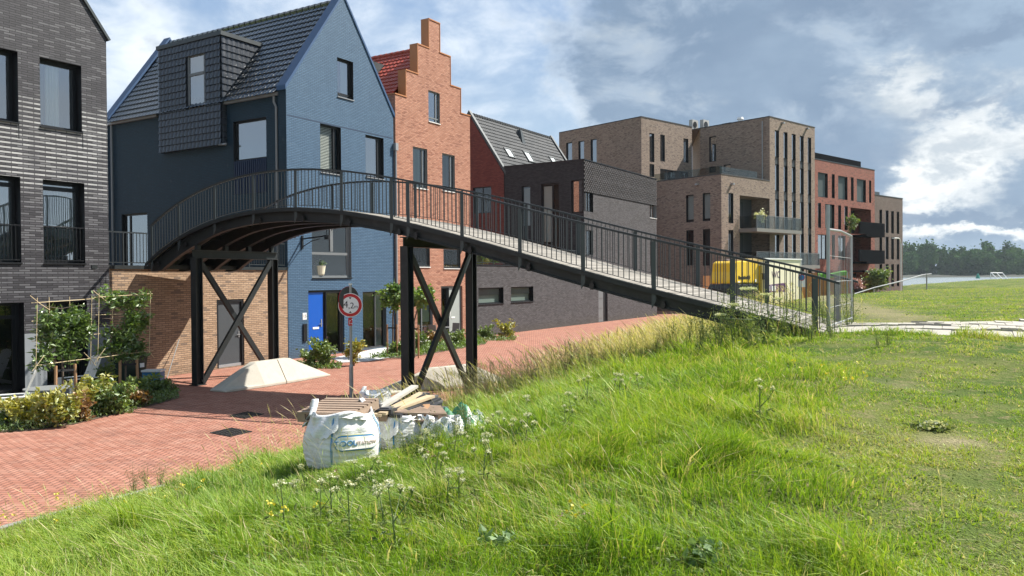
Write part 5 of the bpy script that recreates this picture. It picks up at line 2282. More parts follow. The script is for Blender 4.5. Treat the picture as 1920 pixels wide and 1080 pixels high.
# ================================================================== concrete blocks protecting the posts
def ramp_block(P, d, L, name, label, seam=True, top0=.30, top1=.62, wb=.95, wt=.24, h=.68, mat='concrete'):
    d = Vector(d).normalized()
    n = Vector((d.y, -d.x, 0))
    th = thing(name, label, 'concrete barrier', (P + d * L / 2)[:], 0, 'concrete barriers along the bridge posts')

    def ring(k, w, z):
        c = P + d * (L * k)
        return [c - n * w / 2 + Vector((0, 0, 0.003)), c - n * w / 2 + Vector((0, 0, min(.07, z * .5 + .01))), c - n * wt / 2 * (w / wb) + Vector((0, 0, z)),
                c + n * wt / 2 * (w / wb) + Vector((0, 0, z)), c + n * w / 2 + Vector((0, 0, min(.07, z * .5 + .01))), c + n * w / 2 + Vector((0, 0, 0.003))]
    for (k0, k1) in (((0, .497), (.503, 1)) if seam else ((0, 1),)):
        m = MB()
        ks = sorted({k0, k1, *[q for q in (.03, top0, top1, .97) if k0 < q < k1]})

        def zz_(k):
            if k < top0:
                return .05 + (h - .05) * k / top0
            if k > top1:
                return .05 + (h - .05) * (1 - k) / (1 - top1)
            return h

        def ww_(k):
            e = min(k / .08, 1, (1 - k) / .08)
            return wb * (.62 + .38 * max(e, 0))
        rg = [[m.pt(p) for p in ring(k, ww_(k), zz_(k))] for k in ks]
        for a, b in zip(rg, rg[1:]):
            for i in range(6):
                m.idx((a[i], a[(i + 1) % 6], b[(i + 1) % 6], b[i]))
        m.idx(rg[0][::-1])
        m.idx(rg[-1])
        m.build('block_half' if seam else 'block', M[mat], th, bevel=.012)
    return th


b0, b1 = on_z(408, 735), on_z(606, 703)
ramp_block(b0, b1 - b0, (b1 - b0).length, 'concrete_barrier', 'pale concrete ramp-ended block in two halves before the grey steel door')
b0, b1 = on_z(712, 741), on_z(948, 713)
dd = (b1 - b0)
ramp_block(b0 + Vector((-.12, .06, 0)), dd, dd.length, 'concrete_barrier', 'pale concrete ramp-ended block behind the bridge posts and the plank pile', h=.56, wb=.7, top0=.42, top1=.72)

# ================================================================== gully grates
for px, lab in ((((392.6, 812), (435, 803), (472, 809.4), (433, 819.6)), 'iron gully grate lying in sunlight nearer the grass edge'),
                (((428, 781), (463, 772), (496, 777), (459, 785)), 'iron gully grate lying in the shade of the footbridge')):
    q = [on_z(u, v) for u, v in px]
    c = sum(q, Vector()) / 4
    g = thing('gully_grate', lab, 'drain grate', (c.x, c.y, 0), 0, 'gully grates in the brick street')
    e1 = (q[1] - q[0] + q[2] - q[3]) / 2
    e2 = (q[3] - q[0] + q[2] - q[1]) / 2
    m = MB()
    o_ = c - e1 / 2 - e2 / 2
    m.obox(o_ + Vector((0, 0, .001)), e1, e2, (0, 0, .003))
    m.build('pit', M['sign_black'], g)
    m = MB()
    n = 8
    for i in range(n + 1):
        m.obox(o_ + e1 * (i / n * .95) + Vector((0, 0, .005)), e1 * .045, e2, (0, 0, .009))
    for i in range(5):
        m.obox(o_ + e2 * (i / 4 * .93) + Vector((0, 0, .006)), e1, e2 * .06, (0, 0, .010))
    m.build('grate', M['iron'], g)

# ================================================================== road sign 4,2 m
ps = on_z(659, 753)
sg_ = thing('road_sign', 'round red-rimmed height limit sign reading 4,2m on a grey pole', 'road sign', ps[:])
toc = Vector((-ps.x, -ps.y, 0)).normalized()
toc = (Matrix.Rotation(R(-7), 3, 'Z') @ toc)
sx = Vector((-toc.y, toc.x, 0))
zc = at_depth(657, 572, ps.y).z
zt2 = at_depth(657, 536, ps.y).z
m = MB()
m.tube([ps, ps + Vector((0, 0, .85)), ps + Vector((0, 0, .92)), ps + Vector((0, 0, zt2 + .02))], [.052, .052, .034, .034], 14)
m.build('pole', M['galv'], sg_, smooth=False)
m = MB()
m.disc(ps + Vector((0, 0, zt2 + .02)), (0, 0, 1), .045, .04, 12)
m.build('pole_cap', M['white'], sg_)
fc = ps + toc * .055 + Vector((0, 0, zc))


def roundel(c, nrm, par):
    m = MB()
    m.disc(c - nrm * .012, nrm, .292, .012, 48)
    m.build('rim', M['sign_white'], par)
    m = MB()
    m.disc(c + nrm * .001, nrm, .278, .003, 48)
    m.build('red_ring', M['sign_red'], par)
    m = MB()
    m.disc(c + nrm * .005, nrm, .205, .002, 48)
    m.build('face', M['sign_white'], par)


roundel(fc, toc, sg_)
put_text("4", .235, fc + toc * .009 - sx * .105 + Vector((0, 0, .012)), sx, (0, 0, 1), M['sign_black'], sg_, 'numeral')
put_text(",2", .205, fc + toc * .009 + sx * .022 - Vector((0, 0, .018)), sx, (0, 0, 1), M['sign_black'], sg_, 'numeral')
put_text("m", .125, fc + toc * .009 + sx * .135 - Vector((0, 0, .038)), sx, (0, 0, 1), M['sign_black'], sg_, 'letter')
m = MB()
up = Vector((0, 0, 1))
m.prism([fc + sx * .035 + up * .19 + toc * .0075, fc - sx * .035 + up * .19 + toc * .0075, fc + up * .145 + toc * .0075], toc * .002)
m.prism([fc + sx * .035 - up * .19 + toc * .0075, fc - sx * .035 - up * .19 + toc * .0075, fc - up * .145 + toc * .0075], toc * .002)
m.build('arrow_marks', M['sign_black'], sg_)
m = MB()
m.obox(ps + toc * .036 - sx * .055 + Vector((0, 0, zc - .50)), sx * .10, toc * .004, (0, 0, .19))
st = m.build('sticker', M['sign_red'], sg_)
put_text("ANT\nIFA", .06, ps + toc * .0415 - sx * .005 + Vector((0, 0, zc - .40)), sx, up, M['sign_white'], st, 'print') if False else None
m = MB()
rr = random.Random(4)
for i in range(9):
    a_, b_ = rr.uniform(-.045, .035), rr.uniform(-.48, -.33)
    m.obox(ps + toc * .0405 + sx * (a_ - .0) + Vector((0, 0, zc + b_)), sx * rr.uniform(.012, .03), toc * .001, (0, 0, rr.uniform(.006, .02)))
m.build('print', M['sign_white'], st)
# second roundel behind, turned away
n2 = (Matrix.Rotation(R(180 + 42), 3, 'Z') @ toc)
c2_ = ps + n2 * .06 + Vector((0, 0, at_depth(661, 560, ps.y).z)) - sx * .0
m = MB()
m.disc(c2_, n2, .29, .012, 48)
m.build('rear_plate', M['sign_back'], sg_)
m = MB()
m.disc(c2_ + n2 * .0125, n2, .298, .006, 48)
m.build('red_ring', M['sign_red'], sg_)

# ================================================================== white bulk bags


def bag_surface(W_, H_, seed, lean=0.0):
    rn = random.Random(seed)
    ph = [rn.uniform(0, 6.28) for _ in range(8)]

    def f(th, k, out=0.0):
        """th angle, k 0..1 height -> local point"""
        e = 3.2 - .8 * k
        c, s = math.cos(th), math.sin(th)
        rr_ = (abs(c) ** e + abs(s) ** e) ** (-1 / e)
        bulge = 1.0 + .08 * math.sin(math.pi * min(1, k * 1.15)) - .10 * max(0, k - .78) / .22 - .05 * (1 - k) ** 4
        wr = .0045 * math.sin(k * 58 + 2.6 * math.sin(th * 2 + ph[0]) + ph[1]) * (1 - k) ** .5 * (k < .72) * (.6 + .4 * math.sin(th * 3 + k * 9))
        wr += .018 * math.sin(th * 5 + ph[2] + 2 * math.sin(k * 5)) * k + .022 * math.sin(th * 9 + ph[3] + k * 7) * max(0, k - .5)
        r_ = W_ / 2 * rr_ * bulge + wr + out
        z = H_ * k + .02 * math.sin(th * 3 + ph[4]) * k + .035 * math.sin(th * 4 + ph[5]) * max(0, k - .8) * 5 * .5
        return Vector((r_ * c + lean * k, r_ * s, z))
    return f


def bulk_bag(name, label, loc, rz, W_, H_, seed, logo=False, fill='pallet', loops=True):
    th = thing(name, label, 'bulk bag', loc, rz, 'white bulk bags at the grass edge')
    f = bag_surface(W_, H_, seed)
    m = local_mb()
    n, kk = 96, 60
    rings = [[m.pt(f(2 * math.pi * i / n, j / kk)) for i in range(n)] for j in range(kk + 1)]
    # rolled hem and the inside falling back
    for q, (dz, sc) in enumerate(((.02, .97), (-.03, .90), (-.12, .86))):
        rings.append([m.pt(Vector((p.x * sc, p.y * sc, p.z + dz))) for p in (f(2 * math.pi * i / n, 1) for i in range(n))])
    for a, b in zip(rings, rings[1:]):
        for i in range(n):
            m.idx((a[i], a[(i + 1) % n], b[(i + 1) % n], b[i]))
    m.idx(rings[0][::-1])
    m.build('sack', M['bag_white'], th, smooth=True)
    m = local_mb()
    m.idx([m.pt(Vector((p.x * .9, p.y * .9, p.z - .07))) for p in (f(2 * math.pi * i / 24, 1) for i in range(24))])
    m.build('load', M[fill], th)
    # folded flap hanging over the rim
    m = local_mb()
    rn = random.Random(seed + 1)
    for (t0, t1, drop) in ((-1.55, -.62, .24), (-.6, .5, .05), (-3.0, -2.1, .2)):
        nn = 22
        rows = []
        for j in range(7):
            row = []
            for i in range(nn + 1):
                t_ = t0 + (t1 - t0) * i / nn
                d_ = drop * (.55 + .45 * math.sin(3.1 * i / nn) + .04 * math.sin(i * 1.3)) * j / 6
                row.append(m.pt(f(t_, max(.3, 1 - d_ / H_), .022 + .020 * math.sin(j * .9 + i * .5) + .012 * (j == 6))))
            rows.append(row)
        for a, b in zip(rows, rows[1:]):
            for i in range(nn):
                m.idx((a[i], a[i + 1], b[i + 1], b[i]))
    m.build('flap', M['bag_white'], th, smooth=True)
    # blue stitched corner bands
    for t_ in (-math.pi * .75, -math.pi / 4, math.pi / 4, math.pi * .75):
        m = local_mb()
        ks = [i / 24 for i in range(25)]
        L_ = [m.pt(f(t_ - .022, k, .012)) for k in ks]
        R_ = [m.pt(f(t_ + .022, k, .012)) for k in ks]
        for i in range(24):
            m.idx((L_[i], R_[i], R_[i + 1], L_[i + 1]))
        m.build('corner_seam', M['blue_print'], th)
    if loops:
        for (t0, t1, hh, tw) in ((-math.pi * .75 - .2, -math.pi * .75 + .5, .24, .02), (math.pi / 4 + .5, math.pi / 4 + 1.2, .2, -.03), (math.pi * .75, math.pi * .75 + .6, .12, .02)):
            m = local_mb()
            a_, b_ = f(t0, .96, .01), f(t1, .96, .01)
            P_, Q_ = [], []
            for i in range(21):
                k = i / 20
                c_ = a_.lerp(b_, k) * (1 - .14 * math.sin(math.pi * k)) + Vector((0, 0, hh * math.sin(math.pi * k) + tw * math.sin(2 * math.pi * k)))
                w_ = Vector((-c_.y, c_.x, 0)).normalized() * .008 + Vector((c_.x, c_.y, 0)).normalized() * .034
                P_.append(m.pt(c_ - w_))
                Q_.append(m.pt(c_ + w_))
            for i in range(20):
                m.idx((P_[i], Q_[i], Q_[i + 1], P_[i + 1]))
            o_ = m.build('lifting_loop', M['bag_white'], th, smooth=True)
            md = o_.modifiers.new('s', 'SOLIDIFY')
            md.thickness = .008
    if logo:
        tc_, k0, dk, dth = logo

        def S(x, y, out):
            """logo plane metres -> bag surface"""
            return f(tc_ + x / (W_ * .56), k0 + y / H_, out)

        def capsule(a, b, out, name_, mat):
            m = local_mb()
            nx = 48
            rows = []
            for i in range(nx + 1):
                x = -a + 2 * a * i / nx
                e = max(0, abs(x) - (a - b))
                h = math.sqrt(max(b * b - e * e, 1e-6))
                rows.append([m.pt(S(x, y_ / 6 * h, out)) for y_ in range(-6, 7)])
            for p, q in zip(rows, rows[1:]):
                for i in range(12):
                    m.idx((p[i], q[i], q[i + 1], p[i + 1]))
            return m.build(name_, M[mat], th, fix=False)
        capsule(dth + .014, .088, .010, 'logo_yellow', 'yellow_print')
        capsule(dth + .008, .083, .014, 'logo_blue', 'blue_print')
        capsule(dth, .068, .018, 'logo_field', 'sign_white')
        for txt, x0, sz, mt in (("TOOL", -.130, .080, 'blue_print'), ("STATION", .108, .050, 'red_print')):
            me = text_mesh(txt, sz)
            bm = bmesh.new()
            bm.from_mesh(me)
            for v in bm.verts:
                sgn = 1.12
                v.co = S(x0 + v.co.x * sgn, v.co.y - .004, .022)
            bm.to_mesh(me)
            bm.free()
            me.materials.clear()
            me.materials.append(M[mt])
            ob = bpy.data.objects.new('lettering', me)
            link(ob, th)
            md = ob.modifiers.new('s', 'SOLIDIFY')
            md.thickness = .006
            md.offset = 0
    return th


g1 = on_ground(641, 864)
az1 = math.atan2(-g1.y, -g1.x)            # towards the camera
bagH = at_depth(640, 774, g1.y).z - g1.z
rz1 = az1 + math.pi / 4 - .25
bulk_bag('bulk_bag', 'white woven bulk bag printed with a blue TOOL logo, a wooden pallet on top', (g1.x, g1.y, g1.z - .05), rz1, .71, bagH + .07, 7,
         logo=(-.10, .52, 0, .24), fill='bag_white')
g2 = on_ground(750, 832)
h2 = at_depth(752, 776, g2.y).z - g2.z
bulk_bag('bulk_bag', 'plain white bulk bag under the pile of boards', (g2.x, g2.y, g2.z - .05), az1 + .5, .56, h2 + .05, 21, fill='bag_white', loops=False)
g3 = on_ground(832, 822)
h3 = at_depth(830, 774, g3.y).z - g3.z
bulk_bag('bulk_bag', 'sagging white bulk bag half hidden in tall grass beside the green netting', (g3.x, g3.y, g3.z - .05), az1 + .9, .40, .28, 33, fill='pallet', loops=False)
g4 = on_ground(716, 800)
bulk_bag('bulk_bag', 'white bulk bag standing behind the logo bag, only its rim showing', (g4.x - .2, g4.y + .5, gz(g4.x, g4.y) - .05), az1 + .2, .66, .74, 45, fill='bag_white', loops=True)


# ------------------------------------------------------------------ pallets
def pallet(name, label, M4, w=1.1, d=.85):
    th = thing(name, label, 'pallet', (0, 0, 0), 0, 'wooden pallets on the bags')
    th.matrix_world = M4
    for i in range(7):
        m = local_mb()
        m.box(-w / 2, w / 2, -d / 2 + i * (d - .05) / 6, -d / 2 + i * (d - .05) / 6 + .056, .095, .115)
        m.build('top_board', M['pallet'], th)
    for x in (-w / 2, -.05, w / 2 - .1):
        m = local_mb()
        m.box(x, x + .1, -d / 2, d / 2, .02, .094)
        m.build('bearer', M['pallet'], th)
    for i in range(3):
        m = local_mb()
        m.box(-w / 2, w / 2, -d / 2 + i * (d - .1) / 2, -d / 2 + i * (d - .1) / 2 + .1, 0, .019)
        m.build('bottom_board', M['pallet'], th)
    return th


pc = at_depth(636, 768, g1.y + .12)
pallet('pallet', 'weathered slatted pallet lying tilted on top of the logo bag',
       Matrix.Translation(pc - Vector((0, 0, .06))) @ Matrix.Rotation(R(-20), 4, 'Z') @ Matrix.Rotation(R(7), 4, 'X') @ Matrix.Rotation(R(-2), 4, 'Y'), .70, .60)
pc = at_depth(770, 776, g2.y + .1)
pallet('pallet', 'darker pallet under the heap of boards', Matrix.Translation(pc - Vector((0, 0, .05))) @ Matrix.Rotation(R(12), 4, 'Z') @ Matrix.Rotation(R(4), 4, 'Y'), .80, .6)

# ------------------------------------------------------------------ heap of boards
rn = random.Random(77)
heap = [  # (u0, v0, u1, v1, width, thick, material)
    (700, 772, 778, 724, .10, .03, 'planks_white'), (716, 776, 792, 737, .10, .03, 'planks_pale'), (706, 779, 808, 743, .12, .03, 'planks_pale'),
    (712, 768, 760, 755, .22, .05, 'planks_grey'), (718, 772, 772, 752, .20, .05, 'planks_black'), (704, 762, 742, 758, .12, .05, 'planks_grey'),
    (740, 780, 812, 744, .14, .04, 'planks_black'), (752, 782, 818, 748, .14, .04, 'planks_black'), (762, 783, 822, 752, .13, .04, 'planks_grey'),
    (744, 790, 822, 756, .12, .03, 'planks_black'), (756, 792, 820, 762, .14, .04, 'planks_black'), (776, 796, 830, 770, .11, .03, 'planks_white'),
    (724, 790, 806, 766, .12, .03, 'planks_pale'), (786, 800, 838, 774, .12, .03, 'planks_black'), (730, 764, 800, 738, .10, .03, 'planks_black'), (748, 770, 816, 742, .10, .025, 'planks_grey'), (722, 784, 790, 760, .09, .03, 'planks_grey'),
    (770, 788, 836, 764, .09, .03, 'planks_grey'), (738, 796, 812, 786, .14, .03, 'planks_pale'),
    (780, 776, 842, 782, .16, .04, 'planks_black'), (696, 780, 700, 776, .05, .2, 'planks_white')]
for i, (u0, v0, u1, v1, w, t2, mt) in enumerate(heap):
    ya = g2.y - .35 + rn.uniform(-.15, .15) + i * .035
    yb = g2.y + .75 + rn.uniform(-.25, .25)
    p, q = at_depth(u0, v0, ya), at_depth(u1, v1, yb)
    c = (p + q) / 2
    nm = {'planks_pale': 'fresh pale timber board', 'planks_white': 'whitewashed timber board', 'planks_grey': 'grey board', 'planks_black': 'black board', 'pallet': 'short brown timber block'}[mt]
    th = thing('board', nm + ' thrown on the heap of boards behind the bulk bags', 'board', c[:], 0, 'boards heaped on the bulk bags')
    m = MB()
    m.bar(p, q, w, t2)
    o_ = m.build('plank', M[mt], th)
for i, (u, v, s_) in enumerate(((786, 792, .16), (808, 800, .14), (826, 797, .13))):
    p = at_depth(u, v, g2.y + .2)
    th = thing('timber_offcut', ('upright orange-brown timber offcut under the boards', 'thick dark timber offcut below the boards', 'brick-red timber offcut at the right end of the heap')[i], 'timber', p[:], 0, 'timber offcuts under the boards')
    m = MB()
    m.obox(p - Vector((.06, .06, .2)), (s_, 0, .01), (0, .3, .02), (.01, 0, .36 - i * .06))
    m.build('offcut', M[('stake', 'pallet', 'stake')[i]], th)
# grey slab leaning behind
p = on_z(738, 742)

# green netting
gn = on_ground(862, 802)
nt = thing('netting_bag', 'crumpled green netting bag in the tall dry grass', 'net bag', gn[:])
m = MB()
nu_, nv_ = 34, 16
zf_ = lambda a, b: .20 * math.sin(math.pi * a) ** .6 * math.sin(math.pi * b) ** .6 * (1 + .35 * math.sin(a * 19 + b * 7) + .25 * math.sin(b * 23 - a * 11))
ids = [[m.pt((gn.x + (i / nu_ - .5) * .75, gn.y + (j / nv_ - .5) * .7, gn.z + .02 + zf_(i / nu_, j / nv_))) for i in range(nu_ + 1)] for j in range(nv_ + 1)]
for j in range(nv_):
    for i in range(nu_):
        m.cur = 1 if (i > 21 and (i * 7 + j * 5) % 9 > 2) else 0
        m.idx((ids[j][i], ids[j][i + 1], ids[j + 1][i + 1], ids[j + 1][i]))
m.build('net', [M['green_net'], M['white']], nt, fix=False)

# ================================================================== fence panel across the bridge end
fp0 = at_depth(1553, 600, 14.75)
fp0.z = gz(fp0.x, fp0.y)
fp1 = at_depth(1597, 590, 17.1)
fp1.z = gz(fp1.x, fp1.y)
sf = thing('mesh_fence', 'galvanised mesh fence panel standing across the foot of the footbridge', 'fence', fp0[:])
ztA, ztB = at_depth(1554, 430, 14.75).z, at_depth(1597, 443, 17.1).z
m = MB()
m.tube([fp0, Vector((fp0.x, fp0.y, at_depth(1553, 384, 14.75).z))], .035, 8)
m.build('post', M['galv'], sf)
m = MB()
m.tube([fp1, Vector((fp1.x, fp1.y, ztB))], .022, 8)
m.build('post', M['galv'], sf)
m = MB()
tp0, tp1 = Vector((fp0.x, fp0.y, ztA)), Vector((fp1.x, fp1.y, ztB))
m.tube([tp0, tp0.lerp(tp1, .5) + Vector((0, 0, .04)), tp1], .022, 8)
m.tube([fp0 + Vector((0, 0, .14)), fp1 + Vector((0, 0, .14))], .02, 8)
m.build('top_rail', M['galv'], sf)
m = MB()
n = 24
for i in range(n + 1):
    k = i / n
    a_, b_ = fp0.lerp(fp1, k), tp0.lerp(tp1, k)
    w_ = Vector((.05 * math.sin(k * 9), .03 * math.sin(k * 7), 0)) * (1 if k > .5 else .3)
    m.tube([a_ + Vector((0, 0, .14)), a_.lerp(b_, .5) + w_, b_ + w_ * .4], .0035, 4, cap=False)
for z in (.25, .5, .75):
    m.tube([fp0.lerp(tp0, z), fp0.lerp(tp0, z).lerp(fp1.lerp(tp1, z), .5), fp1.lerp(tp1, z)], .005, 4)
m.build('mesh', M['galv'], sf)

# ================================================================== river handrail, white rail, buoy, lamp post
hr = thing('handrail', 'thin weathered handrail rising along the grass crest beside the flats', 'handrail', at_depth(1737, 530, 70)[:])
m = MB()
P_ = [at_depth(1602, 551, 42), at_depth(1640, 539, 47), at_depth(1690, 527, 56), at_depth(1729, 515.5, 69), at_depth(1746, 513.5, 72)]
m.tube(P_, [.03, .03, .045, .05, .05], 6)
m.build('rail', M['pvc_grey'], hr)
p = at_depth(1737.5, 514, 70)
m = MB()
m.tube([p, (p.x, p.y, gz(p.x, p.y) - .1)], .06, 8)
m.build('post', M['galv'], hr)
for k in (.35, .7):
    q = P_[0].lerp(P_[2], k)
    m = MB()
    m.tube([q, (q.x, q.y, gz(q.x, q.y) - .1)], .03, 6)
    m.build('post', M['galv'], hr)

wr = thing('jetty_rail', 'white tubular rail frame at the water edge behind the grass crest', 'railing', at_depth(1872, 522, 118)[:])
m = MB()
Y_ = 118
m.tube([at_depth(1857.5, 511.3, Y_), at_depth(1880, 511.8, Y_)], .07, 6)
m.build('top_rail', M['white'], wr)
for (u0, u1) in ((1859, 1874), (1869, 1884), (1880, 1893)):
    m = MB()
    m.tube([at_depth(u0, 512, Y_), at_depth(u1, 527, Y_ - 1)], .065, 6)
    m.build('leg', M['white'], wr)
m = MB()
q = at_depth(1857.5, 511.3, Y_)
m.tube([q, q - Vector((0, 0, 1.3))], .05, 6)
m.build('leg', M['white'], wr)

p = at_depth(1833.5, 520, 330)
by = thing('channel_buoy', 'green conical channel buoy floating on the river', 'buoy', (p.x, p.y, 1.4))
m = MB()
m.tube([(p.x, p.y, 1.2), (p.x, p.y, 1.7), (p.x, p.y, 2.9), (p.x, p.y, 3.6)], [.85, .8, .42, .12], 12)
m.build('body', M['buoy'], by)

p = at_depth(1689, 529, 82)
lp = thing('street_lamp', 'tall slender grey lamp post with a curved arm beside the end flats', 'street lamp', (p.x, p.y, 0))
q = at_depth(1688, 447, 82)
m = MB()
arc = [Vector((p.x, p.y, 0)), Vector((p.x, p.y, q.z - .6))]
dl = Vector((-A[0], -A[1], 0))
for i in range(1, 8):
    a_ = i / 7 * math.pi / 2
    arc.append(Vector((p.x, p.y, q.z - .6)) + dl * (.6 * (1 - math.cos(a_))) + Vector((0, 0, .6 * math.sin(a_))))
arc.append(arc[-1] + dl * .9)
m.tube(arc, [.09, .07] + [.055] * 8, 8)
m.build('pole', M['white'], lp)
m = MB()
m.obox(arc[-1] - Vector((0, .08, .07)), dl * .7, (0, .18, 0), (0, 0, .09))
m.build('lamp_head', M['zinc'], lp)

# ================================================================== building site behind the bridge
Yc = 45.6
zb = at_depth(1433, 568, Yc).z
xr = Vector((A[0], A[1], 0))
yr = Vector((-A[1], A[0], 0))
p0 = at_depth(1434, 568, Yc)
_F = Fac(p0.x, p0.y, *A)
p1 = _F.p(_F.at(1501.5, 568)[0], p0.z)
zt2 = at_depth(1434, 486.5, Yc).z
sc = thing('toilet_cabin', 'cream site toilet cabin lettered WC behind the footbridge railing', 'site cabin', (p0.x, p0.y, zb))
Wc = (p1 - p0).length
b0 = Vector((p0.x, p0.y, zb - .35))
Hc = zt2 - b0.z
m = MB()
m.obox(b0, xr * Wc, yr * 2.4, (0, 0, Hc))
m.build('shell', M['cream'], sc)
m = MB()
m.obox(b0 + Vector((0, 0, Hc + .002)) - xr * .06 - yr * .06, xr * (Wc + .12), yr * 2.52, (0, 0, .08))
m.build('roof', M['white'], sc)
m = MB()
for x in (0, Wc - .05):
    m.obox(b0 + xr * x - yr * .03, xr * .06, yr * .03, (0, 0, Hc))
m.build('corner_post', M['white'], sc)
ctr = b0 + xr * (Wc * .30) - yr * .012
put_text("WC", .55, ctr + Vector((0, 0, Hc - .88)), xr, (0, 0, 1), M['purple'], sc, 'lettering')
m = MB()
m.prism([b0 + xr * .12 - yr * .006 + Vector((0, 0, .95)), b0 + xr * (Wc * .56) - yr * .006 + Vector((0, 0, .95)), b0 + xr * (Wc * .56) - yr * .006 + Vector((0, 0, 1.48)), b0 + xr * .12 - yr * .006 + Vector((0, 0, 1.36))], -yr * .006)
lg = m.build('logo_panel', M['purple'], sc)
put_text("BUKO", .33, b0 + xr * (Wc * .33) - yr * .015 + Vector((0, 0, 1.18)), xr, (0, 0, 1), M['sign_white'], lg, 'lettering') if False else None
m = MB()
for i, (x, w_) in enumerate(((.34, .14), (.60, .05), (.74, .14), (1.0, .15))):
    m.obox(b0 + xr * (x + .02) - yr * .016 + Vector((0, 0, 1.02)), xr * w_, yr * .003, (0, 0, .30 if i != 1 else .36))
m.build('print', M['sign_white'], lg)

# no-parking roundel on its little board
p = at_depth(1502.5, 523, 44.2)
ns = thing('parking_sign', 'small blue and red no parking roundel on a white board beside the cabin', 'road sign', (p.x, p.y, gz(p.x, p.y)))
m = MB()
m.tube([(p.x, p.y, gz(p.x, p.y) - .1), (p.x, p.y, p.z + .5)], .03, 8)
m.build('pole', M['galv'], ns)
m = MB()
m.obox((p.x - .2, p.y - .05, p.z - .45), (.4, 0, 0), (0, .01, 0), (0, 0, .85))
m.build('board', M['white'], ns)
m = MB()
m.disc((p.x, p.y - .052, p.z + .08), (0, -1, 0), .18, .01, 24)
m.build('red_ring', M['sign_red'], ns)
m = MB()
m.disc((p.x, p.y - .063, p.z + .08), (0, -1, 0), .14, .008, 24)
m.build('blue_face', M['blue_print'], ns)
m = MB()
m.bar((p.x - .1, p.y - .075, p.z + .18), (p.x + .1, p.y - .075, p.z - .02), .035, .006)
m.build('slash', M['sign_red'], ns)

# yellow truck
Yt = 46.2
t0_ = at_depth(1374, 560, Yt - 2.4)
_F = Fac(t0_.x, t0_.y, *A)
t1_ = _F.p(_F.at(1431.5, 560)[0], t0_.z)
ztt = at_depth(1374, 489, Yt - 2.4).z
Wt = (t1_ - t0_).length
zg = 1.05
tk = thing('site_truck', 'yellow tanker truck with dark windscreen band parked behind the footbridge', 'truck', (t0_.x, t0_.y, .6))
b0 = Vector((t0_.x, t0_.y, zg))
Ht = ztt - zg


def TP(a, b, c):
    return b0 + xr * a + yr * b + Vector((0, 0, c))


m = MB()
prof = [(.0, 1.55), (.04, 1.75), (.22, 2.2), (.30, Ht - .12), (.5, Ht), (Wt - .55, Ht), (Wt - .45, Ht - .05), (Wt - .42, 1.55)]
m.prism([TP(a, 0, c) for a, c in prof], yr * 1.5)
body = m.build('tank', M['yellow'], tk, bevel=.06)
m = MB()
m.prism([TP(a, 0, c) for a, c in ((-.22, .72), (-.16, 1.3), (.0, 1.52), (Wt - .5, 1.52), (Wt - .42, .55), (.1, .55))], yr * 1.5)
m.build('windscreen', M['sign_black'], tk, bevel=.04)
m = MB()
m.obox(TP(-.3, -.04, .66), xr * (Wt - .15), yr * .04, (0, 0, .1))
m.build('bumper', M['rubber'], tk)
m = MB()
m.obox(TP(Wt - .40, -.05, -.1), xr * .38, yr * 1.6, (0, 0, Ht - .15))
m.build('cabinet', M['yellow'], tk, bevel=.03)
m = MB()
m.prism([TP(a, -.02, c) for a, c in ((.75, .05), (Wt - .45, .05), (Wt - .45, .6), (1.6, .52), (.9, .3))], yr * 1.45)
m.build('fender', M['yellow'], tk, bevel=.03)
for a in (.35, 1.75):
    for b in (.05, 1.3):
        m = MB()
        m.disc(TP(a, b, -.02), -yr, .44, .25, 24)
        wh = m.build('wheel', M['rubber'], tk)
        m = MB()
        m.disc(TP(a, b - .252, -.02), -yr, .22, .02, 16)
        m.build('rim', M['grey_frame'], wh)
for a, c in ((-.38, 1.25), (Wt - .62, 1.75)):
    m = MB()
    m.obox(TP(a, -.35, c), xr * .16, yr * .06, (0, 0, .36))
    m.bar(TP(a + .1, -.3, c + .34), TP(a + .35, .0, c + .34), .03)
    m.build('mirror', M['rubber'], tk)
m = MB()
rr = random.Random(8)
x = .55
while x < 1.65:
    w_ = rr.uniform(.05, .11)
    m.obox(TP(x, -.012, 1.78 + (x - .5) * .01), xr * w_, yr * .008, (0, 0, rr.uniform(.12, .2)))
    x += w_ + .03
m.build('lettering', M['sign_black'], tk)
m = MB()
m.obox(TP(Wt - .95, -.05, 1.62), xr * .12, yr * .04, (0, 0, .16))
m.obox(TP(.45, -.05, 1.60), xr * .2, yr * .04, (0, 0, .08))
m.build('headlight', M['sign_white'], tk)

# hoardings
for (u0, u1, vt, Yh, lab) in ((1318, 1352, 517, 52, 'orange-brown timber hoarding left of the yellow truck'), (1504, 1592, 512, 50, 'long orange-brown timber hoarding right of the cream cabin')):
    p, q = at_depth(u0, vt, Yh), at_depth(u1, vt, Yh + 1)
    hh = thing('timber_hoarding', lab, 'hoarding', (p.x, p.y, 0), 0, 'timber hoardings round the building site')
    d = Vector((q.x - p.x, q.y - p.y, 0))
    L_ = d.length
    d.normalize()
    nn = Vector((d.y, -d.x, 0))
    n = max(3, int(L_ / .32))
    m = MB()
    for i in range(n):
        m.obox(Vector((p.x, p.y, .2)) + d * (L_ * i / n + .008) + nn * (.01 if i % 3 else .03), d * (L_ / n - .016), -nn * .04, (0, 0, p.z - .2))
    m.build('boards', M['hoarding'], hh)
    for z in (.8, 2.2):
        m = MB()
        m.obox(Vector((p.x, p.y, z)) - nn * .05, d * L_, -nn * .06, (0, 0, .12))
        m.build('rail', M['stake'], hh)
p, q = at_depth(1537, 512, 44), at_depth(1589, 510, 43)
aw = thing('tarpaulin', 'lime green striped tarpaulin stretched over the hoarding', 'tarpaulin', p[:])
m = MB()
n = 16
z0 = [at_depth(1537, 520, 44).z, at_depth(1589, 518, 43).z]
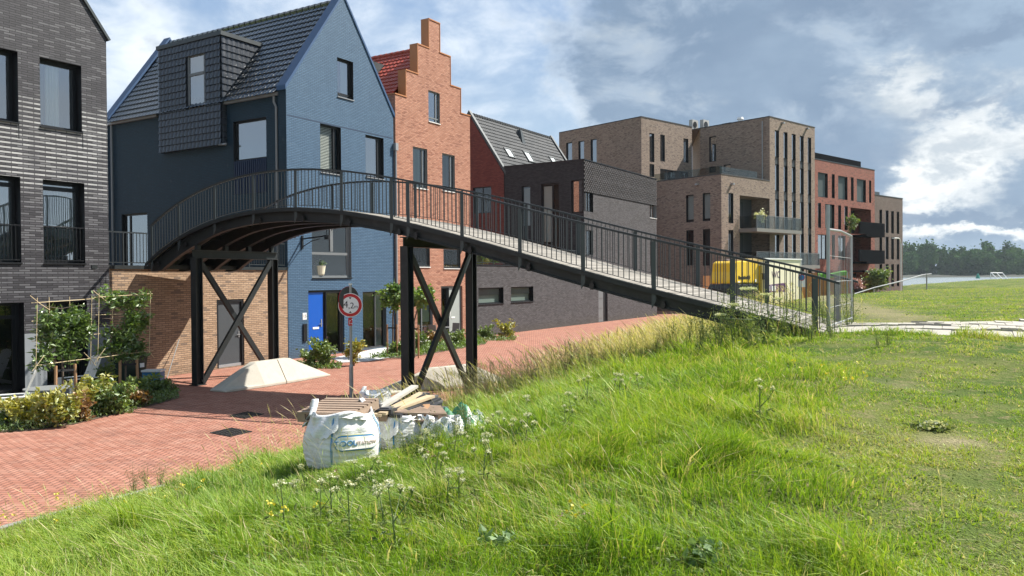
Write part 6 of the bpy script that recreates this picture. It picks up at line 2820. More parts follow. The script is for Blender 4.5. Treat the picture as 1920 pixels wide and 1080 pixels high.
for i in range(n):
    k0_, k1_ = i / n, (i + .86) / n
    a_, b_ = p.lerp(q, k0_), p.lerp(q, k1_)
    m.obox(Vector((a_.x, a_.y, z0[0] + (z0[1] - z0[0]) * k0_ - .05 * math.sin(k0_ * 5))), (b_.x - a_.x, b_.y - a_.y, 0), (.05, .45, .04), (0, 0, (a_.z - z0[0]) * .8))
m.build('cloth', M['lime'], aw)
m = MB()
for k in (0, 1):
    a_ = p.lerp(q, k)
    m.tube([(a_.x, a_.y, gz(a_.x, a_.y)), (a_.x, a_.y, a_.z)], .03, 6)
m.build('poles', M['galv'], aw)

# stray items on the terrace front of the left house ------------------------------------------------


def slat_chair(name, label, loc, rz):
    th = thing(name, label, 'garden chair', loc, rz, 'white slatted garden chairs in front of the clinker house')
    for i in range(6):
        m = local_mb()
        x = -.25 + i * .088
        m.obox((x, .18, .30), (.072, 0, 0), (0, .018, .006), (0, .30, .72 + .05 * math.sin(i / 5 * math.pi)))
        m.build('back_slat', M['white'], th)
    for i in range(5):
        m = local_mb()
        y = -.32 + i * .105
        m.obox((-.27, y, .36 - i * .018), (.54, 0, 0), (0, .09, -.015), (0, 0, .018))
        m.build('seat_slat', M['white'], th)
    for sx_ in (-.31, .28):
        m = local_mb()
        m.obox((sx_, -.34, 0), (.03, 0, 0), (0, .09, 0), (0, 0, .52))
        m.build('leg', M['white'], th)
        m = local_mb()
        m.obox((sx_, -.3, .30), (.03, 0, 0), (0, .85, -.28), (0, 0, .1))
        m.build('side_rail', M['white'], th)
        m = local_mb()
        m.obox((sx_ - .05, -.38, .53), (.13, 0, 0), (0, .72, 0), (0, 0, .02))
        m.build('armrest', M['white'], th)
    return th


p = on_z(146, 748)
slat_chair('slatted_chair', 'white slatted garden chair behind the first espalier tree', (p.x, p.y, 0), R(-35))
p = on_z(18, 790)
slat_chair('slatted_chair', 'white slatted garden chair at the left picture edge before the glass door', (p.x, p.y, 0), R(-65))
p = on_z(88, 770)
tb = thing('garden_table', 'low round grey garden table between the white chairs', 'table', (p.x, p.y, 0))
m = MB()
m.disc((p.x, p.y, .50), (0, 0, 1), .48, .03, 28)
m.build('table_top', M['furniture_grey'], tb)
for k in range(3):
    a_ = k * 2.1 + .4
    m = MB()
    m.tube([(p.x + .12 * math.cos(a_), p.y + .12 * math.sin(a_), .5), (p.x + .36 * math.cos(a_), p.y + .36 * math.sin(a_), .0)], .018, 6)
    m.build('leg', M['furniture_grey'], tb)
mb = MB()
qa = [on_z(u, v) for u, v in ((-160, 905), (20, 800), (196, 752), (236, 742))]
e0 = FL.p(.02, 0, .02)
e1 = FL.p(-7, 0, .02)
mb.face([(p_.x, p_.y, .006) for p_ in (qa[0], qa[1], qa[2], qa[3], e0, e1)])
tag(mb.build('terrace', M['gravel'] if False else M['terrace'], fix=False), kind='structure')

# wheelie bin, blue crate
p = on_z(243, 722)
bn = thing('wheelie_bin', 'dark green wheelie bin with pale number label against the tan wall', 'bin', (p.x, p.y, 0))
zl = at_depth(243, 664, p.y).z
m = MB()
c0 = Vector((p.x, p.y, 0))
bx_ = FT.d
by_ = FT.n
w0, w1, d0, d1 = .58, .78, .5, .62
P0_ = [c0 - bx_ * w0 / 2 - by_ * d0 / 2, c0 + bx_ * w0 / 2 - by_ * d0 / 2, c0 + bx_ * w0 / 2 + by_ * d0 / 2, c0 - bx_ * w0 / 2 + by_ * d0 / 2]
P1_ = [c0 - bx_ * w1 / 2 - by_ * d1 / 2, c0 + bx_ * w1 / 2 - by_ * d1 / 2, c0 + bx_ * w1 / 2 + by_ * d1 / 2, c0 - bx_ * w1 / 2 + by_ * d1 / 2]
a_ = [m.pt(q + Vector((0, 0, .08))) for q in P0_]
b_ = [m.pt(q + Vector((0, 0, zl - .08))) for q in P1_]
m.idx(a_[::-1])
m.idx(b_)
for i in range(4):
    m.idx((a_[i], a_[(i + 1) % 4], b_[(i + 1) % 4], b_[i]))
m.build('body', M['bin_green'], bn, bevel=.02)
m = MB()
m.obox(c0 - bx_ * .43 - by_ * .36 + Vector((0, 0, zl - .078)), bx_ * .86, by_ * .72, (0, 0, .07))
m.build('lid', M['bin_green'], bn, bevel=.02)
m = MB()
m.obox(c0 + bx_ * .10 + by_ * .302 + Vector((0, 0, zl - .38)), bx_ * .14, by_ * .02, (0, 0, .12))
m.build('label', M['sign_white'], bn)
for s_ in (-.3, .26):
    m = MB()
    m.disc(c0 + bx_ * s_ - by_ * .22 + Vector((0, 0, .1)), bx_, .1, .05, 16)
    m.build('wheel', M['rubber'], bn)
p = on_z(283, 724)
cr = thing('plastic_crate', 'blue and white plastic crate behind the shrubs by the tan wall', 'crate', (p.x, p.y, 0))
m = MB()
b0 = Vector((p.x - .25, p.y, 0))
for (x0, x1, y0, y1) in ((0, .5, 0, .02), (0, .5, .32, .34), (0, .02, .02, .32), (.48, .5, .02, .32)):
    m.obox(b0 + Vector((x0, y0, .02)), (x1 - x0, 0, 0), (0, y1 - y0, 0), (0, 0, .42))
m.obox(b0, (.5, 0, 0), (0, .34, 0), (0, 0, .02))
m.build('box', M['cube_blue'], cr)
m = MB()
m.obox(b0 + Vector((-.02, -.02, .40)), (.54, 0, 0), (0, .38, 0), (0, 0, .05))
m.build('lid', M['white'], cr)

# pole leaning on the tan wall
p, q = on_z(313, 709), FT.shift(.06)
a_, z = q.at(336, 636)
lp2 = thing('leaning_pole', 'thin pale pole leaning on the shaded tan brick wall', 'pole', p[:])
m = MB()
m.tube([p, q.p(a_, z)], .014, 6)
m.build('pole', M['galv'], lp2)

# bistro set before the red house
for i, (u, v, rz_, lab) in enumerate(((816, 640, 2.6, 'grey folding chair with its back to the street'), (850, 636, -.6, 'grey folding chair in front of the pale front door'))):
    p = on_z(u, v + 4)
    th = thing('folding_chair', lab, 'chair', (p.x, p.y, 0), rz_, 'grey folding chairs before the stepped gable house')
    m = local_mb()
    m.obox((-.21, .17, .45), (.42, 0, 0), (0, .02, 0), (0, .05, .42))
    m.build('backrest', M['furniture_grey'], th)
    m = local_mb()
    m.box(-.21, .21, -.2, .18, .44, .46)
    m.build('seat', M['furniture_grey'], th)
    for sx_ in (-.2, .2):
        m = local_mb()
        m.tube([(sx_, -.22, 0), (sx_, .18, .5)], .012, 6)
        m.build('leg', M['furniture_grey'], th)
        m = local_mb()
        m.tube([(sx_, .22, 0), (sx_, -.18, .44)], .012, 6)
        m.build('leg', M['furniture_grey'], th)
p = on_z(834, 642)
tb = thing('bistro_table', 'small grey bistro table between the folding chairs', 'table', (p.x, p.y, 0))
m = MB()
m.disc((p.x, p.y, .70), (0, 0, 1), .32, .02, 24)
m.build('table_top', M['furniture_grey'], tb)
m = MB()
m.tube([(p.x - .2, p.y, 0), (p.x + .2, p.y, .7)], .014, 6)
m.tube([(p.x + .2, p.y + .02, 0), (p.x - .2, p.y + .02, .7)], .014, 6)
m.build('base', M['furniture_grey'], tb)

# potted plant in the blue house window is added with the plants
mb = MB()
q = [on_z(u, v) for u, v in ((622, 672), (700, 655), (735, 650), (746, 668), (690, 678), (640, 680))]
mb.face([(p_.x, p_.y, .012) for p_ in q])
tag(mb.build('gravel_patch', M['gravel'], fix=False), kind='structure')
# ================================================================== vegetation
NR = np.random.default_rng(12)


def world_off(par):
    off = np.zeros(3)
    q = par
    while q is not None:
        off += np.array(q.location)
        q = q.parent
    return off


def leaves(name, par, P, size, mat, tone, elong=1.9, up=0.2, rng=NR, droop=0.0):
    """one small folded leaf per point"""
    n = len(P)
    d = rng.normal(size=(n, 3))
    d[:, 2] = d[:, 2] * .7 + up - droop
    d /= np.linalg.norm(d, axis=1)[:, None]
    r = rng.normal(size=(n, 3))
    s = np.cross(d, r)
    s /= np.linalg.norm(s, axis=1)[:, None] + 1e-9
    L = (size * rng.uniform(.6, 1.3, n))[:, None]
    Wd = L / elong / 2
    nn = np.cross(d, s)
    P = P - world_off(par)
    v = np.stack([P, P + d * L * .45 + s * Wd + nn * L * .08, P + d * L, P + d * L * .45 - s * Wd + nn * L * .08], 1).reshape(-1, 3)
    f = np.arange(n * 4).reshape(n, 4)
    return np_mesh(name, v, f, mat, par, False, {'tone': np.repeat(np.clip(tone, 0, 1), 4)})


def clumps(c, r, k, n, spread, rng=NR, shell=.55):
    """leaf points in k clumps through an ellipsoid of radii r; returns points and a tone per point"""
    d = rng.normal(size=(k, 3))
    d /= np.linalg.norm(d, axis=1)[:, None]
    rad = rng.uniform(shell, 1, k) ** .7
    C = d * rad[:, None] * np.array(r) * (1 - spread * .6)
    ct = rng.uniform(0, 1, k)
    idx = rng.integers(0, k, n)
    sp = np.array(r) * spread
    P = C[idx] + rng.normal(size=(n, 3)) * sp * rng.uniform(.5, 1.0, (n, 1))
    tone = ct[idx] * .6 + rng.uniform(0, .5, n)
    return P + np.array(c), tone


def shrub(u, v, w, h, mat, label, n=900, leaf=.06, name='shrub', group='shrubs in the planting beds', k=14, z=None, cat='shrub', seed=1, mesh_stem=True):
    rng = np.random.default_rng(seed)
    p = on_ground(u, v) if z is None else on_z(u, v, z)
    th = thing(name, label, cat, (p.x, p.y, p.z), 0, group)
    P, tn = clumps((p.x, p.y, p.z + h * .52), (w / 2, w / 2 * .8, h / 2), k, n, .24, rng, .35)
    # sprays that stick out of the outline
    m_ = int(n * .30)
    a = rng.uniform(0, 6.28, 9)
    ii = rng.integers(0, 9, m_)
    q = rng.uniform(.5, 1.4, m_)
    S = np.stack([p.x + np.cos(a[ii]) * w * .42 * q, p.y + np.sin(a[ii]) * w * .42 * q, p.z + h * (.35 + .55 * q * (1 + .3 * np.sin(ii * 2.1)) / 1.25)], 1) + rng.normal(size=(m_, 3)) * .035
    P = np.concatenate([P, S])
    tn = np.concatenate([tn, rng.uniform(.3, 1, m_)])
    P[:, 2] = np.maximum(P[:, 2], p.z + .02)
    leaves('foliage', th, P, leaf, M[mat], tn, 1.7, .35, rng)
    m = MB()
    for i in range(5):
        b = rng.uniform(-1, 1, 2) * w * .28
        m.tube([(p.x + b[0] * .15, p.y + b[1] * .15, p.z - .03), (p.x + b[0] * .6, p.y + b[1] * .6, p.z + h * .4), (p.x + b[0], p.y + b[1], p.z + h * .8)], [.012, .009, .004], 5)
    m.build('stem', M['bark'], th)
    return th


# ------------------------------------------------------------------ espalier trees with bamboo frames
def espalier(u, v, ucL, ucR, vT, vB, Yt, label, seed):
    rng = np.random.default_rng(seed)
    p = at_depth(u, v, Yt)
    p.z = 0
    th = thing('espalier_tree', label, 'tree', p[:], 0, 'espalier trees before the clinker house')
    d = Vector((*BL, 0))
    F = Fac(p.x, p.y, *BL)
    aL, zT_ = F.at(ucL, vT)
    aR, zB_ = F.at(ucR, vB)
    m = MB()
    m.tube([p, F.p(.01, .8), F.p(-.01, zB_ + .2), F.p(.0, zT_ - .15)], [.028, .024, .018, .008], 8)
    for i in range(7):
        z = zB_ + (zT_ - zB_) * (i + .4) / 7.2
        for sg in (-1, 1):
            e = (aR if sg > 0 else -aL) * rng.uniform(.6, .92)
            m.tube([F.p(0, z - .06), F.p(sg * abs(e) * .5, z + rng.uniform(-.04, .05), rng.uniform(-.03, .03)), F.p(sg * abs(e), z + rng.uniform(-.03, .12))], [.010, .007, .004], 5)
    m.build('trunk', M['bark'], th)
    n = 2500
    k = 30
    C = np.stack([rng.uniform(aL * .92, aR * .92, k), rng.uniform(zB_ + .05, zT_ - .02, k), rng.uniform(-.1, .1, k)], 1)
    edge = np.abs(C[:, 0]) / max(abs(aL), aR)
    keep = ~((edge > .65) & (rng.uniform(size=k) < .35))
    C = C[keep]
    ii = rng.integers(0, len(C), n)
    Q = C[ii] + rng.normal(size=(n, 3)) * np.array([.10, .10, .07])
    P = np.stack([p.x + d.x * Q[:, 0] + F.n.x * Q[:, 2], p.y + d.y * Q[:, 0] + F.n.y * Q[:, 2], Q[:, 1]], 1)
    leaves('crown', th, P, .15, M['leaf_laurel'], rng.uniform(0, .5, len(C))[ii] + rng.uniform(0, .5, n), 2.4, .1, rng)
    m = MB()
    g = .028

    def cane(a0, z0, a1, z1, o=.12):
        m.tube([F.p(a0, z0, o), F.p((a0 + a1) / 2, (z0 + z1) / 2 + rng.uniform(-.02, .02), o + .004), F.p(a1, z1, o)], .008, 6)
    hh = zT_ - zB_
    for z in (zB_ + .05, zT_ - .05):
        cane(aL - .10, z - .02, aR + .10, z + .04)
    for z in (zB_ + hh * .38, zB_ + hh * .68):
        cane(aL - .02, z, aR * .9, z + .02, -.04)
    for a_, o_ in ((aL, .13), (aL * .35, -.05), (aR * .4, -.05), (aR, .13)):
        cane(a_ - .03, zB_ - .06, a_ + .03 * (1 if o_ > 0 else -1), zT_ + .05, o_)
    cane(aL - .12, zB_ - .08, aL + .16, zB_ + .26, .15)
    cane(aR - .2, zB_ + .25, aR + .1, zB_ - .1, .15)
    cane(aL - .14, zT_ + .10, aL + .3, zT_ - .25, .15)
    m.build('bamboo_frame', M['bamboo'], th)
    for sx_ in (-.22, .24):
        m = MB()
        m.tube([F.p(sx_ - .05 * (sx_ < 0), -.05, .18), F.p(sx_, .98, .12)], .036, 8)
        m.build('stake', M['stake'], th)
    m = MB()
    m.bar(F.p(-.24, .86, .13), F.p(.26, .84, .13), .035, .05)
    m.build('tie', M['rubber'], th)
    return th


espalier(118, 780, 62, 166, 562, 678, 19.3, 'espalier tree on bamboo canes in front of the ground floor windows', 3)
espalier(236, 760, 178, 276, 552, 664, 20.6, 'espalier tree on bamboo canes beside the green wheelie bin', 5)


# ------------------------------------------------------------------ little flat-crowned trees by the red house
def street_tree(u, vb, cu, cvT, cvB, uL, uR, Yt, label, seed):
    rng = np.random.default_rng(seed)
    p = at_depth(u, vb, Yt)
    p.z = 0
    c = at_depth(cu, (cvT + cvB) / 2, Yt)
    w = (uR - uL) / FPX * Yt / 2
    h = (cvB - cvT) / FPX * Yt / 2
    th = thing('young_tree', label, 'tree', p[:], 0, 'young flat-crowned trees before the stepped gable house')
    m = MB()
    m.tube([p, (p.x, p.y, c.z * .6), (c.x, c.y, c.z - h * .4)], [.035, .03, .02], 8)
    for i in range(8):
        a = i * .8 + rng.uniform(0, .4)
        m.tube([(c.x, c.y, c.z - h * .5), (c.x + w * .45 * math.cos(a), c.y + w * .45 * math.sin(a), c.z - h * .1), (c.x + w * .85 * math.cos(a), c.y + w * .85 * math.sin(a), c.z + h * .2)], [.014, .01, .004], 5)
    m.build('trunk', M['bark'], th)
    P, tn = clumps((c.x, c.y, c.z), (w, w, h), 24, 1500, .2, rng, .3)
    leaves('crown', th, P, .13, M['leaf_plane'], tn, 1.3, -.05, rng)
    for s_ in (-.20, .17):
        m = MB()
        m.tube([(p.x + s_, p.y - .1, 0), (p.x + s_, p.y - .1, 1.25)], .032, 7)
        m.build('stake', M['stake'], th)
    m = MB()
    m.bar((p.x - .22, p.y - .1, 1.12), (p.x + .2, p.y - .1, 1.1), .03, .05)
    m.build('tie', M['rubber'], th)


street_tree(737, 668, 738, 532, 580, 710, 768, 30.8, 'young round-leaved tree with stakes beside the blue gable corner', 8)
street_tree(777, 664, 787, 534, 578, 756, 815, 30.2, 'young round-leaved tree with stakes seen between the bridge posts', 9)

# ------------------------------------------------------------------ shrubs
SHR = [(60, 800, 1.25, .78, 'leaf_yellow', 'yellow-green shrub at the left end of the bed beside the white chair', 1500),
       (20, 792, .9, .55, 'leaf_shrub', 'green shrub at the far left edge of the bed', 800),
       (112, 800, .9, .75, 'leaf_yellow', 'yellow-green shrub at the foot of the left espalier stake', 1000),
       (146, 790, .75, .62, 'leaf_rust', 'rusty orange-green shrub between the two espalier trees', 900),
       (172, 776, 1.0, .85, 'leaf_yellow', 'bright yellow-topped shrub between the espalier trees', 1200),
       (212, 776, 1.05, .80, 'leaf_shrub', 'fresh green shrub at the foot of the right espalier tree', 1200),
       (190, 742, .8, .95, 'leaf_shrub', 'taller green shrub against the clinker house corner', 900),
       (262, 748, .9, .62, 'leaf_shrub', 'green shrub with rusty tips in front of the blue crate', 1000),
       (258, 762, .6, .4, 'leaf_rust', 'small rust-tinted shrub at the right of the bed', 500),
       (300, 738, .55, .4, 'leaf_shrub', 'low dark green shrub at the right end of the bed', 500),
       (585, 684, .9, .55, 'leaf_shrub', 'low green shrub left of the blue front door', 800),
       (606, 688, 1.05, 1.0, 'leaf_shrub', 'leafy green shrub in front of the blue front door', 1300),
       (663, 686, .75, .95, 'leaf_yellow', 'upright yellow-tipped shrub behind the road sign pole', 800),
       (742, 668, .7, .55, 'leaf_shrub', 'small green shrub at the foot of the young tree', 600),
       (786, 658, 1.0, .85, 'leaf_shrub', 'green shrub in the strip before the stepped gable', 1000),
       (812, 650, .95, .65, 'leaf_rust', 'rust-tinted shrub below the bistro chairs', 800),
       (856, 650, 1.0, .75, 'leaf_shrub', 'green shrub in front of the pale front door', 900),
       (768, 652, .8, .9, 'leaf_rust', 'brownish shrub behind the left bridge post', 700),
       (911, 636, .75, .75, 'leaf_shrub', 'green shrub against the charcoal wall beside the bridge post', 700),
       (948, 636, 1.1, .95, 'leaf_yellow', 'yellow-green shrub at the right end of the charcoal wall bed', 1000)]
for i, (u, v, w, h, mt, lab, n) in enumerate(SHR):
    shrub(u, v, w * .82, h * .88, mt, lab, int(n * .60), .115 if v > 720 else .13, seed=40 + i, z=0.0)


def low_cover(name, px, n, leaf, hh, mat, z=0.01, seed=5, kind='stuff', out_=0):
    rng = np.random.default_rng(seed)
    q = [on_z(u, v, 0) for u, v in px]
    X = np.array([[p.x, p.y] for p in q])
    lo, hi = X.min(0), X.max(0)
    P = rng.uniform(lo, hi, (n * 5, 2))
    ins = np.zeros(len(P), bool)
    j = len(X) - 1
    for i in range(len(X)):
        xi, yi, xj, yj = *X[i], *X[j]
        c = ((yi > P[:, 1]) != (yj > P[:, 1])) & (P[:, 0] < (xj - xi) * (P[:, 1] - yi) / (yj - yi + 1e-12) + xi)
        ins ^= c
        j = i
    P = P[ins][:n]
    nz = (np.sin(P[:, 0] * 4.1) * np.cos(P[:, 1] * 3.7) + 1) / 2
    Z = rng.uniform(0, 1, len(P)) ** 1.5 * hh * (.4 + .8 * nz) + z
    return leaves(name, None, np.column_stack([P, Z]), leaf, M[mat], rng.uniform(0, 1, len(P)) * .6 + .4 * nz, 2.2, .7, rng)


BED1 = [(-10, 812), (60, 808), (140, 796), (225, 775), (300, 757), (336, 746), (330, 728), (290, 716), (225, 728), (150, 756), (60, 772), (-10, 785)]
tag(low_cover('ground_cover', BED1, 7000, .08, .16, 'leaf_shrub', seed=61), kind='stuff')
BED2 = [(690, 672), (760, 672), (850, 656), (912, 645), (900, 636), (830, 642), (745, 655), (735, 662)]
tag(low_cover('ground_cover', BED2, 4000, .12, .16, 'leaf_plane', seed=62), kind='stuff')
tag(low_cover('ground_cover', [(560, 692), (640, 692), (640, 684), (560, 680)], 900, .10, .12, 'leaf_plane', seed=63), kind='stuff')
tag(low_cover('ground_cover', [(885, 640), (965, 640), (968, 633), (885, 630)], 900, .12, .12, 'leaf_shrub', seed=64), kind='stuff')
mb = MB()
for bed in (BED1, BED2):
    mb.face([(p_.x, p_.y, .010) for p_ in (on_z(u, v) for u, v in bed)])
tag(mb.build('planting_bed', M['soil'], fix=False), kind='structure')

# plants on the low roof terrace, flower pot, potted plant, balcony flowers
for i, (u, w, mt) in enumerate(((908, .5, 'leaf_plane'), (921, .8, 'leaf_yellow'), (938, .9, 'leaf_plane'))):
    a_ = FB.at(u, 490)[0]
    q = FB.p(a_, zG + .05, -.35)
    rng = np.random.default_rng(90 + i)
    th = thing('terrace_plant', ('narrow green plant', 'yellow-green bushy plant', 'wide green plant')[i] + ' behind the railing on the charcoal wall', 'plant', q[:], 0, 'plants on the roof terrace')
    P, tn = clumps((q.x, q.y, q.z + .35), (w / 2, w / 2, .35), 9, 350, .28, rng, .3)
    leaves('foliage', th, P, .13, M[mt], tn, 2, .5, rng)
p = at_depth(1608, 540, 70)
fp = thing('flower_pot', 'dark pot of pink flowers before the entrance of the rust-red flats', 'flower pot', (p.x, p.y, p.z - 1.0))
m = MB()
m.tube([(p.x, p.y, p.z - 1.2), (p.x, p.y, p.z - .1)], [.35, .5], 14)
m.build('pot', M['rubber'], fp)
rng = np.random.default_rng(6)
P, tn = clumps((p.x, p.y, p.z + .35), (.75, .75, .45), 10, 500, .3, rng, .3)
leaves('flowers', fp, P, .22, M['petal_pink'], tn, 1.3, .4, rng)
a, b, z0, z1 = bl['big']
q = FB.p(FB.at(607, 500)[0], z0 + .10, -.24)
pp_ = thing('potted_plant', 'cream pot with a trailing plant inside the big window of the blue house', 'potted plant', q[:])
m = MB()
m.tube([q, q + Vector((0, 0, .05)), q + Vector((0, 0, .38))], [.17, .2, .25], 16)
m.build('pot', M['pot'], pp_)
rng = np.random.default_rng(7)
P, tn = clumps((q.x, q.y, q.z + .5), (.45, .12, .18), 8, 160, .3, rng, .2)
leaves('foliage', pp_, P, .11, M['leaf_shrub'], tn, 2.4, -.1, rng)
a_, zf = FK.at(1401, 408)
q = FK.p(a_, zf, 1.2)
bf = thing('flower_box', 'white blossoming plant on the taupe balcony', 'plant', q[:])
rng = np.random.default_rng(17)
P, tn = clumps((q.x, q.y, q.z), (.45, .45, .55), 8, 420, .3, rng, .2)
leaves('blossom', bf, P, .16, M['petal_white'], tn, 1.3, .2, rng)
a_, zf = FK.shift(1.4).at(1597, 418)
q = FK.p(a_, zf, 1.3)
bf = thing('balcony_plant', 'leafy green plants on the rust-red balcony corner', 'plant', q[:])
P, tn = clumps((q.x, q.y, q.z), (.7, .5, 1.0), 10, 500, .25, rng, .2)
leaves('foliage', bf, P, .22, M['leaf_shrub'], tn, 1.8, .1, rng)
for i, (u, v) in enumerate(((1652, 517), (1640, 522))):
    p = at_depth(u, v, 78)
    th = thing('bush', ('dark green bush at the foot of the end flats', 'low green bush left of the end flats')[i], 'bush', (p.x, p.y, .3))
    P, tn = clumps((p.x, p.y, p.z - .3), (1.3, 1.0, 1.1), 14, 1100, .25, rng, .3)
    leaves('foliage', th, P, .24, M['leaf_shrub'], tn, 1.6, .2, rng)

# ------------------------------------------------------------------ far wood over the river: one mass
rng = np.random.default_rng(99)
Ps, Ts = [], []
cores = MB()
for i in range(150):
    x = 60 + 3.9 * i + rng.uniform(-4, 4)
    y = 530 + rng.uniform(0, 35)
    hgt = 21 + 4.5 * math.sin(i * .7) * math.sin(i * .23 + 1) + rng.uniform(-3, 3.5)
    if x > 300:
        hgt -= 2.2
    k = 9
    nL = 1000
    r_ = rng.uniform(5.0, 8.5)
    P, tn = clumps((x, y, 2 + hgt * .52), (r_, r_, hgt * .5), k + 10, nL, .17, rng, .6)
    Ps.append(P)
    Ts.append(tn * .7 + rng.uniform(0, .35))
Pw, Tw = np.concatenate(Ps), np.concatenate(Ts)
Pw[:, 2] = np.maximum(Pw[:, 2], 2.0)
wd = leaves('far_wood', None, Pw, 1.7, M['leaf_wood'], Tw, 1.35, .1, rng)
tag(wd, kind='stuff')
# understorey behind, closing the gaps down to the bank
xs_ = np.arange(40, 660, 3.0)
hh_ = 13 + 3 * np.sin(xs_ * .11) + 2.5 * np.sin(xs_ * .31 + 1) + rng.uniform(-1.5, 1.5, len(xs_))
v_ = np.concatenate([np.stack([xs_, 572 + 3 * np.sin(xs_ * .2), np.full_like(xs_, 1.5)], 1), np.stack([xs_, 575 + 3 * np.sin(xs_ * .2), hh_], 1)])
nn_ = len(xs_)
f_ = np.stack([np.arange(nn_ - 1), np.arange(1, nn_), np.arange(1, nn_) + nn_, np.arange(nn_ - 1) + nn_], 1)
P2_ = np.stack([rng.uniform(40, 660, 26000), 560 + rng.uniform(-4, 12, 26000), rng.uniform(0, 1, 26000) ** 1.3 * 17 + 1.5], 1)
o = leaves('far_understorey', None, P2_, 3.0, M['leaf_wood'], rng.uniform(0, .5, 26000), 1.2, .1, rng)
tag(o, kind='stuff')
# ================================================================== grass
def on_ground_h(u, v, h):
    d = ray(u, v)
    k = 2.0
    while k < 200:
        p = EYE + d * k
        if p.z <= gz(p.x, p.y) + h:
            return Vector((p.x, p.y, gz(p.x, p.y)))
        k *= 1.006
    return EYE + d * k


def region_short(x, y):
    """0 in the long grass of the slope, 1 on the trodden turf to the right"""
    nz = .5 * np.sin(x * 1.1 + y * .7) + .4 * np.sin(x * 2.3 - y * 1.9 + 1)
    return sst(x - .30 * y + .45 * nz, -.4, 1.5)


def straw_field(x, y, s):
    nz = .5 + .5 * np.sin(x * 1.7 + 1.3 * np.sin(y * 1.1)) * np.cos(y * 1.3 + .6 * np.sin(x * 2.1))
    band = sst(s, .0, .8) * (1 - sst(s, 3.8, 6.8)) * sst(y, 13.0, 17.5) * (1 - sst(y, 33, 42))
    band2 = (1 - sst(s, .4, 1.6)) * sst(y, 9, 12) * .35
    return np.clip(band * (.50 + .55 * nz) + band2, 0, 1), nz


def patch(x, y, f=1.0, ph=0.0):
    return .5 + .25 * np.sin(x * 1.9 * f + 1.7 * np.sin(y * 1.3 * f + ph)) + .25 * np.sin(y * 2.7 * f + 1.9 * np.sin(x * 2.1 * f + 1 + ph))


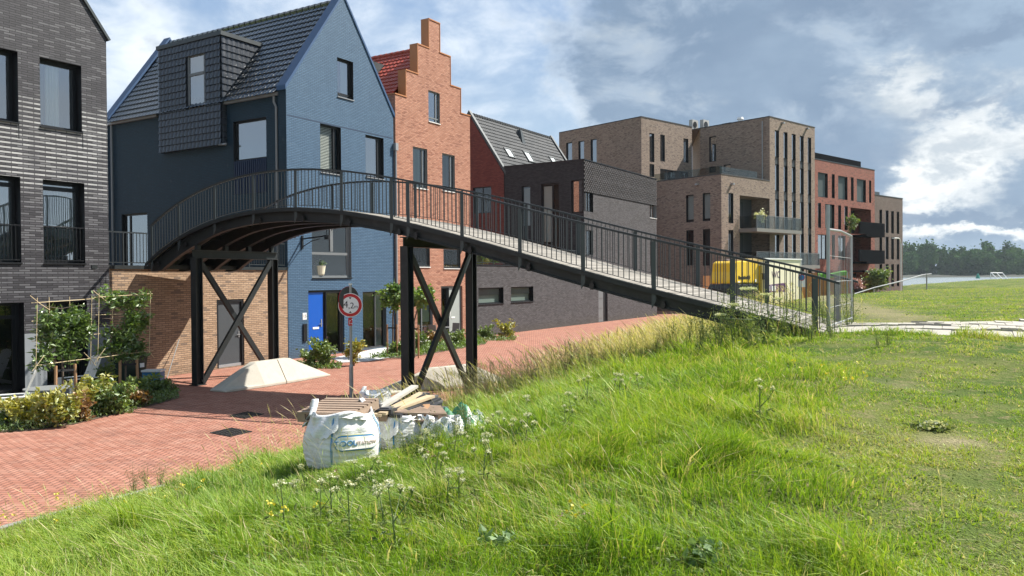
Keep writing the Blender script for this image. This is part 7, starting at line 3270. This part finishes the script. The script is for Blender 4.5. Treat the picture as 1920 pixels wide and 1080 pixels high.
def make_grass(name, n, y0, y1, rng, width, hs=1.0, ratio=.80, xmin=-7.0, keep=None, tall=False, segs=2):
    # more blades near the viewer's end of each band, thinning with distance
    g = rng.uniform(0, 1, n)
    y = y0 * (y1 / y0) ** g
    x = rng.uniform(-1, 1, n) * ratio * y
    s = sgn_dist(x, y)
    ok = (s > .02 + rng.uniform(-.12, .1, n)) & (x > xmin * 3)
    pdn = path_dist(x, y)
    ok &= (pdn < .16 * rng.uniform(-1.2, 1, n) + .06) | (rng.uniform(size=n) < .015)
    cx = (x - 5.6) * BA.x + (y - 14.75) * BA.y            # keep the bridge deck itself clear
    cw = (x - N0.x) * BC.x + (y - N0.y) * BC.y
    ct = (x - N0.x) * BA.x + (y - N0.y) * BA.y
    ok &= ~((cw > -.05) & (cw < BWD + .05) & (ct > T1 - 3.5) & (ct < T1 + .5))
    bp = on_ground(1790, 828)
    bare = np.exp(-(((x - bp.x) / .34) ** 2 + ((y - bp.y) / .22) ** 2))
    ok &= rng.uniform(size=n) > bare * 1.05
    track = np.exp(-((x - (8.2 + (y - 16) * .30)) / .9) ** 2) * sst(y, 15, 19) * (1 - sst(y, 40, 60))
    x, y, s, track = x[ok], y[ok], s[ok], track[ok]
    n = len(x)
    z = ground_z(x, y)
    short = region_short(x, y)
    straw, nz = straw_field(x, y, s)
    pt = patch(x, y)
    pt2 = patch(x, y, .45, 2.0)
    pt3 = patch(x, y, 2.6, 1.0)
    tus = np.clip((np.sin(x * 3.3 + 1.2 * np.sin(y * 2.1 + 3)) * np.sin(y * 2.9 + 1.4 * np.sin(x * 1.9 + 1)) - .45) * 2.2, 0, 1)
    h = (.11 + .10 * pt * (.5 + pt2) + .16 * tus) * (1 - short) + (.032 + .035 * pt3) * short
    h *= (1 - .55 * (1 - sst(s, .0, 1.8)))
    h = h * (1 + 1.1 * straw) * rng.uniform(.55, 1.35, n) * hs
    h *= 1 - .6 * track
    h *= np.clip(1 - .35 * (pt3 < .32), .3, 1)
    nx_, ny_ = -PD.normalized().y, PD.normalized().x
    dn = -((x - PATH_A.x) * nx_ + (y - PATH_A.y) * ny_)
    al = (x - PATH_A.x) * PD.normalized().x + (y - PATH_A.y) * PD.normalized().y
    h *= 1 + (1.4 + 1.2 * patch(x, y, 2.2, .5)) * np.exp(-((dn - .18) / .28) ** 2) * (al > -2) * (al < 14)
    bq = on_z(925, 722)
    h *= 1 - .75 * np.exp(-(((x - bq.x - .3) / 1.0) ** 2 + ((y - bq.y + 1.5) / 2.0) ** 2))
    for q_ in (g1, g2):
        h *= 1 - .6 * np.exp(-(((x - q_.x * .97) / .75) ** 2 + ((y - q_.y * .93) / 1.0) ** 2))
    h *= 1 - .45 * sst(-x - 1.5 + y * -.10, 1.0, 4.0) * (y < 14)
    tuft = .5 + .5 * np.sin(x * 7.3 + 2.1 * np.sin(y * 5.1)) * np.sin(y * 8.7 + 1.9 * np.sin(x * 6.3))
    h *= .62 + .62 * tuft
    big = np.clip(.5 + .6 * np.sin(x * .9 + 2.2 * np.sin(y * .5 + 1)) * np.sin(y * .8 + 1.4 * np.sin(x * .7)), 0, 1)
    tone = rng.uniform(0, .5, n) * (.65 + .5 * pt) + .14 * pt2 + .10 * tuft * rng.uniform(0, 1, n)
    tone = tone + short * (.08 + .24 * pt2 * rng.uniform(0, 1, n)) + .10 * sst(y, 20, 60)
    dry = rng.uniform(size=n) < (.06 + .20 * big ** 2 + .16 * short * (.4 + pt2) + .58 * straw + .22 * track + .10 * (1 - sst(s, 0, 2)))
    tone = np.where(dry, rng.uniform(.66, 1.0, n) ** (1 - .5 * straw), tone)
    th0 = math.pi + .3 + 1.5 * np.sin(x * 1.1 + 1.9 * np.sin(y * .7 + 2)) * np.cos(y * .9 + 1.1 * np.sin(x * .6)) + .9 * (tuft - .5)
    mag = .25 + .75 * (1 - short)
    lean_d = np.stack([np.cos(th0) * mag + rng.normal(size=n) * .85, np.sin(th0) * mag + rng.normal(size=n) * .85], 1)
    lean = rng.uniform(.15, .75, n) * (1 + .35 * short)
    w = width * rng.uniform(.5, 1.3, n) * (1 + 1.3 * (rng.uniform(size=n) < .10)) * (y / (y0 * y1) ** .5) ** .7
    ld = lean_d * (lean * h)[:, None]
    ang = rng.uniform(0, np.pi, n)
    sx_, sy_ = np.cos(ang) * w / 2, np.sin(ang) * w / 2
    b = np.stack([x, y, z - .02], 1)
    side = np.stack([sx_, sy_, np.zeros(n)], 1)
    mid = b + np.stack([ld[:, 0] * .30, ld[:, 1] * .30, h * .58], 1)
    tip = b + np.stack([ld[:, 0], ld[:, 1], h * (1 - .25 * np.minimum(lean, 1))], 1)
    v = np.stack([b - side, b + side, mid + side * .85, mid - side * .85, tip + side * .18, tip - side * .18], 1).reshape(-1, 3)
    i0 = np.arange(n)[:, None] * 6
    f = np.concatenate([i0 + np.array([0, 1, 2, 3]), i0 + np.array([3, 2, 4, 5])])
    o = np_mesh(name, v, f, M['grass'], None, False, {'tone': np.repeat(np.clip(tone, 0, 1), 6)})
    return tag(o, kind='stuff')


rg = np.random.default_rng(2024)
GK = 1.0
make_grass('grass', int(120000 * GK), 2.6, 6.5, rg, .0052, 1.0, .95)
make_grass('grass', int(230000 * GK), 6.0, 14, rg, .0068, 1.0, .85)
make_grass('grass', int(210000 * GK), 13, 32, rg, .014, 1.05, .82)
make_grass('grass', int(150000 * GK), 30, 118, rg, .030, 1.25, .80)


# tall flowering straw on the slope
def tall_straw(n, fld, hmin, hmax, name, seed, tone0=.74, w=.006):
    rng = np.random.default_rng(seed)
    y = rng.uniform(4, 40, n * 6)
    x = rng.uniform(-.8, .8, n * 6) * y
    s = sgn_dist(x, y)
    p = fld(x, y, s)
    ok = (rng.uniform(size=n * 6) < p) & (s > .1)
    ct = (x - N0.x) * BA.x + (y - N0.y) * BA.y
    cw = (x - N0.x) * BC.x + (y - N0.y) * BC.y
    ok &= ~((cw > -.1) & (cw < BWD + .1) & (ct > T1 - 5))
    x, y = x[ok][:n], y[ok][:n]
    n = len(x)
    z = ground_z(x, y)
    h = rng.uniform(hmin, hmax, n)
    bq = on_z(925, 722)
    h = h * (1 - .7 * np.exp(-(((x - bq.x - .3) / 1.0) ** 2 + ((y - bq.y + 1.5) / 2.0) ** 2)))
    dx, dy = (-.28 + rng.normal(size=n) * .22) * h, (rng.normal(size=n) * .2) * h
    w = w * (y / 15) ** .6
    ang = rng.uniform(0, np.pi, n)
    side = np.stack([np.cos(ang) * w / 2, np.sin(ang) * w / 2, np.zeros(n)], 1)
    b = np.stack([x, y, z], 1)
    m1 = b + np.stack([dx * .25, dy * .25, h * .55], 1)
    m2 = b + np.stack([dx * .6, dy * .6, h * .82], 1)
    tp = b + np.stack([dx, dy, h], 1)
    v = np.stack([b - side, b + side, m1 + side * .8, m1 - side * .8, m2 + side * .6, m2 - side * .6, m2 + side * 2.6 + (tp - m2) * .35, m2 - side * 2.6 + (tp - m2) * .35, tp + side * .3, tp - side * .3], 1).reshape(-1, 3)
    i0 = np.arange(n)[:, None] * 10
    f = np.concatenate([i0 + np.array([0, 1, 2, 3]), i0 + np.array([3, 2, 4, 5]), i0 + np.array([5, 4, 6, 7]), i0 + np.array([7, 6, 8, 9])])
    tone = np.clip(rng.uniform(tone0, 1, n), 0, 1)
    return tag(np_mesh(name, v, f, M['grass'], None, False, {'tone': np.repeat(tone, 10)}), kind='stuff')


tall_straw(23000, lambda x, y, s: straw_field(x, y, s)[0] ** 1.6 * (y > 12), .35, .95, 'dry_grass', 5)
tall_straw(5200, lambda x, y, s: .5 * (1 - region_short(x, y)) * patch(x, y) ** 2 * (y < 16), .25, .48, 'dry_grass', 6, .6, .0045)


tall_straw(420, lambda x, y, s: np.clip(np.exp(-(((x - g3.x * .95) / .7) ** 2 + ((y - g3.y * .95) / .8) ** 2)) * .8 + np.exp(-(((x - g2.x * .93) / .5) ** 2 + ((y - g2.y * .94) / .4) ** 2)) * .5, 0, 1), .3, .7, 'dry_grass', 14, .6, .005)
_c = Vector(PATH_A) - Vector((.7, .3))
tall_straw(1500, lambda x, y, s: np.clip(np.exp(-(((x - 6.9) / 1.1) ** 2 + ((y - 17.7) / .7) ** 2)) + np.exp(-(((x - 4.6) / 1.2) ** 2 + ((y - 14.2) / .5) ** 2)) * .8 + .5 * np.exp(-(((x - 5.9) / .5) ** 2 + ((y - 14.3) / .3) ** 2)), 0, 1) * (path_dist(x, y) < 0), .35, .85, 'dry_grass', 8, .62, .006)


# ------------------------------------------------------------------ weeds and flowers, each plant a thing
def umbel(seed, h=.75, r=.075, name='umbel_flower'):
    rng = np.random.default_rng(seed)
    th = thing(name, 'white umbel wildflower standing up out of the long grass', 'wildflower', (0, 0, 0), 0, 'white umbel flowers in the long grass')
    m = local_mb()
    hd = []
    bx, by = rng.uniform(-.06, .06, 2)
    m.tube([(0, 0, -.02), (bx * .4, by * .4, h * .5), (bx, by, h - .04)], [.006, .005, .003], 5)
    hd.append((bx, by, h, r))
    for k in range(int(rng.integers(1, 4))):
        a = rng.uniform(0, 6.28)
        q = rng.uniform(.06, .13)
        hz_ = h * rng.uniform(.72, .97)
        m.tube([(bx * .5, by * .5, h * rng.uniform(.4, .6)), (bx * .5 + q * math.cos(a) * .7, by * .5 + q * math.sin(a) * .7, hz_ - .08), (bx * .5 + q * math.cos(a), by * .5 + q * math.sin(a), hz_ - .03)], [.004, .003, .002], 4)
        hd.append((bx * .5 + q * math.cos(a), by * .5 + q * math.sin(a), hz_, r * rng.uniform(.5, .85)))
    for x, y, z, rr_ in hd:
        for k in range(9):
            a = k * .7
            m.tube([(x, y, z - .035), (x + rr_ * .7 * math.cos(a), y + rr_ * .7 * math.sin(a), z)], .0015, 3, cap=False)
    m.build('stem', M['stem'], th)
    P = []
    for x, y, z, rr_ in hd:
        n = int(90 * rr_ / .055)
        rr2 = np.sqrt(rng.uniform(0, 1, n)) * rr_
        a = rng.uniform(0, 6.28, n)
        P.append(np.stack([x + rr2 * np.cos(a), y + rr2 * np.sin(a), z + .01 - .018 * (rr2 / rr_) ** 2 + rng.normal(size=n) * .004], 1))
    P = np.concatenate(P)
    leaves('blossom', th, P, .013, M['petal_white'], rng.uniform(0, 1, len(P)), 1.1, .3, rng)
    n = 40
    P = np.stack([rng.normal(size=n) * .06, rng.normal(size=n) * .06, rng.uniform(.05, .45, n) * h], 1)
    leaves('foliage', th, P, .055, M['leaf_weed'], rng.uniform(0, 1, n), 3.0, .5, rng)
    return th


protos = [umbel(s, h, r) for s, h, r in ((1, .30, .040), (2, .38, .030), (3, .25, .046), (4, .34, .034))]
HEADS = [(668, 868), (640, 876), (600, 905), (560, 900), (540, 915), (700, 884), (722, 872), (742, 868), (655, 905), (690, 858), (762, 800), (790, 806), (800, 812), (815, 822), (812, 836),
         (823, 850), (836, 806), (850, 800), (872, 812), (878, 824), (905, 830), (925, 818), (945, 800), (960, 788), (985, 780), (1030, 770), (1060, 762), (985, 745), (1010, 740), (955, 735),
         (1075, 738), (1080, 720), (1100, 706), (1120, 692), (1180, 690), (1200, 702), (1148, 702), (1000, 795), (742, 905), (720, 918), (850, 870), (836, 884), (860, 878), (585, 930), (533, 902),
         (1140, 655), (1090, 668), (1072, 660), (572, 872), (555, 866), (1425, 714), (1160, 702), (918, 760), (935, 772), (905, 790), (650, 840), (622, 890), (705, 846)]
HEADS = [q for i_, q in enumerate(HEADS) if i_ % 3 != 1]
used = 0
rng = random.Random(31)
for i, (u, v) in enumerate(HEADS):
    k = i % 4
    h = (.30, .38, .25, .34)[k]
    sc = rng.uniform(.75, 1.2)
    p = on_ground_h(u, v, h * sc)
    if i < 4:
        o = protos[i]
        o.location = p
        o.rotation_euler = (0, 0, rng.uniform(0, 6))
        o.scale = (sc,) * 3
    else:
        dup(protos[k], p, rng.uniform(0, 6), scale=sc)


def weed(seed, h, w, name, label, cat, mat, n, leaf, head=None, group=None):
    rng = np.random.default_rng(seed)
    th = thing(name, label, cat, (0, 0, 0), 0, group)
    m = local_mb()
    P = []
    for k in range(6):
        a = rng.uniform(0, 6.28)
        q = rng.uniform(.2, 1) * w / 2
        hh = h * rng.uniform(.6, 1)
        tip_ = np.array([q * math.cos(a), q * math.sin(a), hh])
        m.tube([(tip_[0] * .1, tip_[1] * .1, -.03), (tip_[0] * .45, tip_[1] * .45, hh * .5), tuple(tip_)], [.007, .005, .002], 5)
        nk = n // 6
        t_ = rng.uniform(.12, 1, nk)
        P.append(np.stack([tip_[0] * t_, tip_[1] * t_, hh * t_], 1) + rng.normal(size=(nk, 3)) * .05)
    m.build('stem', M['stem'], th)
    P = np.concatenate(P)
    leaves('foliage', th, P, leaf, M[mat], rng.uniform(0, 1, len(P)), 3.4, .5, rng)
    return th


wp = [weed(1, 1.0, .75, 'tall_weed', 'tall leafy green weed growing among the grass of the dike', 'weed', 'leaf_weed', 620, .042, group='tall weeds on the dike'),
      weed(2, .75, .6, 'tall_weed', 'tall leafy green weed growing among the grass of the dike', 'weed', 'leaf_weed', 560, .036, group='tall weeds on the dike')]
WEEDS = [(1240, 640, 1.0), (1270, 632, 1.1), (1300, 645, 1.1), (1330, 625, 1.0), (1360, 640, 1.2), (1390, 635, 1.1), (1415, 648, 1.2), (1440, 640, 1.15), (1465, 640, 1.0), (1495, 632, .9), (1255, 655, .9), (1310, 665, .9),
         (1345, 660, 1.0), (1520, 640, .8), (1560, 635, .6), (1645, 650, .35), (1665, 648, .4), (1020, 720, .9), (985, 728, .8), (1050, 700, .8), (1095, 690, .8), (1140, 680, .7),
         (935, 735, .7), (880, 750, .7), (250, 925, .45), (275, 918, .5), (300, 912, .4), (1210, 640, .9), (1180, 655, .8), (1545, 615, 1.0), (1590, 612, .9), (1430, 625, 1.2), (905, 742, .8), (960, 722, .8), (1010, 708, .9), (1070, 700, .7), (1120, 672, .8), (1160, 668, .8), (1205, 655, .9), (1040, 730, .7), (1180, 690, .7), (1230, 668, .8), (975, 745, .6), (1400, 655, .9), (800, 842, .45), (826, 838, .5), (852, 830, .5), (780, 856, .4), (815, 852, .4), (875, 815, .6), (760, 858, .35), (1000, 730, .8), (1100, 700, .9), (1140, 690, .8), (1260, 660, 1.0), (1290, 655, 1.0), (1320, 650, 1.1), (1350, 648, 1.0), (1380, 650, 1.1), (1225, 650, 1.0), (1090, 712, .7), (945, 740, .9), (1060, 715, .9)]
for i, (u, v, sc) in enumerate(WEEDS):
    p = on_ground(u, v)
    if p.length > 60:
        continue
    if i < 2:
        o = wp[i]
        o.location = p
        o.scale = (sc,) * 3
    else:
        dup(wp[i % 2], p, rng.uniform(0, 6), scale=sc)
# brown seeding dock beside the posts
dk_ = weed(9, 1.0, .7, 'dock_plant', 'dark reddish-brown seeding dock beside the right bridge post', 'weed', 'leaf_rust', 420, .045, group='seeding docks')
p = on_ground(915, 738)
dk_.location = p
dup(dk_, on_ground(1262, 640), 1.0, 'dark reddish-brown seeding dock at the dry grass near the bridge beam', .8)
dup(dk_, on_ground(870, 748), 2.0, 'dark seeding dock between the bridge posts and the netting bag', .7)

# hogweed towering before the deck
p = on_ground(1440, 652)
hw_ = thing('hogweed', 'tall hogweed with flat pale umbels rising in front of the bridge railing', 'wildflower', p[:])
m = MB()
P = []
tops_px = [((1403, 541), .14), ((1375, 571), .10), ((1437, 552), .10), ((1350, 590), .09), ((1460, 560), .07)]
base = p + Vector((0, 0, -.02))
j1 = at_depth(1425, 600, p.y)
m.tube([base, base.lerp(j1, .5), j1], [.012, .01, .008], 6)
rngn = np.random.default_rng(55)
for (u, v), r_ in tops_px:
    q = at_depth(u, v, p.y + rngn.uniform(-.15, .1))
    m.tube([j1, j1.lerp(q, .5) + Vector((0, 0, -.03)), q - Vector((0, 0, .05))], [.007, .005, .004], 5)
    for k in range(12):
        a = k * .53
        m.tube([q - Vector((0, 0, .05)), q + Vector((r_ * .8 * math.cos(a), r_ * .8 * math.sin(a), 0))], .002, 3, cap=False)
    n = int(260 * r_ / .1)
    rr2 = np.sqrt(rngn.uniform(0, 1, n)) * r_
    a = rngn.uniform(0, 6.28, n)
    P.append(np.stack([q.x + rr2 * np.cos(a), q.y + rr2 * np.sin(a), q.z + rngn.normal(size=n) * .008], 1))
m.build('stem', M['stem'], hw_)
P = np.concatenate(P)
leaves('blossom', hw_, P, .022, M['petal_white'], rngn.uniform(0, 1, len(P)) * .6, 1.1, .3, rngn)
n = 130
t_ = rngn.uniform(0, 1, n)
Q = np.array(base)[None] + (np.array(j1) - np.array(base))[None] * t_[:, None] * 1.15 + rngn.normal(size=(n, 3)) * np.array([.14, .12, .05])
leaves('foliage', hw_, Q, .09, M['leaf_weed'], rngn.uniform(0, 1, n), 2.0, .2, rngn)

# pale flower tuft by the bare soil
p = on_ground(1752, 806)
ft = thing('flower_tuft', 'low tuft of pale cream flowers beside the bare soil patch', 'wildflower', p[:])
P, tn = clumps((p.x, p.y, p.z + .03), (.15, .11, .045), 12, 170, .2, rngn, .2)
leaves('flowers', ft, P, .03, M['petal_white'], tn, 1.2, .3, rngn)
P, tn = clumps((p.x, p.y, p.z + .02), (.22, .16, .04), 12, 300, .25, rngn, .2)
leaves('foliage', ft, P, .05, M['leaf_weed'], tn, 2, .3, rngn)

# broad pale leaves at the very front
for i, (u, v, lab) in enumerate(((1325, 1055, 'broad-leaved grey-green rosette at the bottom edge right of the middle'), (935, 1035, 'small broad-leaved rosette hidden in the front grass'))):
    p = on_ground(u, v)
    br_ = thing('leaf_rosette', lab, 'weed', p[:], 0, 'broad-leaved rosettes')
    n = 60 if i == 0 else 30
    P = np.stack([p.x + rngn.normal(size=n) * .05, p.y + rngn.normal(size=n) * .05, p.z + rngn.uniform(.03, .10, n)], 1)
    leaves('foliage', br_, P, .065, M['leaf_rosette'] if 'leaf_rosette' in M else M['leaf_weed'], rngn.uniform(.5, 1, n), 1.5, .35, rngn)

# low broad leaves between the blades: uncountable
rng2 = np.random.default_rng(71)
n = 32000
y = 2.8 * (26 / 2.8) ** rng2.uniform(0, 1, n)
x = rng2.uniform(-.9, .9, n) * y
s = sgn_dist(x, y)
cl = patch(x, y, 1.7, 3.0) * patch(x, y, .6, .4)
ok = (s > .1) & (rng2.uniform(size=n) < np.clip((cl - .18) * 2.2, 0, 1)) & (path_dist(x, y) < 0)
x, y = x[ok], y[ok]
ct = (x - N0.x) * BA.x + (y - N0.y) * BA.y
cw = (x - N0.x) * BC.x + (y - N0.y) * BC.y
k_ = ~((cw > -.05) & (cw < BWD + .05) & (ct > T1 - 3.5) & (ct < T1 + .5))
x, y = x[k_], y[k_]
sh_ = region_short(x, y)
z = ground_z(x, y) + rng2.uniform(.01, .14, len(x)) * (1 - .7 * sh_)
tag(leaves('ground_weeds', None, np.stack([x, y, z], 1), .032 * (y / 7) ** .4, M['leaf_weed'], rng2.uniform(0, 1, len(x)), 1.7, .3, rng2), kind='stuff')

# yellow and pink specks of small flowers: uncountable
def specks(name, mat, pts, n, size, hz0, hz1, seed):
    rng = np.random.default_rng(seed)
    P = []
    for (u, v, r_) in pts:
        c = on_ground(u, v)
        k = n
        xy = np.array([c.x, c.y]) + rng.normal(size=(k, 2)) * r_
        z = ground_z(xy[:, 0], xy[:, 1]) + rng.uniform(hz0, hz1, k)
        for a, b, c_ in zip(xy[:, 0], xy[:, 1], z):
            P.append(np.array([a, b, c_]) + rng.normal(size=(7, 3)) * size * .45)
    P = np.concatenate(P)
    return tag(leaves(name, None, P, size, M[mat], rng.uniform(0, 1, len(P)), 1.0, .3, rng), kind='stuff')


specks('yellow_flowers', 'petal_yellow', [(355, 915, .25), (425, 918, .2), (240, 1005, .2), (160, 985, .2), (20, 1005, .15), (340, 960, .15), (1560, 735, .25), (1590, 733, .15), (520, 1015, .15), (1068, 1035, .1), (85, 972, .15)],
       5, .022, .16, .3, 3)
specks('clover_flowers', 'petal_pink', [(1065, 1030, .08), (1050, 1040, .06), (620, 930, .1), (812, 895, .05)], 2, .016, .15, .25, 4)
# ================================================================== haze
mb = MB()
mb.box(-2500, 3600, -400, 3000, -1.1, 60)
hz = mb.build('haze', M['concrete'], uv=False)
hm = bpy.data.materials.new('haze_air')
hm.use_nodes = True
hm.node_tree.nodes.clear()
t = NT(hm.node_tree)
o_ = t.add('ShaderNodeOutputMaterial')
v_ = t.add('ShaderNodeVolumePrincipled')
v_.inputs['Color'].default_value = (.72, .84, .92, 1)
v_.inputs['Density'].default_value = .00014
v_.inputs['Anisotropy'].default_value = .3
t.l.new(v_.outputs[0], o_.inputs['Volume'])
hz.data.materials.clear()
hz.data.materials.append(hm)
tag(hz, kind='stuff')
